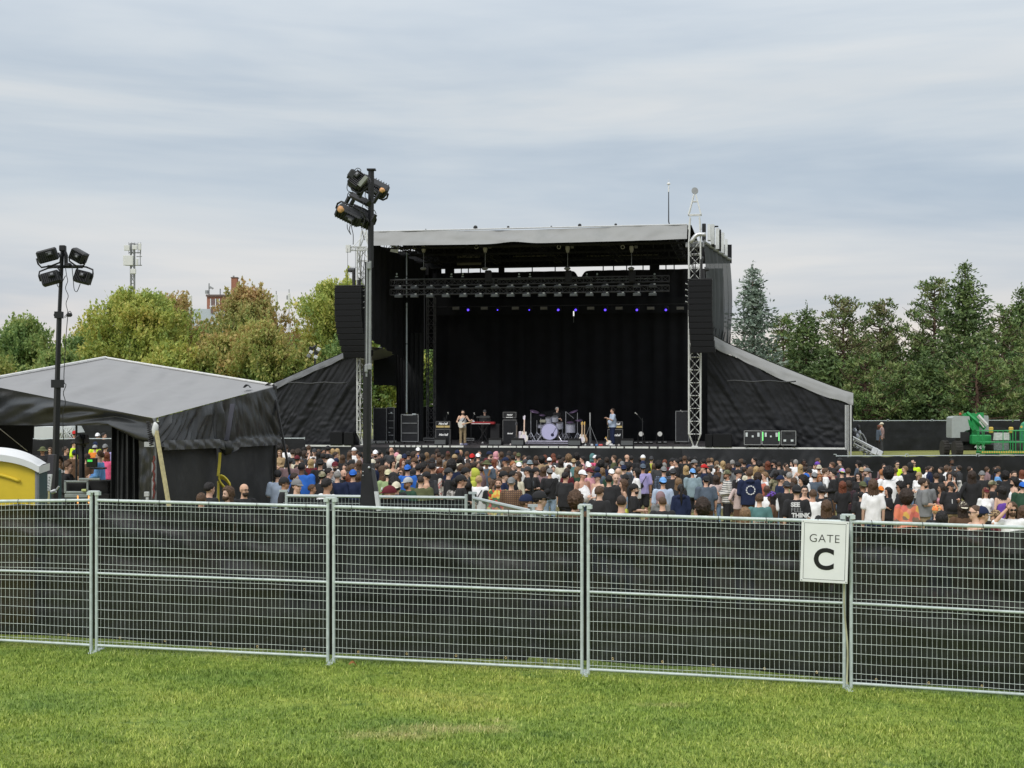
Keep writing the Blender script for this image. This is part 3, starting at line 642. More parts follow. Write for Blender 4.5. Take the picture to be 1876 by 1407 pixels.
# lattice-topped antenna mast
Y = 165
am = thing('antenna_mast', 'tall cell antenna mast with white panels above the yellow-green maple', 'antenna', (at(243, 0, Y).x, Y, 1.3))
m = MB(); m.truss(at(243, 812, Y), at(243, 446, Y), .42, .06, 30); m.build('mast', alu_d, am, True)
m = MB(); m.cyl(at(236, 447, Y), at(257, 447, Y), .07); m.cyl(at(236, 463, Y), at(257, 463, Y), .06); m.cyl(at(230, 486, Y), at(260, 486, Y), .06); m.cyl(at(257, 445, Y), at(257, 487, Y), .05); m.cyl(at(250, 470, Y), at(260, 470, Y), .05)
for x in (236, 241, 247, 253, 258): m.cyl(at(x, 444, Y), at(x, 465, Y), .035, n=5)
m.build('antenna_frame', alu_d, am, True)
wp = mat('antenna_white', (.62, .63, .62), .6, var=.05)
for (x, y, w_, h_) in ((232.5, 454, 10, 10), (247, 453, 9, 8), (235, 477, 18, 18), (256, 452, 5, 12), (244, 497, 10, 9), (251, 480, 4, 12)):
    MB().bbox(at(x, y, Y-.5), (w_*Y/FP, .25, h_*Y/FP), .03).build('antenna_panel', wp, am, True)
for (x, y0, y1, yb, lb) in ((506, 540, 565, 600, 'slim white panel antenna on a pole, left of its neighbour'), (529.5, 537, 562, 600, 'white panel antenna on a braced pole beside the yellow-green tree'), (345, 541, 566, 590, 'pale flat panel antenna above the orange-brown maple')):
    Y = 175; r0 = thing('panel_antenna', lb, 'antenna', (at(x, 0, Y).x, Y, 1.3))
    MB().bbox(at(x, (y0+y1)/2, Y), ((4.2 if x > 400 else 13)*Y/FP, .3, (y1-y0)*Y/FP), .04).build('panel', wp, r0, True)
    m = MB(); m.cyl(at(x, 812, Y+.3), at(x, y0-7, Y+.3), .06, n=5)
    if x > 520: m.cyl(at(x, 572, Y+.3), at(x-14, 592, Y+.3), .05); m.cyl(at(x, 575, Y+.3), at(x-6, 595, Y+.3), .05); m.box(at(x-3, 545, Y), (.2, .3, .5))
    m.build('pole', alu_d, r0, True)
# ---------------------------------------------------------------- stage
TH = R(10); S0 = Vector(((970-CX)/FP*67.5, 67.5, 0)); DK = 1.97
ux, vx = Vector((math.cos(TH), -math.sin(TH), 0)), Vector((math.sin(TH), math.cos(TH), 0))
def SP(px, py, v):
    """photo pixel -> stage coordinates on the upright plane v metres behind the deck edge"""
    d = Vector(((px-CX)/FP, 1, (HY-py)/FP)); o = Vector((0, 0, HC)); k = ((S0+vx*v)-o).dot(vx)/d.dot(vx); p = o+d*k
    return Vector(((p-S0).dot(ux), v, p.z))
def SW(p): return S0+ux*p[0]+vx*p[1]+Vector((0, 0, p[2]))
tarp = mat('black_tarp', (.0115, .0125, .0155), .6, var=.3, vs=.8, bump=.3, bs=5, spec=.3, dirt=((.026, .028, .033), .5, 1.2))
drape = mat('stage_drape', (.006, .0065, .0085), .9, var=.3, vs=1.5)
scrim = mat('grey_scrim', (.055, .062, .066), .75, var=.25, vs=1.1, trans=.12)
roofm = mat('grey_roof_tarp', (.27, .275, .275), .6, var=.08, vs=.7, dirt=((.19, .2, .2), .55, .7), bump=.1, bs=3)
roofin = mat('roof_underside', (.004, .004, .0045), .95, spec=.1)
deckm = mat('deck_ply', (.055, .05, .055), .55, var=.35, vs=2)
stage = thing('concert_stage', 'large black outdoor concert stage with grey roof edge, truss towers and sloping side wings', 'stage', S0, rz=-TH)
def onst(name, label, cat, p, group=None, rz=0.): return thing(name, label, cat, SW(p), rz=-TH+rz, group=group)
uL, uR = SP(667, 800, 0).x, SP(1273, 800, 0).x
UL, UR = SP(498, 800, .3).x-3.2, SP(1546, 800, .3).x
D = 12.2
# deck with separate plates, black skirt below
wd = 2.44; k = 0; u = UL
while u < UR-.1:
    u2 = min(u+wd, UR); MB().box(((u+u2)/2, D/2-.15, DK-.06), (u2-u-.01, D, .12)).build('deck_plate', deckm, stage); u = u2
# bright edge strips with dark gaps along the deck front
segs = [(506, 643), (713, 722), (724, 731), (733, 741), (744, 752), (754, 761), (763, 771), (774, 783), (786, 800), (802, 809), (812, 823), (826, 849), (880, 892), (894, 902), (904, 912), (914, 945), (947, 956), (958, 968), (971, 1004), (1006, 1022), (1024, 1058), (1062, 1090), (1093, 1117), (1119, 1128), (1130, 1142), (1145, 1159), (1162, 1188), (1191, 1203), (1207, 1232), (1234, 1548)]
stripm = mat('edge_strip', (.62, .63, .62), .6, var=.12)
for a, b in segs:
    p, q = SP(a, 817, -.2), SP(b, 817, -.2); MB().box(((p.x+q.x)/2, -.185, DK-.035), (q.x-p.x, .03, .085)).build('edge_strip', stripm, stage)
def skirt(u0, u1, swag, seed):
    m = MB()
    def fn(a, b):
        u = u0+(u1-u0)*a; z = -.15+(DK+.055)*b
        per = 2.1; ph = (u/per) % 1; d = abs(ph-.5)*2
        y = -.22-.06*noise.noise(Vector((u*.9, z*1.2, seed)))-.04*math.sin(u*5+z*2)*(1-b)
        if swag: y -= .16*(1-d)*math.sin(math.pi*min(1, b*1.02))*abs(math.sin((b+d*.9)*7))+.08*d
        return (u, y, z)
    m.grid(fn, int((u1-u0)*9), 14); return m
skirt(UL, uR-.6, False, 1).build('skirt', tarp, stage, smooth=True)
skirt(uR-.6, UR+.1, True, 2).build('skirt', tarp, stage, smooth=True)
# towers
def tower(u, v, ztop, w, mt, name='tower', foot=True, n=26):
    m = MB(); z0 = DK+(.62 if foot else 0)
    m.truss((u, v, z0), (u, v, ztop), w, .038, n, br=.02)
    if foot:
        h = w/2
        for a in (-1, 1):
            for b in (-1, 1): m.cyl((u+a*h, v+b*h, z0), (u+a*.05, v, DK), .03, n=6)
        m.box((u, v, DK+.03), (.3, .3, .05))
    return m
tw = SP(1262, 700, 0).x; te = SP(1285, 700, 0).x
for nm, uu in (('L', uL), ('R', uR)):
    t = tower(uu, 0, 11.9, .56, alu, n=15).build('tower', mat('painted_truss', (.60, .61, .60), .5, var=.08), stage)
    m = MB()
    # A-shaped head over the tower with pulley wheel
    zt = SP(1273, 345, 0).z; zb = 11.9
    if nm == 'L':
        for a in (-1, 1): m.cyl((uu+a*.28, 0, zb), (uu+a*.12, 0, zb+.9), .04, n=6); m.cyl((uu+a*.28, .1, zb), (uu-a*.1, .1, zb+.95), .035, n=6)
        m.build('tower_head', mat('painted_truss', (.6,.6,.6)), stage)
        m = MB()
        for q in range(3): m.tube([(uu+.1*q-.1+.07*math.sin(k*1.3+q), -.34+.04*math.cos(k+q), DK+.3+k*.5) for k in range(20)], .016, 5)
        m.build('cable', black_p, stage); continue
    for a in (-1, 1):
        for b in (-1, 1):
            m.cyl((uu+a*.28, b*.28, zb), (uu+a*.22, b*.2, zb+1.2), .03, n=6); m.cyl((uu+a*.22, b*.2, zb+1.2), (uu+a*.30, b*.2, zb+.6), .03, n=6)
            m.cyl((uu+a*.30, b*.2, zb+1.3), (uu+a*.045, b*.04, zt-.3), .035, n=6)
        m.cyl((uu+a*.30, -.2, zb+1.3), (uu+a*.3, .2, zb+1.3), .03, n=6)
    for z in (1.3, 1.95, 2.5):
        f = 1-(z-1.3)/(zt-.3-zb-1.3); wv = .045+.255*f; m.cyl((uu-wv, -.15*f-.04, zb+z), (uu+wv, -.15*f-.04, zb+z), .028, n=6); m.cyl((uu-wv, .15*f+.04, zb+z), (uu+wv, .15*f+.04, zb+z), .028, n=6)
    m.build('tower_head', mat('painted_truss', (.6,.6,.6)), stage)
    MB().cyl((uu, -.06, zt-.12), (uu, .06, zt-.12), .16, n=14).build('pulley_wheel', alu_d, stage)
    MB().bbox((uu, .1, 11.75), (.9, .5, .25), .03).build('sleeve_block', alu_d, stage)
    m = MB()                                          # feeder cables looping down the tower
    for q in range(3): m.tube([(uu+.1*q-.1+.07*math.sin(k*1.3+q), -.34+.04*math.cos(k+q), DK+.3+k*.5) for k in range(20)], .016, 5)
    m.build('cable', black_p, stage)
# roof: grey fascia, deck of tarps, inner trusses
zf0, zf1 = 12.02, 12.78
def fascia(a, b):
    u = SP(683, 430, 0).x+(SP(1259, 430, 0).x-SP(683, 430, 0).x)*a; sag = -.10*math.sin(math.pi*a)**.8
    pk = .10*math.exp(-((a-.46)/.05)**2)
    z = zf0+(zf1-zf0)*b+(-.10+.10*abs(a-.5)*2)*b
    z += (pk+sag*.6)*(1-b); y = -.30-.0*b+.45*b+.07*noise.noise(Vector((u*.9, b*2, 1)))+.05*abs(noise.noise(Vector((u*1.1-b*1.2, b*.7, 5))))+.012*math.sin(u*3+b*5)
    return (u, y, z)
m = MB(); m.grid(fascia, 120, 10); m.build('roof_fascia', roofm, stage, smooth=True)
pl = fascia(0, 1); pr = fascia(1, 1)
m = MB(); m.grid(lambda a, b: (pl[0]-.1+(pr[0]-pl[0]+.3)*a, .15+(D+1.0)*b, zf1+.02-.06+.9*math.sin(math.pi*(b*.5+.0))*0+.25*b-.10*abs(math.sin(a*math.pi*6))*0-.06*(1-abs(a-.5)*2)), 24, 8); m.build('roof_tarp', roofm, stage, smooth=True)
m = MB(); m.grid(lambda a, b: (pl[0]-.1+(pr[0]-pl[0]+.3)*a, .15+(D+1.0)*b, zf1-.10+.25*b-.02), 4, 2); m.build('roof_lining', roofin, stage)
m = MB(); m.cyl((pl[0], .16, zf1), (pr[0], .16, zf1), .035, n=8); m.build('roof_edge_rail', alu, stage)
for (x, h) in ((871, .16), (1062, .13), (931, .10), (1128, .1), (780, .05), (1010, .06)):
    p = SP(x, 415, .2); MB().ball((p.x, .2, zf1+.03+h*.35), (h*.7, h*.5, h*.7), 8, 6).build('roof_fitting', black_p, stage)
mtr = mat('dark_truss', (.10, .10, .105), .5, .4)
mtd = mat('black_truss', (.022, .022, .024), .6, .2)
for v in (1.3, 4.6, 8.2, 11.6): 
    MB().truss((pl[0]+.3, v, 12.25), (pr[0]-.2, v, 12.25), .45, .03, 26, up=Vector((0, 0, 1))).build('roof_truss', mtd, stage)
for k in range(5):
    u = pl[0]+.8+(pr[0]-pl[0]-1.6)*k/4; MB().truss((u, .6, 12.35), (u, D, 12.4), .35, .025, 18, up=Vector((0, 0, 1))).build('roof_truss', mtd, stage)
# tan roof purlin patches seen in the dark
for (x0, x1, y0, y1) in ((837, 880, 466, 473), (837, 882, 480, 486), (1075, 1205, 466, 470), (940, 1022, 467, 471), (884, 905, 465, 471)):
    a, b = SP(x0, y1, 9), SP(x1, y0, 9); MB().box(((a.x+b.x)/2, 9, (a.z+b.z)/2), (b.x-a.x, .05, b.z-a.z)).build('purlin', mat('tan_purlin', (.16, .15, .12), .8), stage)
# back drape hung in vertical folds, a strip of sky left above it
bu0, bu1 = SP(797, 700, 11.4).x, SP(1275, 700, 11.4).x+1.4
def folds(u, z, k=1.): return .10*k*(.5+.5*math.sin(u*7.3+.6*math.sin(u*1.9)))+.05*k*noise.noise(Vector((u*1.3, z*.25, 2)))
zd = SP(1000, 497, 11.4).z
nW = 9
for i in range(nW):
    a0, a1 = bu0+(bu1-bu0)*i/nW-.12, bu0+(bu1-bu0)*(i+1)/nW+.12
    def fn(a, b, a0=a0, a1=a1, i=i):
        u = a0+(a1-a0)*a; z = DK+(zd-DK)*b; 
        if i == 4: z -= (.42*math.exp(-((a-.62)/.10)**2))*max(0, (b-.9)*10)
        return (u, 11.5-folds(u, z)-(.07 if i % 2 else 0), z)
    m = MB(); m.grid(fn, 40, 8); m.build('back_drape', drape, stage, smooth=True)
# valance above the sky strip and mid header band
za = SP(1000, 488, 11.6).z
m = MB(); m.box(((bu0+bu1)/2-1.2, 11.75, (za+13.1)/2), (bu1-bu0+3.6, .04, 13.1-za)); m.build('back_valance', drape, stage)
zc = SP(780, 640, 11.8).z
m = MB(); m.grid(lambda a, b: (uL+.1+(bu0+.3-uL-.1)*a, 11.85+.05*math.sin(a*30), zc+(13.0-zc)*b), 24, 3); m.build('corner_drape', drape, stage, smooth=True)
for (x0, x1) in ((699, 785), (815, 832), (1190, 1208), (913, 924)):
    a, b = SP(x0, 500, 11.45), SP(x1, 486, 11.45); MB().box(((a.x+b.x)/2, 11.5, (a.z+b.z)/2), (b.x-a.x, .05, .75)).build('drape_tab', drape, stage)
m = MB(); z = SP(1000, 492, 11.3).z; 
for x in (845, 858, 880, 975, 1017, 1105, 1124, 1148, 1178, 1220, 1235): p = SP(x, 492, 11.3); m.cyl((p.x, 11.3, p.z-.25), (p.x, 11.3, p.z+.25), .035, n=5)
m.build('drape_hanger', black_m, stage)
hb = SP(1000, 576, 11.0).z; ht = SP(1000, 547, 11.0).z
m = MB(); m.grid(lambda a, b: (bu0+(bu1-bu0)*a, 10.9-.5*folds((bu0+(bu1-bu0)*a), 0), hb+(ht-hb)*b), 150, 2); m.build('header_drape', drape, stage, smooth=True)
# left inner wall, its lower part open to the wing
lu0 = uL+.25
m = MB(); zsp = SP(700, 628, 3).z
m.grid(lambda a, b: (lu0+.08*math.sin(a*60), .4+(D-.9)*a, zsp+(12.3-zsp)*b-(1.3*a)*(1-b)), 90, 3); m.build('side_drape', drape, stage, smooth=True)
a = SP(723, 455, 1.5); MB().box((a.x, 1.5, a.z-.05), (.42, .02, .32), rot=(0, .2, 0)).build('daylight_gap_patch', mat('daylight_white', (.75, .78, .8), .5), stage)  # white sheet painted to stand in for daylight through a roof gap
m = MB(); bl = SP(693, 700, 8).x; 
# black hanging leg between wing window and rear tower
for (x0, x1, v, zt_) in ((726, 745, 7.0, 12.2), (746, 776, 8.5, SP(760, 610, 8.5).z), (758, 800, 9.6, SP(780, 745, 9.6).z)):
    p, q = SP(x0, 800, v).x, SP(x1, 800, v).x
    m = MB(); m.grid(lambda a, b, p=p, q=q, v=v, zt_=zt_: (p+(q-p)*a, v+.06*math.sin(a*22), DK+(zt_-DK)*b), 30, 4); m.build('leg_drape', drape if x0 != 746 else mat('leg_grey', (.02, .022, .024), .9), stage, smooth=True)
# right wall: grey scrim outside the right tower, rear frame
rs = []
def rscr(a, b):
    x = 1288+(1336-1288)*a; p0 = SP(x, 470, 0+6*a)
    zt_ = (SP(1285, 443, 0).z)*(1-a)+SP(1334, 476, 6).z*a; zb_ = SP(1290, 612, 0).z*(1-a)+SP(1336, 630, 6).z*a
    z = zb_+(zt_-zb_)*b; u = p0.x+.07*math.sin(a*38+b*1.5)*(1.2-b*.6)+.25*math.sin(math.pi*(1-b))*.4; return (u, 6*a+.05*math.sin(a*50), z)
m = MB(); m.grid(rscr, 90, 16); m.build('side_scrim', scrim, stage, smooth=True)
m = MB()
for k in range(16):
    a = k/15; p = Vector(rscr(a, 0)); q = Vector(rscr(min(1, a+.02), .12)); m.cyl(p+Vector((0, -.05, -.12)), q+Vector((0, -.06, 0)), .035, .02, n=5)
m.build('scrim_lacing', tarp, stage)
m = MB()
pts = [Vector(rscr(k/12, 1.0))+Vector((.03, -.08, .02)) for k in range(13)]; m.tube(pts, .075, 8); m.build('scrim_track', alu_d, stage)
rp_ = mat('roof_wing_panel', (.60, .62, .63), .5, var=.1)
for k, (x0, x1, y0, y1) in enumerate(((1296, 1302, 413, 440), (1302, 1309, 413, 447), (1311, 1318, 420, 456), (1321, 1327, 428, 464), (1328, 1333, 440, 472))):
    a, b = SP(x0, y1, k*1.3), SP(x1, y0, k*1.3+.5); MB().box(((a.x+b.x)/2, k*1.3+.25, (a.z+b.z)/2), (max(.1, b.x-a.x), .5, b.z-a.z)).build('wing_panel', rp_, stage)
for k, (x0, x1, y0, y1) in enumerate(((1286, 1293, 409, 440), (1305, 1309, 414, 452), (1317, 1321, 420, 458), (1307, 1316, 413, 415))):
    a, b = SP(x0, y1, k*1.2+.3), SP(x1, y0, k*1.2+.3); MB().bbox(((a.x+b.x)/2, k*1.2+.5, (a.z+b.z)/2), (b.x-a.x, .3, b.z-a.z), .02).build('wing_post', black_p, stage)
MB().tube([SP(1265+4*k, 445-3*k-6*math.sin(k*.6), -.35) for k in range(8)], .10, 8).build('tarp_roll', alu, stage, smooth=True)
# rear stage tower, silver pipe
p = SP(790, 740, 9.2); MB().truss((p.x, 9.2, DK), (p.x, 9.2, SP(790, 545, 9.2).z), .42, .03, 16, br=.015).build('rear_tower', mtr, stage)
p = SP(745, 755, 4); m = MB()
for (y0, y1) in ((756, 631), (629, 563), (562, 555), (545, 525), (520, 507), (505, 462)): 
    a, b = SP(745, y0, 4), SP(745, y1, 4); m.cyl((p.x, 4, a.z), (p.x, 4, b.z), .045 if y0 > 550 else .035, n=8)
m.build('vertical_pipe', mat('pipe_grey', (.36, .41, .43), .4, .3), stage)
# wings
def wing(xs_, tops, tag_, right):
    # xs_: hem pixels, tops: y of lower hem edge and upper edge
    n = len(xs_); v = .35
    lowe = [SP(x, t[0], v) for x, t in zip(xs_, tops)]; upe = [SP(x, t[1], v+.35) for x, t in zip(xs_, tops)]
    def pick(L_, a):
        s = a*(n-1); i = min(n-2, int(s)); return L_[i].lerp(L_[i+1], s-i)
    m = MB()
    def fn(a, b):
        p, q = pick(lowe, a), pick(upe, a); c = p.lerp(q, b); c.y += .05*noise.noise(Vector((a*9, b*3, 5)))-.10*math.sin(b*2.4)-.02*math.sin(a*70)*(1-b); c.z += .025*math.sin(a*31)*(1-b); return c
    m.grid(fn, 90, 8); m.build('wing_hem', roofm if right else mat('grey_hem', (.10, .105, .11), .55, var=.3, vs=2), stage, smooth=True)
    m = MB()
    def fr(a, b):
        p = pick(upe, a).copy(); p.y += 8.5*b; p.z += .25*math.sin(a*math.pi*4)*0+.05; return p
    m.grid(fr, 40, 6); m.build('wing_roof', roofm, stage, smooth=True)
    m = MB()
    def fw(a, b):
        p = pick(lowe, a).copy(); z = DK+(p.z-DK)*b; u = p.x
        # creases run from the top inner corner down and outwards
        s_ = 1 if right else -1
        t = u*s_*1.0+(z-DK)*.62; uu = u+.0
        c = .11*noise.noise(Vector((t*1.9, (z*.45-u*s_*.2)*.6, 4)))+.05*noise.noise(Vector((t*5.0, z*.5, 9)))+.05*noise.noise(Vector((u*1.5, z*4.5, 6)))*(1-b)
        return (uu, v+.12-abs(c)*1.6, z)
    m.grid(fw, 150, 60); m.build('wing_wall', tarp, stage, smooth=True)
    return lowe
rx = [1296, 1310, 1330, 1352, 1380, 1410, 1440, 1480, 1520, 1548, 1563]
rt = [(630, 607), (638, 617), (648, 628), (656, 638), (670, 650), (685, 663), (698, 675), (714, 691), (729, 706), (737, 716), (742, 720)]
wing(rx, rt, 'r', True)
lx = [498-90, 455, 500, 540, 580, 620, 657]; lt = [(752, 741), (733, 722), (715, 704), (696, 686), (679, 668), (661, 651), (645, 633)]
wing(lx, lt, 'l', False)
# seams on the wings
for pts in (([(1332, 698), (1458, 699)]), ([(528, 702), (640, 701)])):
    a, b = SP(*pts[0], .1), SP(*pts[1], .1); m = MB(); m.tube([a.lerp(b, k/10)+Vector((0, -.13+.02*math.sin(k*2), .03*math.sin(k*1.3))) for k in range(11)], .035, 5); m.build('wing_seam', mat('seam_grey', (.045, .047, .05), .6), stage, smooth=True)
m = MB(); 
for x in (1549, 1553, 1558): a, b = SP(x, 834, .5), SP(x, 742, .5); m.cyl((a.x, .2+.1*(x % 3), 0), (a.x, .2+.1*(x % 3), b.z), .05, n=8)
for z in (2.3, 3.3): a = SP(1549, 800, .3); m.cyl((a.x, .3, z), (a.x+.4, .9, z), .04)
m.build('wing_end_posts', alu, stage)
# inner edge of the left wing roof seen through the stage opening
a, b, c_ = SP(684, 643, 4), SP(722, 626, 7), SP(722, 630, 7)
m = MB(); m.cyl(a, b, .07, n=6); m.build('wing_beam', alu_d, stage)
m = MB(); m.grid(lambda s, t: SP(684+42*s, 646-16*s+(705-646+18*s)*t*1.0, 8+2*s), 8, 4); m.build('wing_inner_cloth', mat('leg_grey', (.02, .022, .024), .9), stage)
# whip antenna on the roof
ra = onst('roof_whip', 'thin weather mast standing on the stage roof left of the pulley tower', 'mast', (SP(1225, 410, 1).x, 1, 12.95)); m = MB(); zz = SP(1225, 333, 1).z-12.95
m.cyl((.05, 0, -.1), (.0, 0, .1), .03); m.cyl((0, 0, .1), (0, 0, zz-.5), .03, .022); m.build('pole', black_p, ra)
m = MB(); m.cyl((0, 0, zz-.5), (0, 0, zz-.2), .03); m.ball((0, 0, zz-.1), (.09, .09, .07), 10, 6); m.cyl((0, 0, zz), (0, 0, zz+.12), .01); m.build('sensor_head', mat('sensor_white', (.7, .7, .7), .5), ra)

# ---------------------------------------------------------------- line arrays
cabm = mat('cabinet_black', (.007, .0075, .0085), .6, var=.25, vs=9, spec=.25)
def array(px0, px1, y0, y1, v, label, curve, n=12, mirror=1):
    a, b = SP(px0, y0, v), SP(px1, y1, v); W_ = b.x-a.x; H_ = a.z-b.z; cx = (a.x+b.x)/2; h = H_/n
    root = onst('line_array', label, 'speakers', (cx, v, a.z), 'line arrays hung beside the stage')
    y = 0; z = 0; ang = 0
    for i in range(n):
        da = R(curve*(i/n)**2*2.2/n*1.5); ang += da
        cy_, cz = y+math.sin(ang)*h/2*.9, z-math.cos(ang)*h/2
        off = curve/16*.9*(max(0, i-n*.3)/n)**1.8
        MB().bbox((off, cy_, cz), (W_, .62, h*.985), .012, rot=(ang, 0, 0)).build('speaker_cabinet', cabm, root)
        MB().box((off, cy_-.315*math.cos(ang), cz-.315*math.sin(ang)*1), (W_*.9, .012, h*.74), rot=(ang, 0, 0)).build('grille', mat('grille', (.010, .0105, .012), .8, var=.3, vs=80, spec=.2), root)
        if i in (0, 1, 2, 3): MB().cyl((W_/2*mirror, cy_, cz-.02), (W_/2*mirror+.14*mirror, cy_, cz+.03), .012, .035, n=6).build('link_plug', mat('plug_pale', (.45, .47, .47), .5), root)
        y += math.sin(ang)*h; z -= math.cos(ang)*h
    MB().box((0, 0, .06), (W_*1.0, .6, .06)).build('flying_frame', black_p, root)
    return root, W_
ar, W_ = array(616, 665, 527, 654, -1.1, 'curved column of black speaker cabinets hanging left of the stage', 16, mirror=1)
ar2, W2_ = array(1261, 1305, 515, 646, -1.1, 'straight column of black speaker cabinets hanging in front of the right tower', 6, mirror=-1)
def hung_fixtures(root, spec):
    for (x, z, ex) in spec:
        m = MB(); m.box((x, 0, z*.5+.08), (.12, .2, z)); m.build('bracket', black_p, root)
        m = MB(); m.cyl((x-.28*ex, 0, z+.12), (x+.05, 0, z+.10), .10, .12, n=10); m.build('camera_head', dark_m, root)
hung_fixtures(ar, [(.22, .75, 1), (.48, .28, -.3)])
m = MB(); 
for x in (-.1, .3): m.cyl((x, 0, .1), (x, 0, 1.95), .010, n=5)
m.tube([(.22+.3*math.cos(k*.7), -.05, .85+.16*math.sin(k*.7)) for k in range(8)], .008, 4)
m.build('hoist_chain', black_p, ar)
hung_fixtures(ar2, [(.05, .95, -.4), (.15, .45, -.9)])
m = MB(); m.cyl((-.25, 0, .1), (-.25, 0, 1.9), .010); m.cyl((.1, 0, .1), (.1, 0, 1.9), .012); m.build('hoist_chain', black_p, ar2)
# outrigger beam holding the left array
og = MB(); a = SP(637, 456, -.9); b = SP(672, 456, -.2); og.truss(Vector((a.x, -1.0, a.z)), Vector((b.x, -.3, b.z)), .18, .022, 5, up=Vector((0, 0, 1))); og.box((a.x+.06, -1.0, a.z), (.22, .2, .36)); og.cyl((a.x+.3, -1.0, a.z+.1), (b.x-.1, -.2, b.z+.75), .02)
og.build('outrigger', mat('painted_truss', (.6,.6,.6)), stage)

# ---------------------------------------------------------------- overhead lighting
led_b = mat('led_blue', (.05, .03, .4), .4, emit=((.10, .05, 1.0), 2.0))
fxm = mat('fixture_face', (.15, .165, .175), .45, var=.2); fxd = mat('fixture_dark', (.05, .052, .056), .5)
for r_, (yy, vv, lb) in enumerate(((528, 3.0, 'upper'), (545, 2.6, 'lower'))):
    a, b = SP(716, yy-8, vv), SP(1226, yy-14, vv); zt_ = SP(900, yy-14, vv).z
    tr = onst('lighting_truss', '%s row of horizontal lighting truss hung under the stage roof' % lb, 'truss', (a.x, vv, zt_-.05), 'lighting trusses under the stage roof')
    MB().truss((0, 0, 0), (b.x-a.x, 0, 0), .30, .022, 40, up=Vector((0, 0, 1))).build('truss', mtr, tr)
    if r_ == 0:
        for (x0, x1) in ((723, 832), (844, 905), (912, 1085), (1092, 1204)):
            p, q = SP(x0, 512, vv), SP(x1, 509, vv); m = MB(); m.cyl((p.x-a.x, 0, p.z-zt_+.05), (q.x-a.x, 0, p.z-zt_+.05), .022, n=5)
            for k in range(3): x = p.x-a.x+(q.x-p.x)*k/2; m.cyl((x, 0, 0), (x, 0, p.z-zt_+.05), .018, n=4)
            m.build('cable_rail', mat('rail_green_grey', (.16, .18, .17), .6), tr)
ORD = ['first','second','third','fourth','fifth','sixth','seventh','eighth','ninth','tenth','eleventh','twelfth','thirteenth','fourteenth','fifteenth','sixteenth','seventeenth']
def ordin(i, n): return ORD[i]+' from the left' if i < (n+1)//2 else ('rightmost' if i == n-1 else ORD[n-1-i]+' from the right')
for i in range(17):
    for r_, (yy, vv, lb) in enumerate(((527, 3.0, 'upper'), (542, 2.6, 'lower'))):
        x = 730.5+28.9*i*(1.0)+(3 if i > 3 else 0); y = yy-3.5*i/16*(1 if r_ == 0 else 1)
        if x > 1210: continue
        p = SP(x, y, vv-.15)
        f = onst('stage_light', 'flat grey panel stage light in the %s truss row, %s' % (lb, ordin(i, 17)), 'stage light', p, 'panel stage lights in the %s truss row' % lb)
        MB().bbox((0, 0, .0), (.38, .34, .10), .02).build('panel', fxm, f)
        MB().prism([(-.17, -.05), (.17, -.05), (.21, -.085), (-.21, -.085)], -.16, .12).build('lens_hood', fxm, f)
        MB().box((-.02, .05, .09), (.20, .12, .08)).build('yoke', fxd, f)
        MB().box((.10, -.16, .075), (.10, .04, .05)).build('label_plate', mat('plate_white', (.62, .64, .64), .5), f)
for x, lbl in ((727, 'leftmost'), (827, 'second'), (848, 'third'), (951, 'fourth'), (971, 'fifth'), (1075, 'sixth'), (1094, 'seventh'), (1199, 'rightmost')):
    p = SP(x, 504, 3.0); f = onst('clamp_motor', 'small pale clamp on the upper lighting truss, %s of eight' % lbl if lbl in ('leftmost', 'rightmost') else 'small pale clamp on the upper lighting truss, %s from the left' % lbl, 'clamp', p, 'small clamps on the upper truss')
    m = MB(); m.box((0, 0, -.08), (.12, .1, .05)); m.ball((0, 0, .05), (.05, .05, .06), 8, 6); m.build('clamp', mat('clamp_pale', (.32, .38, .35), .5), f)
for i, x in enumerate((776, 889, 1040, 1157)):
    p = SP(x, 456, 1.6); nm = ('leftmost', 'second from left', 'second from right', 'rightmost')[i]
    h = onst('chain_hoist', 'pale chain hoist under the roof edge, %s of four' % nm, 'hoist', (p.x, 1.6, p.z), 'chain hoists under the roof edge')
    pale = mat('hoist_pale', (.34, .33, .29), .6)
    MB().bbox((0, 0, .05), (.20, .2, .20), .03).build('body', pale, h); MB().prism([(-.10, 0), (.10, 0), (.05, -.18), (-.05, -.18)], -.09, .09).build('chain_guide', pale, h)
    MB().bbox((.22, .05, .10), (.16, .16, .14), .02).build('motor', mat('hoist_dim', (.14, .14, .13), .6), h)
    m = MB()
    for q in range(10): a, b = q*.628, (q+1)*.628; m.cyl((-.42+.09*math.cos(a), -.2, .08+.09*math.sin(a)), (-.42+.09*math.cos(b), -.2, .08+.09*math.sin(b)), .014, n=4)
    m.build('cable_ring', mat('ring_white', (.6, .6, .58), .5), h)
    zl = SP(x, 492, 1.6).z-p.z; MB().cyl((0, 0, -.15), (0, 0, zl), .012, n=5).build('chain', alu_d, h)
    MB().ball((-.02, 0, zl), (.17, .12, .09), 10, 6).build('chain_bag', mat('hoist_dim', (.14, .14, .13), .6), h)
    if i: MB().bbox((-.0 if i != 1 else .1, .3, SP(x, 500, 1.6).z-p.z-.15), (.34, .2, .62), .05).build('chain_sock', black_m, h)
for i, x in enumerate((858, 912, 970, 1023, 1055, 1109, 1167, 1220)):
    p = SP(x, 568, 9.5); b = onst('beam_light', 'stage light with small glowing blue lamp on the rear bar, %s of eight' % ('leftmost' if i == 0 else 'rightmost') if i in (0, 7) else 'stage light with small glowing blue lamp on the rear bar, %s' % ordin(i, 8), 'stage light', p, 'lights with blue lamps on the rear bar')
    MB().bbox((0, .1, .1), (.3, .3, .3), .06).build('body', black_m, b); MB().ball((0, -.08, 0), .062 if i not in (1, 2) else .035, 10, 6).build('lamp', led_b, b)
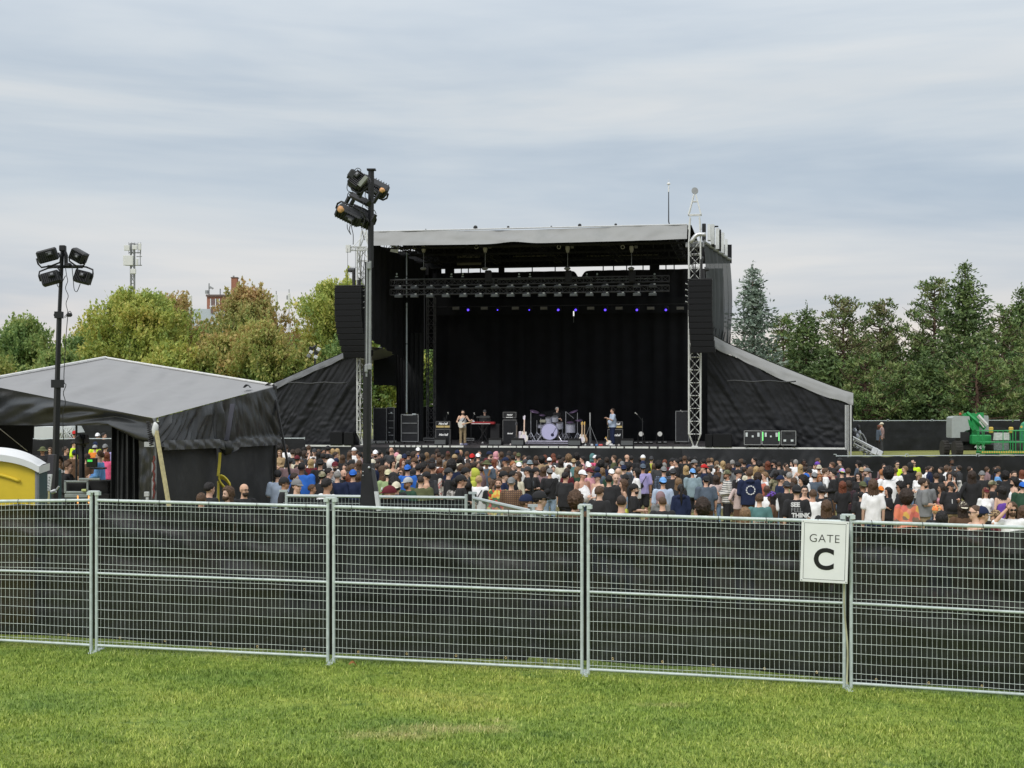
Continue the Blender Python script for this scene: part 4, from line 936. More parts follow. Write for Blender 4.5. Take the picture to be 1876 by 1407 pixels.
for i, x in enumerate((835, 887, 944, 996, 1082, 1134, 1192, 1246)):
    p = SP(x, 564.5, 9.3); b = onst('blinder_light', 'tan-faced rectangular blinder light on the rear bar, %s of eight' % ('leftmost' if i == 0 else 'rightmost') if i in (0, 7) else 'tan-faced rectangular blinder light on the rear bar, %s' % ordin(i, 8), 'stage light', p, 'blinder lights on the rear bar')
    MB().bbox((0, .06, 0), (.42, .1, .2), .02).build('housing', dark_m, b); MB().box((0, -.0, 0), (.38, .01, .15)).build('reflector', mat('tan_reflector', (.30, .28, .23) if i % 2 else (.20, .19, .17), .5, var=.3, vs=20), b)
bar = onst('lighting_bar', 'thin dark bar along the rear drape carrying blue and tan lights', 'bar', (0, 9.6, SP(1000, 560, 9.6).z)); m = MB(); m.cyl((SP(800, 560, 9.6).x, 0, 0), (SP(1262, 560, 9.6).x, 0, 0), .03); m.build('tube', black_p, bar)
p = SP(1051, 574.5, 9.2); f = onst('hanging_tag', 'small bright white tag hanging below the rear lighting bar', 'tag', p); MB().bbox((0, 0, 0), (.07, .02, .28), .01).build('tag', mat('tag_white_glow', (.9, .9, .9), .5, emit=((1, 1, 1), .6)), f); MB().cyl((0, 0, -.14), (0, 0, -.5), .008).build('cord', alu_d, f)  # tag is no lamp; its brightness comes from added emission

# ---------------------------------------------------------------- backline
gold = mat('amp_gold', (.55, .42, .17), .45, var=.1); piping = mat('amp_piping', (.20, .20, .20), .5); wink = mat('white_ink', (.82, .82, .82), .5, var=.02); tolex = mat('tolex', (.014, .014, .016), .6, bump=.3, bs=90); grillc = mat('grille_cloth', (.012, .013, .016), .85, var=.3)
def outline(w, h, y, t=.018):
    m = MB()
    for (a, b) in (((-w/2, 0), (w/2, 0)), ((-w/2, h), (w/2, h)), ((-w/2, 0), (-w/2, h)), ((w/2, 0), (w/2, h))):
        m.box(((a[0]+b[0])/2, y, (a[1]+b[1])/2), (abs(a[0]-b[0])+t, .012, abs(a[1]-b[1])+t))
    return m
def onpix(x0, x1, y0, yb, v):
    """size and floor point of an upright thing on deck"""
    a, b = SP(x0, yb, v), SP(x1, y0, v); return (a.x+b.x)/2, b.x-a.x, b.z-a.z
def amp(x0, x1, yh, yc, v, label, script, gold_=True, hh=None):
    cx, W_, Hh = onpix(x0, x1, yh, 812, v); Ht = SP(0, yh, v).z-DK; Hc = SP(0, yc, v).z-DK
    r = onst('amplifier_stack', label, 'amplifier', (cx, v, DK), 'amplifier stacks on stage')
    MB().bbox((0, .18, Hc/2), (W_, .36, Hc-.02), .02).build('cabinet', tolex, r); MB().box((0, -.008, Hc/2), (W_*.9, .012, Hc*.92)).build('grille_cloth', grillc, r)
    outline(W_*.97, Hc*.95, -.012, .02).build('piping', piping, r)
    MB().bbox((0, .14, Hc+.02+(Ht-Hc-.02)/2), (W_, .28, Ht-Hc-.03), .02).build('amp_head', tolex, r)
    m = outline(W_*.95, (Ht-Hc)*.84, -.008, .018); m.v = [(x, y, z+Hc+.05) for x, y, z in m.v]; m.build('head_piping', piping, r)
    if gold_: MB().box((0, -.01, Hc+.04+(Ht-Hc)*.16), (W_*.92, .012, (Ht-Hc)*.27)).build('control_panel', gold, r)
    if script:
        s = W_*.20 if gold_ else W_*.13
        text('maker_script', 'Marshall', s, wink, r, (0, -.022, Hc+(Ht-Hc)*(.66 if gold_ else .58)), shear=.35, bold=.006, spacing=.9)
        text('maker_script', 'Marshall', s, wink, r, (.02, -.022, Hc*(.60 if gold_ else .42)), shear=.35, bold=.006, spacing=.9)
        if not gold_: text('maker_script', 'Marshall Cabinet', s*.55, wink, r, (0, -.022, Hc+(Ht-Hc)*.22), shear=.0, bold=.004)
    return r, W_, Hc, Ht
amp(798, 825, 770, 782.5, 2.6, 'black amplifier stack with gold control strip behind the left guitarist', True)
amp(921, 946, 754, 765.5, 3.0, 'tall black bass amplifier stack right of the keyboards', True, gold_=False)
amp(1113, 1141, 770, 782, 3.0, 'black amplifier stack with gold strip behind the right guitarist', True)
wedm = mat('wedge_grey', (.075, .08, .082), .7, var=.3, vs=60)
for i, (x0, x1) in enumerate(((798, 819), (897, 920.5), (938, 961), (1042, 1065), (1138, 1161))):
    cx, W_, H_ = onpix(x0, x1, 802.5, 813, .7); r = onst('wedge_monitor', ['grey-grilled wedge monitor in front of the left amplifier stack', 'grey-grilled wedge monitor in front of the keyboards', 'grey-grilled wedge monitor beside the white guitar', 'grey-grilled wedge monitor at the right corner of the drum riser', 'grey-grilled wedge monitor right of the standing guitarist'][i], 'monitor speaker', (cx, .7, DK), 'wedge monitors along the stage front')
    M_ = Matrix.Rotation(R(90), 4, 'Z')
    m = MB(); h = .38; m.prism([(-.28, 0), (.28, 0), (.28, .12), (-.12, h), (-.28, h)], -W_/2, W_/2); m.v = [(y, x, z) for x, y, z in m.v]; m.f = [tuple(reversed(f)) for f in m.f]; m.build('cabinet', black_m, r)
    m = MB(); m.box((0, -.285, .20), (W_*.94, .01, .30), rot=(R(-8), 0, 0)); m.build('grille', wedm, r)
    MB().box((0, -.292, .07), (W_*.5, .006, .02)).build('handle', alu_d, r)
# road cases and racks, left of stage
rail = mat('case_rail', (.36, .37, .38), .4, .5); casem = mat('case_black', (.02, .021, .025), .5, var=.2)
def case(x0, x1, y0, v, label, kind='road_case', shelves=0, cat='case', group=None, extras=()):
    cx, W_, _ = onpix(x0, x1, y0, 812, v); H_ = SP(0, y0, v).z-DK; r = onst(kind, label, cat, (cx, v, DK), group)
    MB().bbox((0, .3, H_/2+.06), (W_, .55, H_-.14), .015).build('body', casem, r)
    m = outline(W_, H_-.14, .015, .03); m.v = [(x, y, z+.13) for x, y, z in m.v]; m.build('edge_trim', rail, r)
    for a in (-1, 1): MB().cyl((a*W_*.38, .1, .06), (a*W_*.38+.04, .1, .06), .06, n=10).build('caster', rubber, r)
    for k in range(shelves): MB().box((0, .0, H_*(k+1)/(shelves+1)+.05), (W_*.86, .04, .035)).build('shelf', rail, r)
    for (dx, dz, w_, h_, mm) in extras: MB().box((dx*W_, .012, dz*H_), (w_, .012, h_), ).build('latch_plate', mm, r)
    return r
gl = mat('green_glow_tape', (.25, .95, .30), .5, emit=((.2, 1, .25), .35)); pale = mat('case_label', (.55, .60, .62), .5)
case(684, 708, 747, 3.2, 'tall black case standing just right of the left tower'); case(709, 722, 746, 3.6, 'narrow rack of radio gear left of the silver pipe', 'equipment_rack', 4, 'rack', None, [(-.25, .22, .1, .06, pale), (.25, .22, .1, .06, pale), (-.2, .3, .1, .05, pale), (.1, .85, .08, .06, pale)])
case(735, 766, 758, 2.6, 'open-shelved rack with pale trays around the silver pipe', 'equipment_rack', 2, 'rack', None, [(-.1, .97, .5, .05, rail), (.25, 1.0, .2, .08, pale)])
case(776, 797, 799, 5.0, 'low black case with silver edges left of the amplifier'); case(853, 868, 799, 5.4, 'low silver-edged case behind the left guitarist')
case(1363, 1395, 784.5, -.0+.12, 'black road case with pale corner labels, first right of the subwoofer', extras=[(-.36, .80, .09, .2, pale), (.34, .80, .09, .2, pale), (0, .68, .1, .1, pale)], group='road cases in front of the right wing') if False else None
for i, (x0, x1, ex, lb) in enumerate(((1363.5, 1394.5, [(-.36, .76, .1, .2, pale), (.34, .76, .1, .2, pale), (0, .66, .09, .09, pale)], 'black road case with two pale labels, left of the green-taped one'), (1396.5, 1428, [(-.3, .76, .09, .2, pale), (.34, .76, .1, .2, pale), (0, .66, .08, .08, pale), (-.47, .66, .05, .42, gl), (.47, .66, .05, .42, gl)], 'black road case marked with bright green tape'), (1431, 1458, [(-.25, .42, .12, .1, pale), (.25, .42, .12, .1, pale), (0, .82, .3, .03, blk_ink)], 'black road case with low pale labels, right of the green-taped one'))):
    case(x0, x1, 784.5, -.35+.0, lb, extras=ex, group='road cases in front of the right wing') if False else case(x0, x1, 784.5, .28-.62, lb, extras=ex, group='road cases in front of the right wing')
# low subwoofers on the wing fronts
for (x0, x1, y0, lb) in ((1306, 1341, 790, 'wide black subwoofer on deck right of the right tower'), (1292, 1305, 790.5, 'narrow black speaker between right tower and wide subwoofer'), (607, 630, 789, 'black subwoofer on deck left of the left tower'), (632, 650, 789.5, 'small black fan case beside the left tower foot')):
    cx, W_, _ = onpix(x0, x1, y0, 812, -.0); H_ = SP(0, y0, -.0).z-DK; r = onst('subwoofer', lb, 'speaker', (cx, -.1, DK), 'low speakers at the stage front')
    MB().bbox((0, .05, H_/2), (W_, .4, H_), .02).build('cabinet', cabm, r); MB().box((0, -.155, H_/2), (W_*.93, .012, H_*.9)).build('grille', mat('grille', (.02, .02, .02), .7), r)
# drum riser and kit
cx, W_, _ = onpix(964, 1060, 803, 813, 3.2); zr = SP(0, 802.5, 3.0).z-DK
rs_ = onst('drum_riser', 'low black drum riser with bright silver edge', 'riser', (cx, 4.2, DK)); MB().box((0, 0, zr-.06), (W_, 2.4, .10)).build('platform', casem, rs_)
MB().box((0, -1.22, zr-.03), (W_, .03, .05)).build('edge_trim', mat('riser_edge', (.55, .53, .66), .4), rs_); MB().box((0, -1.22, zr-.13), (W_, .03, .035)).build('edge_trim', mat('riser_edge', (.5, .5, .6)), rs_)
for a in (-1, -.3, .4, 1): MB().cyl((a*W_*.47, -1.1, 0), (a*W_*.47, -1.1, zr-.1), .03, n=6).build('leg', alu_d, rs_)
kz = DK+zr-.01; chrome = mat('chrome', (.45, .46, .52), .28, .8); lav = mat('drum_head_lavender', (.50, .49, .72), .5, var=.04); shell = mat('drum_shell_sparkle', (.45, .46, .55), .35, .3, var=.4, vs=40); cymb = mat('cymbal_bronze', (.16, .11, .20), .35, .6)
p = SP(1006, 801, 3.1); dk = onst('drum_kit', 'drum kit with large lavender bass drum head on the riser', 'drum kit', (p.x, 3.5, kz))
kr = .44; M_ = None
m = MB(); m.cyl((0, -.30, kr+.03), (0, .25, kr+.03), kr, n=32); m.build('bass_drum', shell, dk, smooth=40)
m = MB(); m.cyl((0, -.315, kr+.03), (0, -.305, kr+.03), kr*.94, n=32); m.build('bass_drum_head', lav, dk)
m = MB(); m.tube([(math.cos(a*.3)*kr*.98, -.31, kr+.03+math.sin(a*.3)*kr*.98) for a in range(22)], .022, 6); m.build('hoop', mat('hoop', (.25, .25, .33), .4), dk)
m = MB(); m.cyl((.16, -.325, .30), (.16, -.317, .30), .085, n=16); m.box((.24, -.325, .47), (.02, .01, .42), rot=(0, R(30), 0)); m.build('head_logo', mat('logo_navy', (.02, .02, .06), .6), dk)
def drum(x, y, z, r, h, tilt=0.2): 
    m = MB(); m.cyl((x, y, z), (x, y-tilt*h, z+h), r, n=20); m.build('tom_drum', shell, dk, smooth=40); MB().cyl((x, y-tilt*h, z+h), (x, y-tilt*h-.003, z+h+.012), r*1.03, n=20).build('drum_rim', chrome, dk)
drum(-.07, -.1, .92, .16, .26); drum(.26, -.05, .98, .17, .26); drum(.48, .05, .62, .19, .3); drum(1.05, .1, .42, .25, .42, .05); drum(-.5, .3, .65, .2, .16, .05)
def stand(x, y, h, r=.016, spread=.3, boom=None):
    m = MB(); m.cyl((x, y, .1), (x, y, h), r, n=6)
    for k in range(3): a = k*2.1+.5+x; m.cyl((x, y, .42), (x+spread*math.cos(a), y+spread*math.sin(a), 0), r*.9, n=5); m.cyl((x, y, .2), (x+spread*.55*math.cos(a), y+spread*.55*math.sin(a), .19), r*.5, n=4)
    if boom: m.cyl((x, y, h), boom, r*.7, n=5)
    m.build('stand', chrome, dk)
stand(-1.02, 0, 1.55, .02); stand(-.72, .1, 1.05); stand(-.5, .0, 1.15); stand(.82, -.05, 1.5, .02, boom=(1.25, -.1, 1.15)); stand(1.42, 0, 1.45); stand(.95, .2, .95); stand(.62, .1, .8)
for (x, y, z, r, tl) in ((-.82, 0, 1.50, .26, .3), (-.45, .1, 1.32, .18, .2), (1.2, .1, 1.5, .25, -.3), (1.5, 0, 1.05, .2, 0), (1.05, -.05, .95, .2, 0)):
    m = MB(); m.cyl((x, y, z), (x, y, z+.012), r*.25, r*.05, n=20, M=None); m.ball((x, y, z), (r, r, .015), 20, 4); q = Matrix.Translation((x, y, z)) @ Matrix.Rotation(tl, 4, 'Y') @ Matrix.Rotation(.25, 4, 'X') @ Matrix.Translation((-x, -y, -z)); m.v = [tuple(q @ Vector(v)) for v in m.v]; m.build('cymbal', cymb, dk, smooth=True)
MB().bbox((-.35, -.2, 1.0), (.32, .2, .16), .03).build('cowbell_pad', mat('pad_tan', (.25, .25, .2), .7), dk)
m = MB(); 
for s_ in (-1, 1): m.cyl((s_*.43, -.15, .3), (s_*.62, -.3, 0), .015); m.cyl((s_*.43, .1, .3), (s_*.6, .2, 0), .012)
m.build('spurs', chrome, dk)
for k in range(3): MB().ball((-.3+.5*k, .5, .10), (.16, .12, .09), 8, 6).build('pedal', alu_d, dk)
# keyboards
p = SP(885, 775, 3.4); kb = onst('keyboard', 'red keyboard on black X stand with a second keyboard above', 'keyboard', (p.x, 3.4, DK)); kz = p.z-DK
MB().bbox((0, 0, kz), (1.28, .35, .13), .02).build('keyboard_body', mat('keyboard_red', (.30, .025, .03), .4), kb)
MB().box((-.08, -.182, kz-.03), (1.0, .015, .035)).build('keys', mat('keys_white', (.6, .6, .6), .4), kb)
MB().bbox((.0, .15, kz+.30), (.72, .3, .08), .02).build('upper_keyboard', mat('keyboard_dark', (.05, .055, .055), .5), kb)
m = MB(); m.cyl((-.32, -.05, 0), (.3, -.05, kz-.06), .022); m.cyl((.32, .05, 0), (-.3, .05, kz-.06), .022); m.cyl((-.35, .2, kz), (-.35, .2, kz+.28), .02); m.cyl((.35, .2, kz), (.35, .2, kz+.28), .02); m.build('x_stand', black_p, kb)
MB().bbox((.62, .2, kz*.5), (.5, .3, kz*.92), .03).build('cloth_cover', mat('cloth_black', (.02, .02, .022), .9), kb)
# microphones
def mic(x, yt, v, label, lean=0., white=False):
    p = SP(x, yt, v); r = onst('microphone_stand', label, 'microphone', (p.x+lean*.35, v, DK), 'microphone stands on stage'); h = p.z-DK
    m = MB(); m.cyl((0, 0, 0), (0, 0, h-.25), .013, n=6); m.cyl((.06*(1 if lean else 0), 0, h-.45), (-lean*.30, -.03, h-.03), .010, n=5)
    for k in range(3): m.cyl((0, 0, .1), (.28*math.cos(k*2.09), .28*math.sin(k*2.09), 0), .010, n=5)
    m.build('stand', dark_m, r)
    m = MB(); m.ball((-lean*.35, -.05, h), (.032, .032, .03), 8, 6); m.cyl((-lean*.35, -.05, h), (-lean*.30+.05, -.03, h-.08), .02, .014, n=6); m.build('microphone', mat('mic_silver', (.55, .55, .53), .4, .3), r)
mic(1164, 756.5, 1.2, 'microphone on stand right of the standing guitarist', 1.); mic(869, 757, 1.6, 'microphone on stand beside the keyboards', -.5); mic(1247, 752, 4, 'thin microphone boom stand near the right tower', 1.); mic(821, 756, 2.2, 'microphone on stand left of the left guitarist', -.6)
# tripod pole
p = SP(1081, 812, 2.2); r = onst('tripod_pole', 'silver pole on a tripod between drum kit and right guitarist', 'stand', (p.x, 2.2, DK)); h = SP(1081, 756, 2.2).z-DK
m = MB(); m.cyl((0, 0, .05), (0, 0, h*.6), .02, n=8); m.build('pole', alu_d, r); MB().cyl((0, 0, h*.6), (0, 0, h), .032, n=8).build('upper_pole', alu, r)
for (x, y) in ((-.38, .1), (.42, -.05), (.05, .45)): MB().cyl((0, 0, h*.62), (x, y, 0), .012, n=5).build('leg', alu_d, r)
# guitars on stands
def guitar(M_, root, bodyc, neckc, headc, pick=None, size=1., parts=True):
    """standing along local z, body at the bottom; M_ puts it in place"""
    o = [(-.16, .0), (-.19, .12), (-.17, .24), (-.10, .30), (-.115, .40), (-.075, .45), (-.04, .39), (.04, .39), (.08, .43), (.115, .38), (.10, .30), (.16, .24), (.19, .12), (.16, .0), (.08, -.05), (-.08, -.05)]
    MB().prism([(x*size, z*size) for x, z in o], -.022, .022, M_).build('guitar_body', bodyc, root)
    if pick: MB().prism([(x*size, z*size) for x, z in ((-.09, .05), (-.1, .2), (-.03, .33), (.05, .3), (.09, .15), (.04, .03))], -.0265, -.0225, M_).build('pickguard', pick, root)
    MB().box((0, -.02, .62*size), (.055, .025, .66*size), M_).build('guitar_neck', neckc, root)
    MB().prism([(x*size, (z+.93)*size) for x, z in ((-.03, 0), (-.055, .06), (-.05, .16), (.02, .22), (.045, .18), (.03, 0))], -.028, -.008, M_).build('headstock', headc, root)
    m = MB()
    for k in range(6): m.cyl((-.055, -.018, (.98+.025*k)*size), (-.085, -.018, (.98+.025*k)*size), .009, n=4, M=M_)
    m.build('tuning_pegs', chrome, root, kind='stuff')
def gstand(root):
    m = MB(); m.cyl((0, .12, 0), (0, .1, .75), .014)
    for a in (-.25, .25): m.cyl((0, .12, .35), (a, -.1, 0), .012); m.cyl((0, .1, .2), (a*.5, -.06, .18), .011)
    m.cyl((0, .12, .35), (0, .4, 0), .012); m.build('guitar_stand', black_p, root)
maple_ = mat('maple_neck', (.62, .43, .27), .5); cream = mat('guitar_cream', (.74, .70, .64), .35, var=.03); gold_w = mat('guitar_gold', (.60, .38, .10), .4); lavw = mat('guitar_lavender_white', (.68, .62, .70), .4)
for (x, yt, v, bm_, nm_, hm_, lb) in ((960, 763, 1.6, cream, mat('neck_pink', (.70, .50, .40), .5), lavw, 'white electric guitar with pale neck on a stand left of the drum riser'), (946.5, 774, 2.0, mat('guitar_black', (.03, .03, .032), .4), mat('neck_dark', (.10, .07, .05), .5), black_p, 'dark electric guitar on a stand beside the bass amplifier'),
                           (1066, 773, 2.0, cream, maple_, gold_w, 'left of two gold-necked guitars standing right of the drums'), (1070.5, 773, 2.2, mat('guitar_tan', (.45, .30, .18), .4), maple_, gold_w, 'right of two gold-necked guitars standing right of the drums')):
    p = SP(x, yt, v); h = p.z-DK; s_ = (h-.12)/1.15; r = onst('electric_guitar', lb, 'guitar', (p.x, v, DK), 'electric guitars on stands')
    guitar(Matrix.Translation((0, 0, .17*s_)) @ Matrix.Rotation(R(-7), 4, 'X') @ Matrix.Diagonal((s_*.95, 1, s_, 1)), r, bm_, nm_, hm_, pick=lavw if bm_ is cream else None); gstand(r)
for (x, w_, h_, mm, lb) in ((953.2, .16, .5, lavw, 'white rounded guitar case back beside the white guitar'),):
    p = SP(x, 812, 1.8); r = onst('drum_pad', lb, 'case', (p.x, 1.8, DK)); MB().bbox((0, 0, .42), (w_, .08, .55), .07).build('case_shell', mm, r)
p = SP(1116, 812, .9); r = onst('floor_guitar', 'white guitar lying tilted against a pedal case at the right guitarist feet', 'guitar', (p.x-.05, .8, DK+.05)); guitar(Matrix.Translation((.05, 0, .06)) @ Matrix.Rotation(R(-38), 4, 'Y') @ Matrix.Rotation(R(-62), 4, 'X') @ Matrix.Diagonal((.8, 1, .7, 1)), r, cream, maple_, gold_w)
for (x, c, lb, w_) in ((1084.5, (.6, .6, .62), 'small white box on deck by the tripod pole', .13), (1093, (.08, .2, .45), 'blue effects pedal on deck near the right guitarist', .12), (1100.5, (.6, .1, .1), 'red and white effects pedal on deck near the right guitarist', .2), (1072.5, (.5, .52, .5), 'tiny pale box on deck right of the wedge monitor', .08), (936, (.5, .45, .45), 'small pale dome at the deck edge between two monitors', .12), (853, (.12, .12, .2), 'pedal at the left guitarist feet', .2), (846, (.3, .3, .4), 'small grey pedal by the left guitarist shoe', .12), (1134, (.45, .42, .4), 'small pedal on deck before the right amplifier', .1)):
    p = SP(x, 812, .5); r = onst('effects_pedal', lb, 'pedal', (p.x, .5, DK+.005)); MB().bbox((0, 0, .05), (w_, .12, .09), .02).build('housing', mat('pedal_%d' % x, c, .5), r); MB().cyl((0, -.02, .095), (0, -.02, .115), .02, n=8).build('switch', chrome, r)
for i, x in enumerate((1174.5, 1209)):
    p = SP(x, 795, 6); r = onst('round_floodlight', ['round white-faced floor light, left of the pair at the drape foot', 'round white-faced floor light, right of the pair at the drape foot'][i], 'stage light', (p.x, 6, DK), 'round floor lights at the drape foot'); z = p.z-DK
    MB().cyl((0, .15, z), (0, -.02, z), .14, .15, n=20).build('housing', black_p, r); MB().cyl((0, -.02, z), (0, -.035, z), .125, n=20).build('lens', mat('lens_white', (.75, .75, .72), .4), r); m = MB(); m.cyl((-.17, .05, z), (-.17, .05, 0), .012); m.cyl((.17, .05, z), (.17, .05, 0), .012); m.build('yoke', black_p, r)
for i, x in enumerate((1163, 1172, 1184, 1191, 1207, 1217, 1240)):
    p = SP(x, 806, 4+.2*i); r = onst('floor_batten', 'dark floor batten lying along the right rear deck, %s' % ordin(i, 7), 'stage light', (p.x, p.y, DK), 'floor battens along the right rear deck'); MB().bbox((0, 0, .08), (.3, .15, .14), .02).build('housing', black_m, r); MB().box((.05, -.08, .10), (.15, .01, .025)).build('strip', alu, r)
p = SP(1242, 812, 5.5); case(1238, 1262, 752, 5.0, 'tall dark cabinet behind the right tower', 'amp_rack', 0, 'cabinet')
# monitor tent of the drummer: low dark mesh dome behind the kit
p = SP(1018, 805, 6.5); r = onst('drum_shield', 'low dark gauze wind shield rising behind the drum kit', 'screen', (p.x, 6.2, DK)); m = MB(); m.grid(lambda a, b: (-1.9+3.8*a, .5*math.sin(a*math.pi), (1.5+.25*math.sin(a*math.pi)-.7*abs(a*2-1)**3)*b), 24, 8); m.build('gauze', mat('gauze', (.012, .013, .016), .9, trans=.55), r)
# ---------------------------------------------------------------- mixing tent (left)
tC, tR, tL = at(283, 766, 28), at(503, 707.5, 34), at(-42, 701, 34); tP = Vector((tL.x+tR.x-tC.x, tL.y+tR.y-tC.y, at(245, 657, tL.y+tR.y-tC.y).z))
tent = thing('mixing_tent', 'large black-walled tent with sloping grey fabric roof at the left', 'tent', (tC.x, tC.y, G(tC.x, tC.y)))
tentm = mat('tent_tarp', (.017, .0185, .0195), .36, var=.3, vs=.9, bump=.35, bs=6, spec=.45, dirt=((.035, .037, .04), .5, 1.5))
troof = mat('tent_roof', (.235, .235, .24), .55, var=.07, vs=.8, dirt=((.17, .17, .175), .6, .8), bump=.1, bs=4)
def bil(u, v): return tC*(1-u)*(1-v)+tR*u*(1-v)+tL*(1-u)*v+tP*u*v
def roofp(u, v):
    p = bil(u, v); ed = min(1, 7*u, 7*(1-u), 7*v, 7*(1-v)); t = v*1.0-u*.30+.10*noise.noise(Vector((u*1.6, v*2.2, 6)))
    p.z += -.16*math.sin(math.pi*u)*math.sin(math.pi*v)-.06*math.sin(math.pi*v)*(1-u)**4+ed*(.07*noise.noise(Vector((u*2.2+v*1.5, v*8-u*3, 1)))+.06*abs(math.sin(t*15))**3+.035*abs(math.sin(t*27+1))**4*noise.noise(Vector((u*3, v*3, 9)))*2)
    return p
m = MB(); m.grid(roofp, 90, 90); m.build('roof_fabric', troof, tent, True, smooth=True)
m = MB(); m.tube([bil(1, k/10)+Vector((0, 0, .03)) for k in range(11)], .03, 6); m.build('ridge_rope', mat('edge_white', (.62, .62, .61), .6), tent, True)
m = MB(); m.tube([bil(k/10, 1)+Vector((0, 0, .03)) for k in range(11)], .045, 6); m.build('ridge_edge', mat('edge_white', (.62, .62, .61), .6), tent, True)
zg = lambda p: G(p.x, p.y)
def rvz(t): return [1.07, .98, 1.0, 1.16, 1.32][0]  # placeholder depth of the valance
hemz = lambda t: at(283+220*t, 821-9*t+10*math.exp(-((t-.52)/.06)**2)*1, 28+6*t).z
def rwall(u, v):     # valance, right side
    p = bil(u, 0); z = hemz(u)+(p.z-hemz(u))*v; n_ = Vector((.97, -.24, 0)); t = u*6.2
    g = math.exp(-((u-.50)/.10)**2)
    tt = t+(u-.5)*(1-v)*-2.0; d = .10*noise.noise(Vector((tt*2.0, v*1.3, 3)))+.09*abs(noise.noise(Vector((tt*4.2, v*.8, 6))))+.03*noise.noise(Vector((tt*12, v*3, 6)))+.05*math.sin((t*11+v*8*(u-.5)))*g*(1-v*.4)
    d += .10*math.exp(-((v-.04)/.07)**2)
    return Vector((p.x, p.y, z))+n_*(.07+d*min(1, (1-v)*4+.05))
m = MB(); m.grid(rwall, 160, 50); m.build('valance', tentm, tent, True, smooth=True)
m = MB(); m.grid(lambda u, v: Vector(rwall(u, 0))+Vector((.97, -.24, 0))*(.04+.012*math.sin(v*3.1)+.012*math.sin(u*70+v*6+4*noise.noise(Vector((u*9, 0, 2)))))+Vector((0, 0, -.04+.20*v)), 160, 6); m.build('hem_band', mat('hem_band', (.06, .063, .067), .4, var=.3, vs=4, spec=.6), tent, True, smooth=True)
lowm = mat('tent_lower_wall', (.024, .025, .026), .75, var=.35, vs=1.2, bump=.3, bs=25, dirt=((.06, .06, .06), .6, 1.6))
for (u0, u1, sd) in ((0.0, .475, 1), (.50, 1.0, 2)):
    def lw(a, b, u0=u0, u1=u1, sd=sd):
        u = u0+(u1-u0)*a; p = bil(u, 0); z0 = zg(p)+.03; z = z0+(hemz(u)+.12-z0)*b; d = .09*noise.noise(Vector((a*2.2+b*1.6, b*2.5, sd)))+.03*noise.noise(Vector((a*9, b*4, sd)))
        return Vector((p.x, p.y, z))+Vector((.97, -.24, 0))*(-.03+d*.8)
    m = MB(); m.grid(lw, 40, 30); m.build('lower_wall', lowm, tent, True, smooth=True)
# strap pulling the hem together: purple fold, yellow ratchet strap with its loose coil
q = bil(.49, 0); zq = hemz(.49)
m = MB(); m.grid(lambda a, b: Vector((q.x+.16+(a-.5)*.10, q.y-.1, zq+1.05*b))+Vector((.17*b+.05*math.sin(a*3), -.03, 0)), 6, 12); m.build('gather_fold', mat('fold_violet', (.06, .06, .085), .35, spec=.7), tent, True, smooth=True)
m = MB(); m.ball((q.x+.20, q.y-.14, zq+.06), (.16, .12, .17), 12, 9, fn=lambda v: 1+.25*noise.noise(v*3)); m.build('gather_knot', tentm, tent, True, smooth=True)
yel = mat('strap_yellow', (.62, .52, .07), .6, var=.15)
yy = at(404, 829, 30.6); ye = at(401, 872, 30.6)
m = MB(); m.grid(lambda a, b: (yy.x+(ye.x-yy.x)*b+(a-.5)*.065, 30.55+.02*math.sin(b*5), yy.z+(ye.z-yy.z)*b), 2, 10)
m.grid(lambda a, b: (ye.x+.01+(a-.5)*.05, 30.5, ye.z-.1-.65*b), 2, 6)
for k in range(4): m.tube([(ye.x+.16+.13*math.cos(t*.55), 30.45+.06*k*.5, ye.z-.12-.05*k*.5+.11*math.sin(t*.55)-.10*math.cos(t*.55)) for t in range(12)], .022, 5)
r0 = tent; m.build('ratchet_strap', yel, tent, True, smooth=True)
# near corner post, laces, clips; wooden prop leaning at the corner
m = MB(); m.cyl((tC.x-.02, tC.y+.05, zg(tC)), tC+Vector((-.02, .05, 0)), .05, n=8); m.build('corner_post', alu_d, tent, True)
m = MB(); m.cyl((tR.x, tR.y+.05, zg(tR)), tR+Vector((0, .05, 0)), .05, n=8); m.build('far_post', black_p, tent, True)
m = MB(); m.box(at(274, 814, 27.9), (.20, .08, .10)); m.build('post_clip', mat('clip_grey', (.42, .43, .43), .5), tent, True)
m = MB(); m.tube([at(282+1.5*math.sin(k*2.2), 835+5.6*k, 27.8) for k in range(15)], .022, 5); m.build('red_cord', mat('cord_red', (.13, .03, .025), .7), tent, True)
m = MB(); 
for k in range(22): a = (k % 2)*2-1; m.cyl(at(271+4*a+k*.3, 772+2.0*k, 27.85), at(271-4*a+(k+1)*.3, 774+2.0*k, 27.85), .01, n=4)
m.build('lacing', black_p, tent, True)
sc_ = thing('socket_box', 'small pale socket box hanging at the tent corner just above the fence', 'box', at(269, 909, 27.7)); MB().bbox((0, 0, .04), (.10, .06, .10), .01).build('box_body', mat('clip_grey', (.42,.43,.43)), sc_); MB().bbox((.01, 0, -.06), (.06, .05, .07), .01).build('plug', mat('clip_grey', (.42,.43,.43)), sc_)
a, b = at(286, 789, 27.6), at(311, 935, 26.9)
pr_ = MB(); pr_.cyl(a, b, .045, n=4); o = pr_.build('timber_prop', mat('raw_timber', (.36, .32, .17), .8, var=.2, vs=12), None); tag(o, 'pale wooden prop leaning against the near tent corner', 'prop')
m = MB(); m.ball(a+Vector((-.02, 0, .03)), (.07, .05, .15), 8, 6, fn=lambda v: 1+.3*noise.noise(v*4)); o = m.build('plastic_wrap', mat('wrap_white', (.6, .62, .62), .3), None, smooth=True); tag(o, 'crumpled clear plastic tied at the top of the wooden prop', 'plastic')
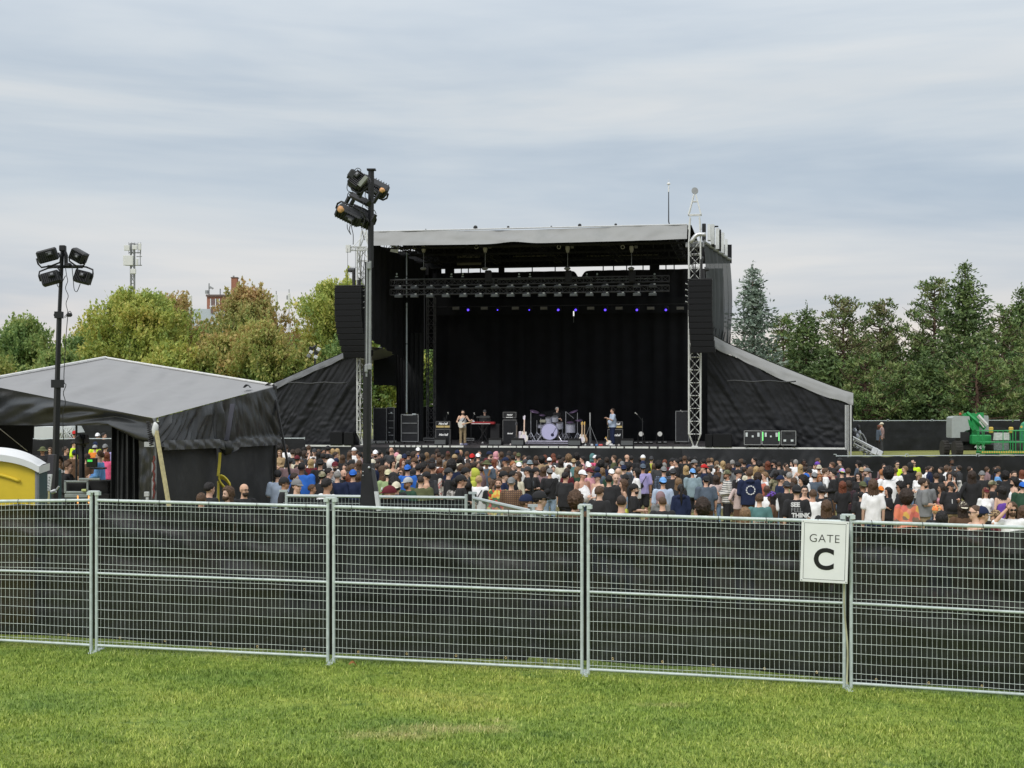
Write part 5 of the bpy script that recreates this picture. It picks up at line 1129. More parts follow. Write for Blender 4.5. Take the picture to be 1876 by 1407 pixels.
# front side: valance swag, gathered curtain, inner wall, far side posts
def fwall(u, v):
    p = bil(0, u); 
    xpx = CX+p.x/p.y*FP
    hem = at(0, 779+ (0 if xpx < 205 else (xpx-205)*.52), p.y).z; z = hem+(p.z-hem)*v
    d = .10*noise.noise(Vector((u*9+v*3, v*2.2, 2)))+.06*math.sin(u*9+v*5); return Vector((p.x, p.y, z))+Vector((-.5, -.85, 0)).normalized()*(.06+d*min(1, (1-v)*3+.03)*min(1, v*8+.2))
m = MB(); m.grid(fwall, 160, 30); m.build('front_valance', tentm, tent, True, smooth=True)
curt = mat('tent_curtain', (.018, .0195, .021), .6, var=.3, vs=2, spec=.5)
def curtain(a, b):
    x0, x1 = 207, 262; xp = x0+(x1-x0)*a+ (9*(1-b)*(a-.5)); Y_ = 29.6-.9*a; zt_, zb_ = at(0, 776+26*a, Y_).z+.3, .75
    ff = math.sin(a*27+.8*math.sin(a*9)+b*1.2); p = at(xp, 0, Y_); return (p.x, Y_-.10*ff-.03*math.sin(a*61), zb_+(zt_-zb_)*b)
m = MB(); m.grid(curtain, 160, 10); m.build('curtain', curt, tent, True, smooth=True)
def side2(a, b):
    p, q = at(258, 0, 28.7), at(283, 0, 28.0); X = p.x+(q.x-p.x)*a; Y_ = 28.6+(28.0-28.6)*a; z = .75+(3.35-.75)*b
    return (X, Y_-.05-.09*noise.noise(Vector((a*2.2, b*6, 4)))-.05*noise.noise(Vector((a*4, b*13, 7))), z)
m = MB(); m.grid(side2, 24, 50); m.build('corner_flap', tentm, tent, True, smooth=True)
# far-left inner wall with its oblique edge
w0, w1, w2 = at(66, 775, 36), at(50, 838, 36), at(-60, 775, 33)
m = MB(); m.grid(lambda a, b: Vector((w2.x-1, 33, 0)).lerp(Vector((w0.x*(b)+w1.x*(1-b), 36, 0)), a)+Vector((0, 0, .8+(4.3-.8)*b)), 20, 6); m.build('inner_wall', mat('inner_black', (.008, .008, .009), .9), tent, True)
m = MB(); m.cyl(at(-6, 781, 30), at(50, 826, 34), .010, n=4); m.build('guy_wire', alu, tent, True)
for (x, Y_) in ((140, 38),): m = MB(); m.cyl((at(x, 0, Y_).x, Y_, .8), (at(x, 0, Y_).x, Y_, 4.2), .03, n=6); m.build('inner_post', black_p, tent, True)
pk = [(447, 704, 459, 710), (486, 700, 503, 708)]
m = MB()
for (x0, y0, x1, y1) in pk:
    c = at((x0+x1)/2, (y0+y1)/2+1, 34.2 if x0 > 470 else 33.0); m.grid(lambda a, b, c=c, w=(x1-x0): (c.x+(a-.5)*w*33.5/FP, c.y+(b-.5)*.3, c.z+.08*math.sin(math.pi*a)*(1 if b < .9 else .6)-.03), 8, 3)
m.build('loose_flap', mat('flap_black', (.015, .015, .016), .6), tent, True, smooth=True)
m = MB(); m.tube([at(500+2*math.sin(k), 704+3*k, 33.8) for k in range(10)]+[at(505+k*2.3, 734+k*12, 33.7) for k in range(14)], .035, 5); o = m.build('guy_strap', black_p, None); tag(o, 'black ratchet strap running down from the far tent corner over the crowd', 'strap')

# things in and under the tent
Y = 30.0; p = at(140, 905, 29.5)
rk = thing('rack_table', 'grey metal rack frame with black gear standing in the tent opening', 'rack', (p.x, 29.5, G(p.x, 29.5))); z = G(p.x, 29.5)
def prect(x0, x1, y0, y1, Y, d, mm, par, nm, bev=.01):
    a, b = at(x0, y1, Y), at(x1, y0, Y); return MB().bbox(((a.x+b.x)/2, Y+d/2, (a.z+b.z)/2), (b.x-a.x, d, b.z-a.z), bev).build(nm, mm, par, True)
gm = mat('rack_grey', (.25, .28, .27), .5, .3)
for (x0, x1, y0, y1) in ((117, 121.5, 881, 904), (158, 162, 881, 904), (117, 162, 880.5, 884), (119, 162, 900, 904.5), (144, 183, 876, 880)): prect(x0, x1, y0, y1, 29.4, .06, gm, rk, 'frame_bar')
prect(122, 158, 885, 900, 29.55, .5, black_m, rk, 'gear_drawer'); prect(118, 160, 905, 912, 29.4, .4, gm, rk, 'lower_shelf'); prect(149, 158, 896, 900.5, 29.35, .05, mat('note_yellow_green', (.45, .5, .2), .7), rk, 'paper_note'); prect(118, 200, 905, 960, 29.6, .5, black_m, rk, 'lower_case'); prect(163, 198, 881, 930, 29.7, .5, black_m, rk, 'side_case')
mo = thing('monitor_screen', 'small dark screen showing green text on an arm inside the tent', 'screen', at(168, 856, 29.3)); prect(158, 178, 839, 856, 29.3, .04, black_p, mo, 'screen_body', .004)
scrm = mat('screen_black', (.004, .006, .005), .2); prect(159.2, 176.8, 840.2, 854.5, 29.29, .008, scrm, mo, 'display')
prect(160, 169, 842, 846, 29.28, .008, mat('screen_green', (.02, .2, .03), .4, emit=((.05, .5, .06), 1.)), mo, 'green_readout', .001); prect(163, 190, 857, 860, 29.35, .25, black_p, mo, 'shelf')
cm = thing('camera_on_stand', 'black video camera on a tall stand inside the tent', 'camera', at(150, 880, 31)); m = MB(); a = at(150, 879, 31); b = at(150, 812, 31); m.cyl(a, b, .07, .05); m.build('stand', black_p, cm, True)
m = MB(); m.bbox(at(150, 808, 31), (.22, .45, .16), .03); m.bbox(at(153, 801, 31), (.16, .3, .14), .03); m.cyl(at(144, 800, 31), at(144, 803, 30.6), .05); m.cyl(at(146, 812, 31), at(157, 818, 31), .04); m.build('camera_body', black_p, cm, True)
for x in (142.5, 162.5):
    p = at(x, 908, 20.5); r = thing('orange_marker', 'thin glowing orange light stick at the fence, %s of two' % ('left' if x < 150 else 'right'), 'light stick', p, group='orange light sticks behind the fence'); MB().cyl((0, 0, -.16), (0, 0, .0), .010, n=6).build('stick', mat('stick_orange', (.9, .35, .08), .5, emit=((1, .4, .12), .8)), r)
# white vehicle / barrier things seen through the tent
wv = thing('white_cover', 'pale sheeted structure seen through the tent beyond the barrier', 'structure', (at(80, 0, 64).x, 64, .8)); m = MB(); m.prism([(at(61, 0, 64).x, .9), (at(63, 0, 64).x, at(0, 782, 64).z), (at(100, 0, 64).x, at(0, 782, 64).z), (at(103, 0, 64).x, .9)], 64, 66); m.build('sheet', mat('sheet_pale', (.55, .58, .58), .6, var=.1, vs=1), wv, True)
m = MB(); m.prism([(at(104, 0, 64).x, at(0, 793, 64).z), (at(112, 0, 64).x, at(0, 781, 64).z), (at(131, 0, 64).x, at(0, 781, 64).z), (at(137, 0, 64).x, at(0, 793, 64).z)], 64, 65.5); m.build('canopy', mat('sheet_pale', (.55,.58,.58)), wv, True)
m = MB(); 
for k in range(8): m.cyl(at(107+4*k, 802, 64), at(107+4*((k*3) % 8), 784, 64), .03, n=4)
m.build('scaffold', mat('sheet_pale', (.5, .5, .5)), wv, True)
# ---------------------------------------------------------------- portable toilet
Yt = 18.0; a = at(67, 858, Yt); gx = a.x
toi = thing('portable_toilet', 'yellow-fronted portable toilet with white domed roof at the left edge', 'toilet', (gx-.56, Yt, G(gx-.5, Yt))); zb = G(gx-.5, Yt)
yl = mat('toilet_yellow', (.68, .50, .035), .4, var=.05, spec=.5); tl_ = mat('toilet_teal', (.018, .055, .065), .45, var=.15); wt = mat('toilet_roof', (.66, .67, .68), .35, var=.04, vs=3)
zt_ = a.z
def trp(u): return zt_+.035+.11*math.sin(math.pi*u)**1.5+(.06 if u < .5 else 0)*0
m = MB(); m.prism([(gx-1.12, zb), (gx-1.12, zt_)]+[(gx-1.12+1.10*k/12, zt_+.11*math.sin(math.pi*k/12)) for k in range(1, 12)]+[(gx-.02, zt_-.01), (gx-.02, zb)][::1], Yt, Yt+.04); m.f = [tuple(reversed(f)) for f in m.f]; m.build('door_front', yl, toi, True)
m = MB(); m.tube([(gx-.96+.75*k/16, Yt-.012, zt_-.17+.10*math.sin(math.pi*k/16)) for k in range(17)], .022, 6); m.build('arched_rib', yl, toi, True, smooth=True)
m = MB(); m.box((gx-.10, Yt-.01, zb+.9), (.012, .02, 1.5)); m.build('door_seam', mat('seam_brown', (.35, .25, .04), .6), toi, True)
MB().bbox((gx+.0, Yt+.03, (zb+zt_)/2-.02), (.05, .08, zt_-zb-.04), .015).build('corner_trim', mat('toilet_grey', (.20, .21, .23), .5), toi, True)
m = MB(); m.box((gx, Yt+.47, (zb+zt_)/2), (.03, .86, zt_-zb)); m.box((gx-1.12, Yt+.47, (zb+zt_)/2), (.03, .86, zt_-zb)); m.box((gx-.56, Yt+.89, (zb+zt_)/2), (1.12, .03, zt_-zb)); m.build('side_wall', tl_, toi, True)
def rf(u, v):
    x = gx-1.17+1.21*u; y = Yt-.06+1.0*v; e = max(0, min(1, u*5))*max(0, min(1, (1-u)*5))
    h = .24*math.sin(math.pi*min(max(u, .02), .98))**.55*math.sin(math.pi*(.12+.80*v))**.5
    rib = .016*abs(math.sin(v*26))*e*(1 if .1 < v < .9 else 0)
    lip = .0
    return (x, y, zt_-.01+h+rib+.045*math.sin(math.pi*u)*(1-v))
m = MB(); m.grid(rf, 60, 80)
m.build('roof', wt, toi, True, smooth=True)
m = MB()
def lipf(u, v): 
    x, y, z = rf(u, 0); return (x, y-.005, z+.012-.085*v+(-.07*(1 if v > 0 else 0))*0-.02*0)
m.grid(lipf, 60, 3)
m.grid(lambda u, v: (gx+.04, Yt-.06+1.0*u, zt_+.03-.10*v), 20, 2); m.build('roof_lip', wt, toi, True, smooth=True)
toi.rotation_euler.z = R(11); toi.location.x = gx-.56*math.cos(R(11)); toi.location.y = Yt-.56*math.sin(R(11))
# ---------------------------------------------------------------- light masts
lampm = mat('lamp_housing', (.018, .019, .022), .5, var=.3); finm = mat('lamp_fin', (.03, .03, .034), .45, .4); coat = mat('mast_black', (.012, .012, .015), .45, .1, var=.2)
def lamp(parent, pos, rot, w=.34, h=.24, d=.14, yoke=-1, name='floodlight', hd=None):
    """LED flood: ribbed box, front glass, yoke on one side, driver box"""
    Mx = Matrix.Translation(pos) @ Euler(rot).to_matrix().to_4x4()
    o = MB().bbox((0, 0, 0), (w, d, h), .02, M=Mx).build(name, lampm, parent, True)
    m = MB()
    for k in range(9): m.box(((k-4)*w*.10, d*.5+.015, 0), (.008, .05, h*.82), M=Mx)
    for k in range(9): m.box(((k-4)*w*.10, -d*.5-.012, 0), (.008, .03, h*.82), M=Mx)
    m.build('fins', finm, o, True, kind='stuff')
    MB().bbox((w*.12, -d*.5-.035, h*.12), (w*.34, .06, h*.36), .01, M=Mx).build('driver_box', lampm, o, True)
    MB().box((w*.16, -d*.5-.068, h*.14), (w*.14, .004, h*.15), M=Mx).build('label', mat('lamp_label', (.20, .20, .23), .5), o, True)
    s = yoke; pts = [(-w*.55, 0, 0), (-w*.56, 0, s*h*.45), (-w*.46, 0, s*h*.78), (0, 0, s*h*.86), (w*.46, 0, s*h*.78), (w*.56, 0, s*h*.45), (w*.55, 0, 0)]
    MB().tube(pts, .013, 6, M=Mx).build('yoke', coat, o, True, smooth=True)
    return o
def cable(parent, pts, r=.006, nm='cable'):
    n = []
    for i in range(len(pts)-1):
        for k in range(4):
            t = k/4; p0, p1, p2, p3 = pts[max(0, i-1)], pts[i], pts[i+1], pts[min(len(pts)-1, i+2)]
            n.append(tuple(.5*((2*p1[j])+(-p0[j]+p2[j])*t+(2*p0[j]-5*p1[j]+4*p2[j]-p3[j])*t*t+(-p0[j]+3*p1[j]-3*p2[j]+p3[j])*t**3) for j in range(3)))
    n.append(tuple(pts[-1])); return MB().tube(n, r, 4).build(nm, black_p, parent, True, smooth=True)
# left mast
Y = 20.6; k_ = Y/FP; pb = at(101, 905, Y); lm = thing('light_mast', 'slim black light mast with four floodlights above the yellow toilet', 'light tower', (pb.x, Y, G(pb.x, Y)), group='mobile light masts')
m = MB(); A0 = at(96, 950, Y); 
for (xa, ya, xb, yb, r) in ((99, 960, 105.5, 700, .052), (105, 700, 108.5, 580, .040), (108.5, 580, 114.5, 452, .030)): m.cyl(at(xa, ya, Y), at(xb, yb, Y), r, n=4)
m.build('mast_tube', coat, lm, True)
m = MB(); m.box(at(105.5, 703, Y), (.16, .12, .12)); m.box(at(108, 577, Y), (.11, .1, .10)); m.bbox(at(115, 455, Y), (.09, .09, .09), .01); m.cyl(at(99, 577, Y), at(105, 577, Y), .02); m.build('collar', coat, lm, True)
m = MB(); m.tube([at(118, 460, Y), at(121, 468, Y), at(121, 488, Y)], .03, 8); m.bbox(at(125, 486, Y), (.1, .1, .07), .02); m.cyl(at(87, 488.5, Y), at(152, 488.5, Y), .025, n=4); m.build('crossbar', coat, lm, True)
lamp(lm, at(87, 468, Y-.12), (R(10), R(-17), R(12)), .30, .19, .12, -1); lamp(lm, at(144, 469, Y-.12), (R(10), R(28), R(-10)), .24, .18, .13, -1); lamp(lm, at(93, 510, Y-.12), (R(-10), R(-17), R(10)), .28, .19, .12, 1); lamp(lm, at(152, 508, Y-.12), (R(-10), R(14), R(-12)), .25, .19, .12, 1)
cable(lm, [at(x, y, Y-.05) for x, y in ((120, 490), (122, 505), (124, 515), (120, 528), (125, 542), (121, 556), (124, 572), (118, 580))])
cable(lm, [at(x, y, Y-.05) for x, y in ((132, 490), (134, 510), (136, 530), (141, 534), (147, 520))]); cable(lm, [at(x, y, Y-.05) for x, y in ((103, 516), (107, 526), (112, 520), (120, 505))])
cable(lm, [at(x, y, Y-.06) for x, y in ((118, 582), (127, 577), (131, 574), (124, 580), (117, 690), (121, 705), (116, 720), (120, 738), (115, 760), (117, 830), (114, 895))])
m = MB(); m.bbox(at(127, 577, Y-.06), (.09, .05, .06), .02); m.build('cable_hook', coat, lm, True)
bp_ = thing('generator_base', 'dark leaning equipment box with white vented panel beside the toilet', 'box', at(90, 905, 19.6)); q0, q1 = at(90, 834, 19.5), at(85, 903, 19.5)
m = MB(); m.prism([(at(88, 0, 19.5).x, at(0, 833, 19.5).z), (at(99, 0, 19.5).x, at(0, 833, 19.5).z), (at(94, 0, 19.5).x, at(0, 900, 19.5).z), (at(80.5, 0, 19.5).x, at(0, 900, 19.5).z)], 19.5, 19.62); m.build('casing', mat('case_violet_grey', (.045, .042, .05), .6), bp_, True)
m = MB(); m.prism([(at(83.5, 0, 19.4).x, at(0, 869, 19.4).z), (at(94.5, 0, 19.4).x, at(0, 869, 19.4).z), (at(91, 0, 19.4).x, at(0, 899, 19.4).z), (at(80, 0, 19.4).x, at(0, 899, 19.4).z)], 19.4, 19.44); m.build('white_panel', mat('panel_white', (.62, .64, .64), .5), bp_, True)
m = MB()
for k in range(5):
    for j in range(2): m.box(at(84.5+5.6*j-.5*k, 874+5.2*k, 19.39), (.02, .01, .008))
m.build('vents', mat('vent_dark', (.15, .15, .16), .6), bp_, True, kind='stuff')
gb = thing('green_cabinet', 'dark teal cabinet behind the left mast foot', 'cabinet', at(105, 905, 21.3)); prect(90, 106, 858, 960, 21.3, .2, mat('cabinet_teal', (.015, .05, .055), .5), gb, 'cabinet_body', .03)
m = MB(); m.cyl(at(74, 909, 19.3), at(84, 897, 19.3), .012); m.cyl(at(94, 902, 19.3), at(102, 899, 19.3), .03); m.cyl(at(102, 899, 19.3), at(108, 891, 19.3), .012); m.build('hitch_arm', alu, bp_, True)
# tall centre mast
Y = 17.2; pb = at(678, 930, Y); cmst = thing('light_mast', 'tall black light mast with four big floodlights left of the stage', 'light tower', (pb.x, Y, G(pb.x, Y)), group='mobile light masts')
m = MB()
for (xa, ya, xb, yb, r) in ((672.5, 940, 672.5, 670, .052), (674.0, 690, 674.5, 480, .044), (679, 490, 680, 312, .037)): m.cyl(at(xa, ya, Y), at(xb, yb, Y), r, n=4)
m.build('mast_tube', coat, cmst, True)
m = MB(); m.cyl(at(677, 670, Y-.06), at(678, 478, Y-.06), .016, n=6); m.cyl(at(671.5, 690, Y-.06), at(672.5, 480, Y-.06), .012, n=6); m.build('mast_rail', alu_d, cmst, True)
for (x_, y_, d_) in ((676, 487, (.05, .06, .09)), (677, 672, (.06, .05, .08)), (671, 675, (.04, .05, .10))): MB().bbox(at(x_, y_, Y-.07), d_, .01).build('clamp', alu_d, cmst, True)
m = MB(); m.box(at(680.5, 311, Y), (.11, .10, .018)); m.build('mast_cap', coat, cmst, True)
# foot: tall wedge housing with a white-sided stay
wm = mat('mast_foot', (.02, .02, .022), .5, var=.2)
m = MB(); P_ = [(664, 850), (681, 850), (690, 952), (659, 952)]; m.prism([(at(x, 0, Y-.15).x, at(0, y, Y-.15).z) for x, y in P_][::-1], Y-.2, Y+.2); m.build('foot_housing', wm, cmst, True)
m = MB(); P_ = [(680.5, 857), (686, 861), (692.5, 900), (686, 900)]; m.prism([(at(x, 0, Y-.2).x, at(0, y, Y-.2).z) for x, y in P_][::-1], Y-.24, Y-.12); m.build('stay_upper', mat('stay_grey', (.05, .052, .056), .5), cmst, True)
m = MB(); P_ = [(686, 900), (692.5, 900), (698, 940), (691, 940)]; m.prism([(at(x, 0, Y-.2).x, at(0, y, Y-.2).z) for x, y in P_][::-1], Y-.25, Y-.12); m.build('stay_white', mat('panel_white', (.62,.64,.64)), cmst, True)
m = MB(); m.ball(at(676, 856.5, Y-.22), .016, 8, 6); m.ball(at(665, 864, Y-.22), .008, 8, 6); m.ball(at(665, 871, Y-.22), .008, 8, 6); m.build('bolt_heads', alu, cmst, True, kind='stuff')
cable(cmst, [at(x, y, Y-.12) for x, y in ((678, 680), (679, 720), (677.5, 760), (679, 800), (678, 850))], .009)
# lamp cross arm and the four heads, seen obliquely from below
m = MB(); m.cyl(at(644, 357, Y+.15), at(676, 373, Y-.1), .045, n=4); m.build('crossbar', coat, cmst, True)
lamp(cmst, at(655, 332, Y-.2), (R(-25), R(-48), R(20)), .22, .17, .14, -1); lamp(cmst, at(686, 342, Y+.25), (R(35), R(27), R(0)), .36, .15, .16, -1); lamp(cmst, at(640, 394, Y-.1), (R(30), R(27), R(0)), .34, .15, .17, 1); lamp(cmst, at(662, 399, Y+.1), (R(35), R(27), R(-5)), .34, .16, .17, 1)
m = MB(); m.cyl(at(640, 318, Y-.2), at(654, 326, Y-.2), .07, .05, n=8); m.bbox(at(646, 320, Y-.25), (.10, .1, .12), .02, rot=(0, .6, 0)); m.build('sensor_head', lampm, cmst, True)
m = MB(); m.prism([(at(x, 0, Y-.3).x, at(0, y, Y-.3).z) for x, y in ((654, 338), (669, 321), (674, 325), (660, 342))][::-1], Y-.31, Y-.22); m.build('glass', mat('lamp_glass', (.26, .27, .25), .3), cmst, True)
for (x0, y0, x1, y1) in ((646, 350, 652, 338), (655, 357, 664, 341), (658, 362, 668, 340), (641, 378, 648, 366), (634, 372, 640, 360), (684, 372, 698, 350), (681, 406, 688, 393)): MB().cyl(at(x0, y0, Y-.15), at(x1, y1, Y-.15), .026, n=4).build('yoke_arm', coat, cmst, True)
tape = mat('orange_tape_wad', (.62, .33, .16), .7, var=.2)
for (x, y) in ((700, 348.5), (624, 383.5)): MB().ball(at(x, y, Y-.3), (.036, .03, .03) if x > 650 else (.042, .03, .042), 12, 9, fn=lambda v: 1+.35*noise.noise(v*2.5)).build('tape_wad', tape, cmst, True, smooth=True)
for pts in (((640, 325), (636, 340), (637, 349), (645, 353)), ((646, 355), (639, 353), (637, 360), (645, 362)), ((636, 411), (637, 420), (643, 430)), ((645, 401), (644, 415), (647, 430), (647, 448)), ((667, 367), (664, 378), (661, 390), (668, 402), (663, 420), (668, 440)), ((670, 350), (669, 360), (674, 366)), ((668, 375), (672, 380), (678, 384)), ((683, 383), (687, 387), (689, 392)), ((642, 412), (640, 420), (642, 428)), ((649, 312), (655, 308), (661, 311), (660, 316))): cable(cmst, [at(x, y, Y-.32) for x, y in pts], .006)
# small floodlight mast behind the left wing
Y = 84; r = thing('distant_floodlights', 'cluster of four small white-faced floodlights behind the left stage wing', 'light tower', (at(577, 0, Y).x, Y, G(at(577, 0, Y).x, Y))); m = MB(); m.cyl(at(577, 815, Y), at(577, 636, Y), .06, n=6); m.tube([at(571, 642, Y), at(574, 636, Y), at(579, 633, Y)], .06, 6); m.build('pole', black_p, r, True)
for (x, y, c) in ((583.5, 640, 1), (578.5, 654, 1), (570, 645, 1), (565.5, 652, 1), (569, 638, 0), (580, 647, 0)):
    MB().bbox(at(x, y, Y-.2), (.22 if c else .2, .1, .2), .02, rot=(.2, .5, .2)).build('floodlight', mat('flood_face', (.66, .68, .70), .4) if c and x > 569 else alu_d if c else black_p, r, True)
# ---------------------------------------------------------------- boom lifts
green = mat('lift_green', (.02, .26, .075), .4, var=.12, spec=.5); lgrey = mat('lift_cover', (.34, .37, .37), .45, var=.06); yelc = mat('clamp_yellow', (.55, .40, .08), .5)
def lift(px0, Y, full=True, label=''):
    # pixel layout in the photo is for px0 = 1800 (centre); boxes placed by photo pixel
    dx = px0-1800; base = at(1790+dx, 832, Y); r = thing('boom_lift', label, 'boom lift', (base.x, Y, G(base.x, Y)), group='green boom lifts behind the barrier'); zb = G(base.x, Y)
    z = lambda y: max(zb, at(0, y, Y).z); X = lambda x: at(x+dx, 0, Y).x
    for i, (x, w_, yy) in enumerate(((1731.5, 10.5, .9), (1743.5, 13, -.1), (1828, 12, 1.9), (1842, 12, 2.4))):
        zc = zb+.44; y_ = Y+yy
        t = MB(); n = 22; t.cyl((X(x-w_/2), y_, zc), (X(x+w_/2), y_, zc), .43, n=n); wh = t.build('wheel', rubber, r, True, smooth=40)
        tr = MB()
        for k in range(18):
            a = k*2*math.pi/18
            for s in (-1, 1): tr.box(((X(x)+s*w_*.25*Y/FP), y_+math.cos(a)*.44, zc+math.sin(a)*.44), (w_*.46*Y/FP, .035, .09), rot=(a, s*.0, 0))
        tr.build('tread', rubber, wh, True, kind='stuff')
        MB().cyl((X(x+w_/2)-.02, y_, zc), (X(x+w_/2)+.02, y_, zc), .2, n=14).build('rim', alu_d, wh, True)
    m = MB(); m.bbox(((X(1752)+X(1835))/2, Y+1.2, zb+.55), (X(1835)-X(1752), 2.2, .35), .05); m.bbox(((X(1760)+X(1795))/2, Y+1.0, zb+1.0), (X(1795)-X(1760), 1.6, .7), .08); m.build('chassis', mat('lift_black', (.015, .015, .016), .6), r, True)
    def cover(x0, x1, y0, y1, dd, cut):
        m = MB(); pts = [(X(x0), z(y1)), (X(x0-.3), z((y0+y1)/2)), (X(x0+.5), z(y0+4)), (X(x0+4), z(y0+.8)), (X((x0+x1)/2), z(y0)), (X(x1-1), z(y0+.6)), (X(x1), z(y0+4))]
        pts += [(X(x1), z(y1-15)), (X(x1-8), z(y1-13)), (X(x1-13), z(y1-8)), (X(x1-17), z(y1))] if cut else [(X(x1+.3), z(y1))]
        m.prism(pts, Y+dd, Y+dd+.9); m.build('engine_cover', lgrey, r, True)
    cover(1733.5, 1766.5, 762, 802, -.1, True); cover(1791, 1813, 761, 792, .9, False)
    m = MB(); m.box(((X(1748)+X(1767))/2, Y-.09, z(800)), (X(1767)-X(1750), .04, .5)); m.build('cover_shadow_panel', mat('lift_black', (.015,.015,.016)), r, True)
    for x in (1752.5, 1781.5): MB().ball((X(x), Y+.2, z(758.5)), (.07, .07, .07), 8, 6).build('beacon', mat('beacon_red', (.45, .06, .03), .4), r, True)
    m = MB(); m.box((X(1778), Y+.4, (z(757)+z(800))/2), (X(1783)-X(1770), .9, z(757)-z(800))); m.box((X(1790), Y+.3, z(768)), (.22, .5, .7)); m.cyl((X(1758), Y+.1, z(758)), (X(1774), Y-.2, z(788)), .11, n=4); m.cyl((X(1763), Y+.1, z(756)), (X(1792), Y-.3, z(785)), .10, n=4); m.bbox((X(1783), Y-.35, z(805)), (1.0, .5, .5), .05); m.build('boom_arm', green, r, True)
    m = MB(); m.cyl((X(1779), Y-.3, z(761)), (X(1794), Y-.45, z(779)), .10, n=4); m.cyl((X(1781), Y-.35, z(772)), (X(1788), Y-.45, z(783)), .04, n=6); m.build('boom_cylinder', mat('boom_white', (.5, .5, .48), .4), r, True)
    m = MB(); m.bbox((X(1782), Y-.42, z(813)), (X(1790)-X(1772), .06, z(806)-z(823)), .02); m.build('name_plate', mat('lift_black', (.015,.015,.016)), r, True)
    if full: text('lettering', '4x4', .36, wink, r, (0, 0, 0), bold=.012, depth=.004); o = bpy.data.objects[kids[r.name][-1]]; q = Vector((X(1780.5), Y-.47, z(818))); Mi = wmat(r).inverted(); o.location = Mi @ q
    # basket of green rails
    yb = Y-1.1; m = MB()
    x0, x1 = X(1766.5), X(1851.5)
    for y_ in (yb, yb-.75):
        for zz in (788, 808.5, 826): m.cyl((x0, y_, z(zz)), (x1, y_, z(zz)), .028, n=6)
        for xx in (1768.5, 1771.5, 1805.5, 1823, 1828, 1846, 1851.5): m.cyl((X(xx), y_, z(788)), (X(xx), y_, z(828)), .025, n=6)
    for xx in (x0, x1):
        for zz in (788, 808.5, 826): m.cyl((xx, yb, z(zz)), (xx, yb-.75, z(zz)), .028, n=6)
    m.box(((x0+x1)/2, yb-.37, z(828)), (x1-x0, .8, .06)); m.box(((x0+x1)/2, yb-.77, z(826)), (x1-x0, .02, .14)); m.build('basket', green, r, True)
    m = MB()
    for k in range(20): m.box((x0+(x1-x0)*(k+.5)/20, yb-.785, z(826)), (.09, .012, .09), rot=(0, .6, 0))
    m.build('hazard_stripes', yelc, r, True, kind='stuff')
    for x in (1792, 1828): MB().bbox((X(x), yb-.1, z(787)), (.20, .2, .32), .04).build('clamp_grip', yelc, r, True)
    MB().bbox((X(1812), yb+.02, z(799)), (X(1826)-X(1797), .12, z(792)-z(806)), .03).build('control_box', mat('panel_pale', (.50, .52, .51), .6, var=.2, vs=9), r, True)
    MB().bbox((X(1812), yb+.03, z(817)), (X(1825)-X(1798), .12, z(809)-z(824)), .03).build('manual_box', mat('panel_grey', (.16, .17, .17), .6, var=.4, vs=14), r, True)
    m = MB(); m.box((X(1806), yb-.02, z(785)), (X(1820)-X(1795), .1, .1)); m.build('control_rail', black_p, r, True)
    return r
lift(1809, 72, True, 'green boom lift with grey covers and empty basket marked 4x4')
Y = 73; dx = 0; r = thing('boom_lift', 'second boom lift cut off by the right frame edge, green cover', 'boom lift', (at(1885, 0, Y).x, Y, G(at(1885, 0, Y).x, Y)), group='green boom lifts behind the barrier')
m = MB(); m.prism([(at(x, 0, Y).x, at(0, y, Y).z) for x, y in ((1878, 808), (1878, 785), (1881, 776), (1887, 772), (1905, 771), (1910, 808))], Y, Y+.8); m.build('engine_cover', mat('lift_green2', (.06, .32, .17), .45), r, True)
for x in (1863.5, 1874): zz = G(at(x, 0, Y).x, Y)+.43; wh = MB().cyl((at(x-5, 0, Y).x, Y+(x-1863)*-.05, zz), (at(x+5, 0, Y).x, Y+(x-1863)*-.05, zz), .43, n=20).build('wheel', rubber, r, True, smooth=40)
m = MB(); m.bbox((at(1885, 0, Y).x, Y+1, at(0, 815, Y).z), (1., 2, .4), .05); m.build('chassis', mat('lift_black', (.015,.015,.016)), r, True)
m = MB(); m.box((at(1871, 0, Y).x, Y-.02, at(0, 782, Y).z), (.1, .02, .12), rot=(0, .8, 0)); m.build('warning_sticker', yelc, r, True)
# ---------------------------------------------------------------- stair/ramp frame at the wing end
Y = 66.5; r = thing('access_ramp', 'aluminium stair unit sloping down from the right stage end', 'ramp', (at(1590, 0, Y).x, Y, G(at(1590, 0, Y).x, Y)))
m = MB()
for (a, b) in (((1561, 800), (1617, 829)), ((1563, 812), (1606, 834)), ((1568, 803), (1560, 820)), ((1583, 812), (1575, 827)), ((1567, 806), (1613, 830))): m.cyl(at(*a, Y), at(*b, Y), .05, n=4)
for (a, b) in (((1561, 800), (1617, 829)), ((1563, 812), (1606, 834))): m.cyl(at(*a, Y)+Vector((0, .9, 0)), at(*b, Y)+Vector((0, .9, 0)), .05, n=4)
m.build('rail', alu, r, True)
for k in range(6): x = 1566+9*k; MB().box(at(x, 817+4.2*k, Y)+Vector((0, .45, 0)), (.3, .8, .04)).build('step', alu_d, r, True)
m = MB(); m.bbox(at(1602, 826, Y-.2), (.28, .04, .34), .02, rot=(0, .4, 0)); m.bbox(at(1612, 830, Y-.2), (.25, .04, .25), .02, rot=(0, .4, 0)); m.build('white_plate', mat('plate_lav', (.6, .62, .68), .5), r, True)
r = thing('wrapped_bundle', 'pile of silver-wrapped cables and frames behind the right wing end', 'bundle', (at(1570, 0, 68).x, 68, G(at(1570, 0, 68).x, 68)))
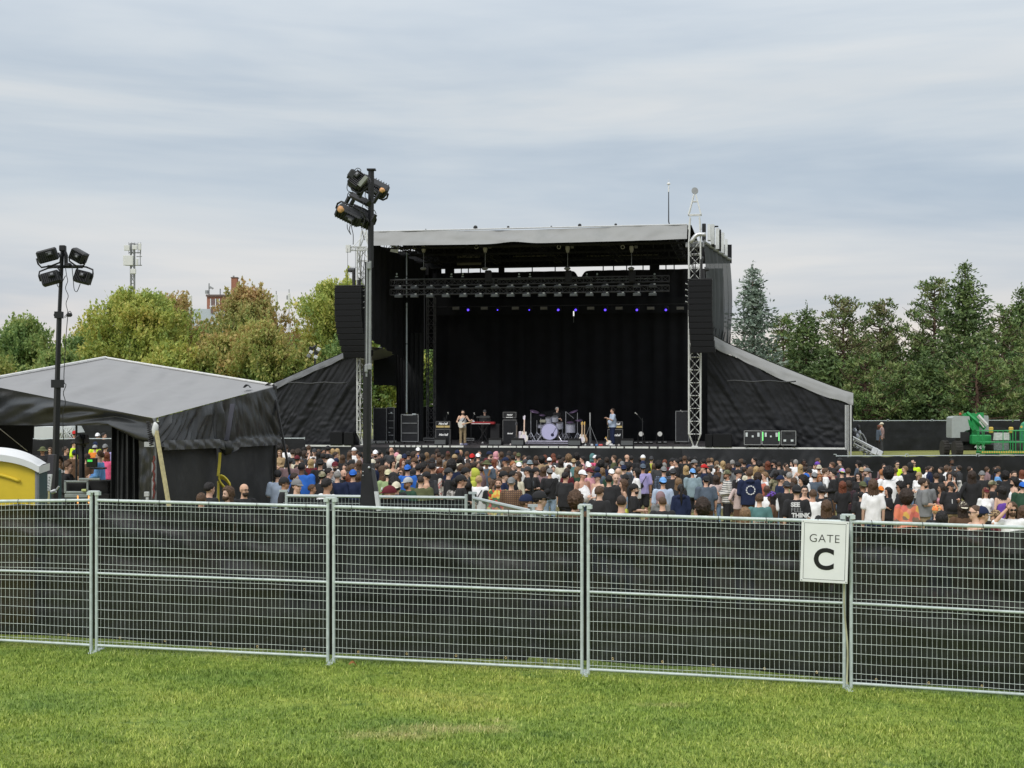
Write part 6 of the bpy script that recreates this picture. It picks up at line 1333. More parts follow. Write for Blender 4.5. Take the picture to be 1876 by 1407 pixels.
for k, (x, y, w_) in enumerate(((1564, 796, 5), (1566, 789, 4), (1572, 783, 4), (1570, 800, 6), (1563, 806, 5), (1574, 793, 4), (1568, 812, 6))): MB().ball(at(x, y, 68), (w_*.027, .2, w_*.035), 10, 7, fn=lambda v: 1+.3*noise.noise(v*3)).build('wrapped_roll', mat('wrap_silver', (.40, .42, .46), .35, .3, var=.4, vs=9) if k % 2 else mat('wrap_dark', (.03, .03, .035), .5), r, True, smooth=True)
m = MB(); m.tube([at(x, y, 68.2) for x, y in ((1573, 790), (1581, 796), (1586, 805), (1587, 824), (1588, 834))], .04, 5); m.tube([at(x, y, 68.4) for x, y in ((1573, 795), (1578, 802), (1582, 812), (1583, 834))], .035, 5); m.build('bent_rail', alu_d, r, True)
# ---------------------------------------------------------------- people
def ring(c, rx, ry): return (c, rx, ry)
POSE = {  # shoulder, elbow, wrist per side (x>0 is the figure's own left; it faces -y)
 'down': (((.185,.01,1.42),(.235,.035,1.14),(.235,-.03,.90)), ((-.185,.01,1.42),(-.235,.035,1.14),(-.235,-.03,.90))),
 'front': (((.185,.01,1.42),(.235,.02,1.15),(.07,-.21,1.10)), ((-.185,.01,1.42),(-.235,.02,1.15),(-.07,-.22,1.14))),
 'phone': (((.185,.01,1.42),(.22,.0,1.16),(.10,-.26,1.27)), ((-.185,.01,1.42),(-.24,.035,1.14),(-.23,-.05,.90))),
 'brow': (((.185,.01,1.42),(.235,.035,1.14),(.235,-.03,.90)), ((-.185,.01,1.42),(-.36,-.12,1.40),(-.14,-.16,1.66))),
 'hip': (((.185,.01,1.42),(.36,.07,1.18),(.19,-.06,1.02)), ((-.185,.01,1.42),(-.235,.035,1.14),(-.22,-.05,.90))),
 'guitar': (((.185,.01,1.42),(.33,-.02,1.20),(.40,-.26,1.24)), ((-.185,.01,1.42),(-.30,.02,1.16),(-.07,-.20,1.06))),
 'bass': (((.185,.01,1.42),(.25,-.08,1.19),(.33,-.38,1.30)), ((-.185,.01,1.42),(-.25,.0,1.15),(-.04,-.20,1.05))),
}
def remesh(mb, vox, smooth=2, name='m', disp=None):
    me = mb.mesh(name); o = bpy.data.objects.new('tmp', me); C.objects.link(o)
    r = o.modifiers.new('r', 'REMESH'); r.mode = 'VOXEL'; r.voxel_size = vox; r.use_smooth_shade = True
    if smooth: s = o.modifiers.new('s', 'SMOOTH'); s.factor = .5; s.iterations = smooth
    dg = bpy.context.evaluated_depsgraph_get(); n = bpy.data.meshes.new_from_object(o.evaluated_get(dg)); bpy.data.objects.remove(o)
    if disp:
        for v in n.vertices: v.co = v.co+v.normal*disp(v.co)
    n.name = name; return n
def limb(m, pts, rs, n=10):
    m.tube(pts, rs, n)
    for p, r in zip(pts, rs): m.ball(p, r, 10, 7)
def arm_pts(P, k=1.): S, E, W_ = P; return [S, tuple((a+b)/2 for a, b in zip(S, E)), E, tuple((a+b)/2 for a, b in zip(E, W_)), W_]
BUILD = {'m': (1, 1, 1), 'f': (.88, .93, .88), 'h': (1.22, 1.40, 1.12)}   # torso width, depth, shoulder
def xf(p, b): return (p[0]*BUILD[b][2], p[1], p[2])
def hand(m, wr, el, side):
    """palm, four unequal bent fingers and a thumb leaving the side of the palm"""
    wv, ev = Vector(wr), Vector(el); d = (wv-ev).normalized(); up = Vector((0, -1, 0)) if abs(d.y) < .7 else Vector((0, 0, 1)); s = d.cross(up).normalized()*side; n_ = s.cross(d)*side
    c = wv+d*.045; m.ball(c, (.034, .034, .038), 8, 6)
    for i, L_ in enumerate((.070, .080, .075, .058)):
        b = wv+d*.07+s*(.027-.018*i); k = b+d*L_*.5+n_*-.010; m.tube([b-d*.02, b, k, k+d*L_*.35-n_*.028], [.010, .010, .0088, .006], 5)
    b = wv+d*.03+s*.03; m.tube([b-s*.01, b+s*.022+d*.02, b+s*.030+d*.052-n_*.01], [.013, .0115, .008], 5)
def head_mesh(m, tilt=0.):
    z = 1.635
    m.loft([((0, .02, 1.46), .062, .062), ((0, .012, 1.52), .055, .058), ((0, .005, 1.58), .052, .06)], 12)
    m.ball((0, .012, z+.025), (.076, .096, .092), 18, 12)               # skull
    m.ball((0, -.028, z-.030), (.058, .062, .076), 16, 10)              # face
    m.ball((0, -.055, z-.082), (.032, .030, .024), 10, 8)               # chin
    m.loft([((0, -.094, z-.040), .016, .018), ((0, -.088, z-.015), .011, .016), ((0, -.078, z+.012), .009, .012)], 8)   # nose
    m.ball((0, -.070, z+.022), (.050, .022, .014), 12, 6)               # brow
    m.ball((0, -.078, z-.058), (.022, .014, .010), 8, 6)                # lips
    for s in (-1, 1): m.ball((s*.078, .012, z-.008), (.012, .022, .033), 8, 6); m.ball((s*.036, -.060, z-.035), (.022, .022, .022), 8, 6)
_PM = {}
def body_mesh(b, pose):
    k = ('body', b, pose)
    if k in _PM: return _PM[k]
    m = MB(); tw, td, sh = BUILD[b]
    m.loft([((0, 0, .84), .10*tw, .09), ((0, .0, .92), .155*tw, .105*td), ((0, .0, 1.04), .135*tw, .098*td), ((0, 0, 1.20), .15*tw, .11*td), ((0, .01, 1.33), .165*sh, .11), ((0, .015, 1.42), .15*sh, .085), ((0, .02, 1.48), .065, .06)], 16)
    if b == 'h': m.ball((0, -.06, 1.06), (.18, .16, .17), 12, 9)
    if b == 'f':
        for s in (-1, 1): m.ball((s*.07, -.085, 1.27), .055, 10, 8)
    head_mesh(m); t = 1.15 if b == 'h' else (.85 if b == 'f' else 1)
    for P in POSE[pose]:
        P = [xf(p, b) for p in P]; limb(m, arm_pts(P), [.056*t, .048*t, .038*t, .038*t, .026])
    for s in (-1, 1):
        limb(m, [(s*.088, 0, .90), (s*.095, -.005, .68), (s*.10, -.012, .49), (s*.102, .012, .32), (s*.105, .02, .09)], [.088*t, .072*t, .052*t, .052*t, .036])
        m.ball((s*.11, -.05, .045), (.045, .125, .042), 12, 8)
    me = remesh(m, .0145, 2, 'body')
    h = MB()
    for P, side in zip(POSE[pose], (1, -1)): P = [xf(p, b) for p in P]; hand(h, P[2], P[1], side)
    bm = bmesh.new(); bm.from_mesh(me); hm = h.mesh('h'); bm.from_mesh(hm); bm.to_mesh(me); bm.free()
    me.polygons.foreach_set('use_smooth', [True]*len(me.polygons)); _PM[k] = me; return me
def fold(a=.010, sx=9, sz=5): return lambda c: a*noise.noise(Vector((c.x*sx, c.y*sx, c.z*sz)))+a*.6*noise.noise(Vector((c.x*22, c.y*22, c.z*9)))
def top_mesh(b, pose, kind):
    k = (kind, b, pose)
    if k in _PM: return _PM[k]
    m = MB(); tw, td, sh = BUILD[b]; crop = kind == 'crop'
    e = .012
    lo = 1.02 if crop else .86
    hem = .045 if kind in ('tee', 'sleeve', 'hoodie') else .02
    R_ = [((0, 0, lo), .155*tw+hem, .105*td+hem), ((0, 0, lo+.10), .148*tw+hem*.9, .103*td+hem), ((0, 0, 1.20), .156*tw+.028, .115*td+.026)]
    if kind == 'tank': R_ += [((0, .005, 1.30), .150*sh+.012, .112+.014), ((0, .01, 1.40), .115*sh, .085), ((0, .02, 1.45), .085*sh, .065)]
    else: R_ += [((0, .01, 1.34), .168*sh+.02, .112+.018), ((0, .014, 1.42), .158*sh+.012, .090+.010), ((0, .02, 1.485), .072, .066)]
    m.loft(R_, 20)
    if b == 'h': m.ball((0, -.06, 1.06), (.205, .185, .19), 12, 9)
    if b == 'f':
        for s in (-1, 1): m.ball((s*.07, -.088, 1.27), .068, 10, 8)
    t = 1.15 if b == 'h' else (.88 if b == 'f' else 1)
    if kind != 'tank':
        for P in POSE[pose]:
            P = [Vector(xf(p, b)) for p in P]; S, E, W_ = P
            if kind in ('tee', 'crop'): limb(m, [S, S.lerp(E, .45), S.lerp(E, .82)], [.074*t, .070*t, .070*t])
            else: limb(m, [S, S.lerp(E, .5), E, E.lerp(W_, .5), E.lerp(W_, .97)], [.076*t, .068*t, .060*t, .053*t, .042*t])
    if kind == 'hoodie':
        m.ball((0, .10, 1.46), (.12, .07, .07), 14, 8); m.ball((0, .02, 1.47), (.105, .10, .045), 14, 8)
    me = remesh(m, .0205, 2, 'shirt', fold()); _PM[k] = me; return me
def bottom_mesh(b, kind):
    k = (kind, b)
    if k in _PM: return _PM[k]
    m = MB(); tw, td, sh = BUILD[b]; t = 1.15 if b == 'h' else (.92 if b == 'f' else 1)
    if kind == 'skirt': m.loft([((0, 0, .50), .25*tw, .21*td), ((0, 0, .75), .20*tw, .16*td), ((0, 0, .98), .15*tw, .115*td), ((0, 0, 1.04), .142*tw, .108*td)], 22)
    else:
        m.loft([((0, 0, .80), .155*tw, .115*td), ((0, 0, .92), .172*tw, .122*td), ((0, 0, 1.0), .150*tw, .112*td)], 18)
        for s in (-1, 1):
            if kind == 'shorts': limb(m, [(s*.088, 0, .88), (s*.100, 0, .68), (s*.108, -.005, .53)], [.100*t, .096*t, .098*t])
            else: limb(m, [(s*.088, 0, .88), (s*.097, 0, .68), (s*.104, -.008, .48), (s*.106, .01, .28), (s*.11, .012, .10)], [.100*t, .086*t, .074*t, .070*t, .066*t])
    me = remesh(m, .02, 2, 'trousers', fold(.009, 7, 9)); _PM[k] = me; return me
def shoe_mesh():
    if 'shoe' in _PM: return _PM['shoe']
    m = MB(); m.ball((0, -.05, .048), (.05, .14, .052), 12, 8); m.box((0, -.05, .012), (.09, .26, .024)); m.ball((0, .02, .09), (.046, .055, .05), 10, 6); _PM['shoe'] = remesh(m, .014, 1, 'shoe'); return _PM['shoe']
HZ = 1.655
def hair_mesh(st):
    k = 'hair_'+st
    if k in _PM: return _PM[k]
    m = MB(); rnd = random.Random(hash(st) % 99)
    vol = {'s': .012, 'z': .000, 'm': .026, 'l': .022, 'c': .045, 'a': .075, 'p': .012, 'n': .0, 'w': .03}[st]; amp = {'s': .012, 'z': .001, 'm': .016, 'l': .014, 'c': .030, 'a': .03, 'p': .006, 'n': 0, 'w': .02}[st]; fr = {'c': 26, 'a': 32, 's': 22, 'm': 16, 'l': 14, 'w': 12}.get(st, 14)
    nu, nv = (48, 32) if st in 'caml' else (34, 22); vs = []; rx, ry, rz = .078, .099, .098
    low = {'s': 1.60, 'z': 1.60, 'm': 1.53, 'l': 1.50, 'c': 1.555, 'a': 1.55, 'p': 1.60, 'w': 1.52}.get(st, 1.6)
    def f(v):
        x, y, z = v.x*rx, v.y*ry, v.z*rz+HZ
        # hairline: brow at the front, above the ear at the side, nape behind
        hl = low+(.125-.0)*max(0, (-y-.005)/.09)**.8*(1.70-low)/.10 if y < -.005 else low+.03*max(0, 1-abs(y+.0)/.05)*(1 if st in 'szp' else 0)
        hl = min(hl, 1.705); t = max(0, min(1, (z-hl)/.022+.5)); t = t*t*(3-2*t)
        q = Vector((v.x*3, v.y*3, v.z*1.2 if st in 'ml' else v.z*3))
        r = 1+(vol/.085)+amp/.085*(noise.noise(q*fr/9)+.5*noise.noise(q*fr/4))
        return r*t+.82*(1-t)
    m.ball((0, .014, HZ), (rx, ry, rz), nu, nv, fn=f)
    def drape(zl, w0, wl, dep, yb, wav=1.):
        n = 26; rows = 20
        def g(u, v):
            a = R(-118)+R(236)*u; z = 1.70+(zl-1.70)*v+.02*noise.noise(Vector((u*9, 0, 4)))*v
            w_ = w0+(wl-w0)*v; dd = dep*(1-.35*v)
            rr = 1+.06*math.sin(u*60)+.09*noise.noise(Vector((u*14, v*4*wav, 2)))
            return (math.sin(a)*w_*rr, math.cos(a)*dd*rr+yb+.03*v, z)
        m.grid(g, 60, rows); 
        m.grid(lambda u, v: tuple(c*s+o for c, s, o in zip(g(1-u, v), (.86, .7, 1), (0, .004, 0))), 30, rows)
    if st == 'l': drape(1.20, .088, .115, .105, .0)
    if st == 'm': drape(1.47, .092, .100, .108, .0)
    if st == 'w': drape(1.30, .095, .125, .11, .0, 3)
    if st == 'p': m.ball((0, .115, 1.70), .025, 8, 6); m.tube([(0, .11, 1.70), (.0, .15, 1.64), (.01, .145, 1.50), (.0, .13, 1.34), (.0, .125, 1.22)], [.02, .032, .034, .026, .008], 8)
    me = m.mesh('hair'); me.polygons.foreach_set('use_smooth', [True]*len(me.polygons)); _PM[k] = me; return me
def hat_mesh(st):
    k = 'hat_'+st
    if k in _PM: return _PM[k]
    m = MB()
    def dome(rx, ry, rz, z0, n=24, rows=9, base=.0, f=lambda a, t: 1):
        vs = []
        def g(u, v): a = u*2*math.pi; t = v*math.pi/2; k2 = f(a, t); return (math.cos(a)*rx*math.cos(t)*k2, .014+math.sin(a)*ry*math.cos(t)*k2, z0+rz*math.sin(t)*k2)
        m.grid(g, n, rows); m.grid(lambda u, v: (math.cos(-u*2*math.pi)*rx*(1-v*.15), .014+math.sin(-u*2*math.pi)*ry*(1-v*.15), z0+.004), n, 1)
    if st in 'cx':
        s = -1 if st == 'c' else 1
        dome(.096, .117, .112, 1.668)
        def br(u, v): a = math.pi*u; return (math.cos(a)*.074*(1-.1*v), .014+s*(.070+.045*math.sin(a)+(.075*math.sin(a))*v), 1.672-.018*v*math.sin(a)+.006*math.sin(a)*(1-v))
        m.grid(br, 14, 5); m.grid(lambda u, v: tuple(a+b for a, b in zip(br(1-u, v), (0, 0, -.006))), 14, 5)
        m.ball((0, .014, 1.782), .008, 6, 4)
        if st == 'x': m.tube([(math.cos(t)*.045, -.095-.012*math.sin(t), 1.685+.028*math.sin(t)) for t in [math.pi*k/8 for k in range(9)]], .005, 4)
    elif st == 'n': dome(.094, .117, .128, 1.645, f=lambda a, t: 1+.02*math.sin(a*16)*math.cos(t)); m.tube([(.097*math.cos(k*math.pi/10), .014+.120*math.sin(k*math.pi/10), 1.655) for k in range(21)], .016, 6)
    elif st == 'b':
        dome(.095, .117, .10, 1.68); 
        g = lambda u, v: (math.cos(u*2*math.pi)*(.095+.085*v), .014+math.sin(u*2*math.pi)*(.117+.08*v), 1.685-.045*v+.008*math.sin(u*12)*v); m.grid(g, 28, 3); m.grid(lambda u, v: tuple(a+b for a, b in zip(g(1-u, v), (0, 0, -.006))), 28, 3)
    elif st == 'd': dome(.096, .118, .105, 1.66, f=lambda a, t: 1+.03*math.sin(a*5+t*3)); m.ball((0, .125, 1.66), (.03, .02, .02), 8, 6); m.tube([(.01, .13, 1.66), (.03, .15, 1.60), (.02, .14, 1.55)], [.012, .018, .006], 5)
    elif st == 'h':
        def f(v):
            z = v.z; opn = max(0, -v.y-.45)*2.2; return 1-.35*min(1, opn)*(1 if z < .75 else .3)
        m.ball((0, .030, 1.645), (.118, .135, .150), 28, 18, fn=f); m.loft([((0, .04, 1.45), .13, .11), ((0, .035, 1.52), .105, .105), ((0, .03, 1.58), .10, .11)], 20)
    me = m.mesh('hat'); me.polygons.foreach_set('use_smooth', [True]*len(me.polygons)); _PM[k] = me; return me
def small(nm):
    if nm in _PM: return _PM[nm]
    m = MB(); z = 1.635
    if nm == 'eyes':
        for s in (-1, 1): m.ball((s*.031, -.086, z+.004), (.012, .008, .0065), 8, 5); m.box((s*.032, -.094, z+.024), (.030, .008, .006), rot=(0, s*.1, 0))
        m.box((0, -.0925, z-.058), (.036, .006, .004))
    elif nm == 'sunglasses':
        for s in (-1, 1): m.ball((s*.033, -.096, z+.004), (.029, .009, .019), 10, 6); m.cyl((s*.06, -.09, z+.010), (s*.083, .01, z+.008), .004, n=4)
        m.box((0, -.100, z+.010), (.02, .006, .006))
    elif nm == 'glasses':
        for s in (-1, 1):
            m.tube([(s*.033+.026*math.cos(t), -.102, z+.004+.018*math.sin(t)) for t in [k*math.pi/5 for k in range(11)]], .0032, 4); m.cyl((s*.06, -.098, z+.010), (s*.083, .01, z+.008), .0035, n=4)
        m.box((0, -.102, z+.008), (.016, .005, .005))
    elif nm == 'beard':
        m.ball((0, -.040, z-.072), (.060, .062, .052), 16, 10, fn=lambda v: 1+.06*noise.noise(v*6)); m.ball((0, -.090, z-.040), (.030, .010, .008), 8, 5)
    elif nm == 'crossbody':
        m.tube([(-.13, .0, 1.46), (-.07, .135, 1.38), (.05, .15, 1.18), (.17, .05, 1.02), (.15, -.1, 1.05), (.0, -.16, 1.22), (-.1, -.12, 1.38), (-.13, .0, 1.46)], .010, 4); m.bbox((.10, .155, 1.10), (.20, .07, .13), .03, rot=(0, .5, 0))
    elif nm == 'backpack': m.bbox((0, .20, 1.22), (.28, .15, .42), .06); m.bbox((0, .285, 1.14), (.20, .04, .20), .02); m.tube([(.11, .13, 1.40), (.12, .0, 1.50), (.12, -.13, 1.38), (.13, -.10, 1.15), (.12, .12, 1.06)], .016, 5); m.tube([(-.11, .13, 1.40), (-.12, .0, 1.50), (-.12, -.13, 1.38), (-.13, -.10, 1.15), (-.12, .12, 1.06)], .016, 5)
    elif nm == 'phone': m.bbox((.12, -.34, 1.34), (.075, .010, .15), .004, rot=(R(20), 0, 0))
    elif nm == 'cup': m.cyl((-.06, -.30, 1.12), (-.06, -.30, 1.24), .030, .038, n=12)
    elif nm == 'tote': m.bbox((.24, .02, .82), (.08, .28, .30), .03); m.tube([(.24, -.08, .96), (.22, 0, 1.12), (.24, .1, .96)], .01, 4)
    me = m.mesh(nm); me.polygons.foreach_set('use_smooth', [True]*len(me.polygons)); _PM[nm] = me; return me
CO = {'black': (.016, .016, .018), 'navy': (.02, .028, .065), 'white': (.82, .82, .83), 'cream': (.60, .56, .44), 'grey': (.20, .205, .21), 'charcoal': (.055, .057, .062), 'lightgrey': (.38, .39, .41), 'blue': (.035, .14, .52), 'skyblue': (.16, .36, .70), 'paleblue': (.42, .50, .64), 'slate': (.09, .115, .15), 'greyblue': (.24, .32, .36),
 'green': (.06, .17, .09), 'darkgreen': (.03, .07, .045), 'olive': (.10, .11, .055), 'lightgreen': (.30, .40, .20), 'teal': (.09, .19, .19), 'red': (.50, .03, .03), 'maroon': (.12, .022, .03), 'rust': (.30, .09, .05), 'brown': (.11, .065, .04), 'tan': (.36, .26, .15), 'pink': (.62, .30, .34), 'paleyellow': (.58, .55, .36), 'mustard': (.50, .28, .04), 'orange': (.70, .22, .04), 'coral': (.62, .20, .14), 'purple': (.15, .07, .38), 'lavender': (.36, .32, .58), 'mauve': (.24, .16, .17), 'blush': (.55, .44, .42), 'neonyellow': (.62, .85, .04), 'yellowgreen': (.45, .48, .08), 'hotpink': (.75, .12, .25), 'denim': (.15, .22, .33), 'lightdenim': (.30, .40, .52), 'khaki': (.30, .23, .14), 'camo': (.20, .19, .10)}
NAME = {'lightgrey': 'light grey', 'skyblue': 'sky blue', 'paleblue': 'pale blue', 'greyblue': 'grey-blue', 'darkgreen': 'dark green', 'lightgreen': 'light green', 'paleyellow': 'pale yellow', 'neonyellow': 'neon yellow', 'yellowgreen': 'yellow-green', 'hotpink': 'hot pink', 'lightdenim': 'light denim'}
HC_ = {'k': (.012, .010, .010), 'd': (.035, .022, .016), 'b': (.085, .048, .028), 't': (.19, .115, .06), 'y': (.42, .29, .14), 'r': (.15, .045, .022), 'g': (.26, .25, .24), 'P': (.62, .22, .30), 'G': (.35, .42, .08), 'o': (.33, .13, .05)}
HN = {'k': 'black', 'd': 'dark brown', 'b': 'brown', 't': 'light brown', 'y': 'blond', 'r': 'auburn', 'g': 'grey', 'P': 'pink', 'G': 'lime green', 'o': 'ginger'}
SN = {'s': 'short', 'z': 'buzzed', 'm': 'bob-length', 'l': 'long', 'c': 'curly', 'a': 'afro', 'p': 'ponytailed', 'n': 'bald', 'w': 'long wavy'}
HAT = {'c': 'cap', 'x': 'backward cap', 'b': 'bucket hat', 'n': 'beanie', 'h': 'hood', 'd': 'bandana'}
TOP = {'t': 'T-shirt', 's': 'long-sleeved top', 'k': 'tank top', 'h': 'hoodie', 'o': 'cropped top'}
TK = {'t': 'tee', 's': 'sleeve', 'k': 'tank', 'h': 'hoodie', 'o': 'crop'}
SKIN = [(.62, .38, .28), (.68, .44, .33), (.54, .31, .22), (.64, .42, .32), (.42, .235, .155), (.60, .37, .26)]
DSK = [(.085, .045, .030), (.14, .075, .048)]
def pattern_mat(nm):
    if 'pt_'+nm in _M: return _M['pt_'+nm]
    m = bpy.data.materials.new('cloth_'+nm); m.use_nodes = True; t = m.node_tree; b = t.nodes['Principled BSDF']; b.inputs['Roughness'].default_value = .85; K = t.nodes.new; LL = t.links.new
    tc = K('ShaderNodeTexCoord'); sp = K('ShaderNodeSeparateXYZ'); LL(tc.outputs['Object'], sp.inputs[0])
    def M(op, a, c):
        q = K('ShaderNodeMath'); q.operation = op
        for i, v in enumerate((a, c)):
            if isinstance(v, (int, float)): q.inputs[i].default_value = v
            else: LL(v, q.inputs[i])
        return q.outputs[0]
    def mx(f, a, c):
        q = K('ShaderNodeMix'); q.data_type = 'RGBA'; LL(f, q.inputs[0])
        for s, v in ((6, a), (7, c)):
            if isinstance(v, tuple): q.inputs[s].default_value = (*v, 1)
            else: LL(v, q.inputs[s])
        return q.outputs[2]
    def band(ax, per, duty): return M('LESS_THAN', M('FRACT', M('MULTIPLY', sp.outputs[ax], 1/per), 0), duty)
    if nm == 'striped': col = mx(band(2, .058, .42), (.66, .64, .60), (.10, .11, .12))
    elif nm == 'stripedgrey': col = mx(band(2, .05, .5), (.55, .55, .55), (.06, .06, .07))
    elif nm.startswith('plaid'):
        c = {'plaidblack': ((.42, .42, .42), (.03, .03, .035)), 'plaidblue': ((.16, .21, .30), (.02, .025, .045)), 'plaidbrown': ((.25, .15, .08), (.09, .05, .035)), 'plaidmaroon': ((.10, .03, .04), (.02, .012, .02)), 'plaidpink': ((.48, .32, .28), (.22, .15, .15))}[nm]
        col = mx(M('MAXIMUM', band(2, .045, .5), band(0, .045, .5)), c[0], c[1])
    else:
        vo = K('ShaderNodeTexVoronoi'); vo.inputs['Scale'].default_value = {'floral': 22, 'tropical': 13, 'camo': 12, 'orangeprint': 7, 'whiteprint': 12, 'orangefloral': 40, 'multi': 9, 'floralgrey': 20}.get(nm, 14); LL(tc.outputs['Object'], vo.inputs['Vector'])
        r = K('ShaderNodeValToRGB'); r.color_ramp.interpolation = 'CONSTANT'; e = r.color_ramp.elements
        P = {'floral': [(.58, .53, .47), (.58, .53, .47), (.60, .55, .50), (.45, .18, .16), (.25, .22, .2)], 'tropical': [(.60, .50, .10), (.55, .04, .03), (.03, .03, .05), (.08, .16, .07), (.65, .25, .05)], 'camo': [(.13, .14, .07), (.22, .20, .12), (.08, .08, .045), (.28, .25, .17)], 'orangeprint': [(.72, .22, .12), (.70, .42, .10), (.62, .16, .12), (.25, .17, .12), (.75, .28, .18)], 'whiteprint': [(.58, .58, .55), (.62, .61, .58), (.2, .2, .2), (.58, .57, .54)], 'orangefloral': [(.80, .20, .05), (.75, .28, .10), (.05, .03, .02), (.80, .35, .12)], 'multi': [(.55, .10, .50), (.50, .60, .10), (.20, .45, .60), (.6, .3, .6)], 'floralgrey': [(.35, .34, .32), (.42, .40, .38), (.15, .14, .13)]}[nm]
        while len(e) < len(P): e.new(.5)
        for i, c in enumerate(P): e[i].position = i/len(P); e[i].color = (*c, 1)
        sx = K('ShaderNodeSeparateXYZ'); LL(vo.outputs['Color'], sx.inputs[0]); LL(sx.outputs[0], r.inputs[0]); col = r.outputs[0]
    LL(col, b.inputs['Base Color']); _M['pt_'+nm] = m; return m
PAT = ('striped', 'stripedgrey', 'plaidblack', 'plaidblue', 'plaidbrown', 'plaidmaroon', 'plaidpink', 'floral', 'tropical', 'camo', 'orangeprint', 'whiteprint', 'orangefloral', 'multi', 'floralgrey')
PN_ = {'striped': 'cream and grey striped', 'stripedgrey': 'grey striped', 'plaidblack': 'black and white plaid', 'plaidblue': 'blue plaid', 'plaidbrown': 'brown plaid', 'plaidmaroon': 'dark maroon plaid', 'plaidpink': 'pink plaid', 'floral': 'cream floral', 'tropical': 'tropical print', 'camo': 'camouflage', 'orangeprint': 'orange art-print', 'whiteprint': 'white patterned', 'orangefloral': 'orange floral', 'multi': 'rainbow', 'floralgrey': 'grey floral'}
def cn(c): return PN_.get(c) or NAME.get(c, c)
def cloth(c): return pattern_mat(c) if c in PAT else mat('cloth_'+c, CO[c], .88, var=.10, vs=7, spec=.15, bump=.15, bs=70)
skinm = lambda c: mat('skin_%.2f' % c[0], c, .55, var=.07, vs=14, spec=.3)
hairm = lambda h: mat('hair_'+h, HC_[h], .6, var=.35, vs=30, spec=.35, bump=.4, bs=120)
eyem = mat('eye_dark', (.03, .02, .018), .4); sung = mat('sunglass_black', (.008, .008, .01), .12)
people = []
FACE = {'f': 0, 'b': 180, 'l': -90, 'r': 90, 'bl': -135, 'br': 135, 'fl': -45, 'fr': 45}
def person(pos, face, hair, hat, top, bot, ex='', h=1.75, build=None, jitter=8, root=None, label=None, group='people in the concert crowd', skin=None, pose=None, px=None):
    rd = random.Random(int(pos[0]*977+pos[1]*131)); fem = hair[0] in 'mlpw' and 'M' not in ex
    b = build or ('h' if 'H' in ex else ('f' if fem else 'm'))
    pose = pose or ('brow' if 'R' in ex else 'phone' if ('Q' in ex or rd.random() < .10) else 'front' if ('F' in ex or rd.random() < .42) else 'hip' if rd.random() < .12 else 'down')
    sk = skin or (rd.choice(DSK) if 'D' in ex else rd.choice(SKIN))
    r = bpy.data.objects.new('person', None); C.objects.link(r); r.empty_display_size = .2; r.location = pos; s = h/1.755
    r.scale = (s, s, s); r.rotation_euler = (0, 0, R(FACE[face]+rd.uniform(-jitter, jitter))); tag(r, None, 'person', group); 
    def P(me, nm, m):
        o = bpy.data.objects.new(nm, me); C.objects.link(o); o.parent = r
        if not me.materials: me.materials.append(m)
        o.material_slots[0].link = 'OBJECT'; o.material_slots[0].material = m; kids.setdefault(r.name, []).append(o.name); return o
    P(body_mesh(b, pose), 'body', skinm(sk))
    tc_ = top.split('.'); P(top_mesh(b, pose, TK[tc_[0]]), {'t': 'shirt', 's': 'shirt', 'k': 'tank_top', 'h': 'hoodie', 'o': 'cropped_top'}[tc_[0]], cloth(tc_[1]))
    bc = bot.split('.'); P(bottom_mesh(b, {'j': 'trousers', 'q': 'shorts', 'u': 'skirt'}[bc[0]]), {'j': 'trousers', 'q': 'shorts', 'u': 'skirt'}[bc[0]], cloth(bc[1]))
    for sd_ in (-1, 1): o = P(shoe_mesh(), 'shoe', cloth(rd.choice(('black', 'white', 'charcoal', 'brown')))); o.location = (sd_*.108, 0, 0)
    if hair[0] != 'n' and not (hat[0] in 'h'): P(hair_mesh(hair[0]), 'hair', hairm(hair[1]))
    if hat[0] != '-': hc = hat.split('.'); P(hat_mesh(hc[0]), HAT[hc[0]].replace(' ', '_').replace('backward_', ''), cloth(hc[1]))
    if face not in ('b',): P(small('eyes'), 'face_features', eyem)
    for c_, nm, m in (('S', 'sunglasses', sung), ('G', 'glasses', sung), ('V', 'beard', hairm(hair[1] if hair[0] != 'n' else 'd')), ('X', 'crossbody', cloth('black')), ('K', 'backpack', cloth('slate')), ('Q', 'phone', sung), ('U', 'cup', cloth('white')), ('T', 'tote', cloth('red'))):
        if c_ in ex: P(small(nm), {'crossbody': 'sling_bag', 'tote': 'shoulder_bag'}.get(nm, nm), m)
    xp = CX+pos[0]/pos[1]*FP; zp = HY-(pos[2]+h-HC)/pos[1]*FP
    hd = (SN[hair[0]]+' '+HN[hair[1]]+' hair') if hair[0] != 'n' else 'a bald head'
    if hair[0] == 'a': hd = 'a '+HN[hair[1]]+' afro'
    if hat[0] == 'h': hd = 'a '+cn(hat.split('.')[1])+' hood up'
    elif hat[0] != '-': hd = 'a '+cn(hat.split('.')[1])+' '+HAT[hat[0]]
    tp = cn(tc_[1])+' '+TOP[tc_[0]]
    people.append(dict(o=r, x=xp, y=zp, h=hd, t=tp, face=face, ex=ex, label=label, bot=cn(bc[1])+' '+{'j': 'trousers', 'q': 'shorts', 'u': 'skirt'}[bc[0]], Y=pos[1])); return r
def solve(px, py, h, Y0=21.5, Y1=54):
    """distance at which a standing person of height h has the head top at this pixel"""
    Ys = np.linspace(Y0, Y1, 400); X = (px-CX)/FP*Ys; d = HC+(HY-py)/FP*Ys-Gz(X, Ys)-h; i = np.where(d <= 0)[0]
    if len(i) == 0: return Y1
    i = i[0]
    if i == 0:
        j = int(np.argmax(d[:120])); return Ys[j]
    return Ys[i-1]+(Ys[i]-Ys[i-1])*d[i-1]/(d[i-1]-d[i])


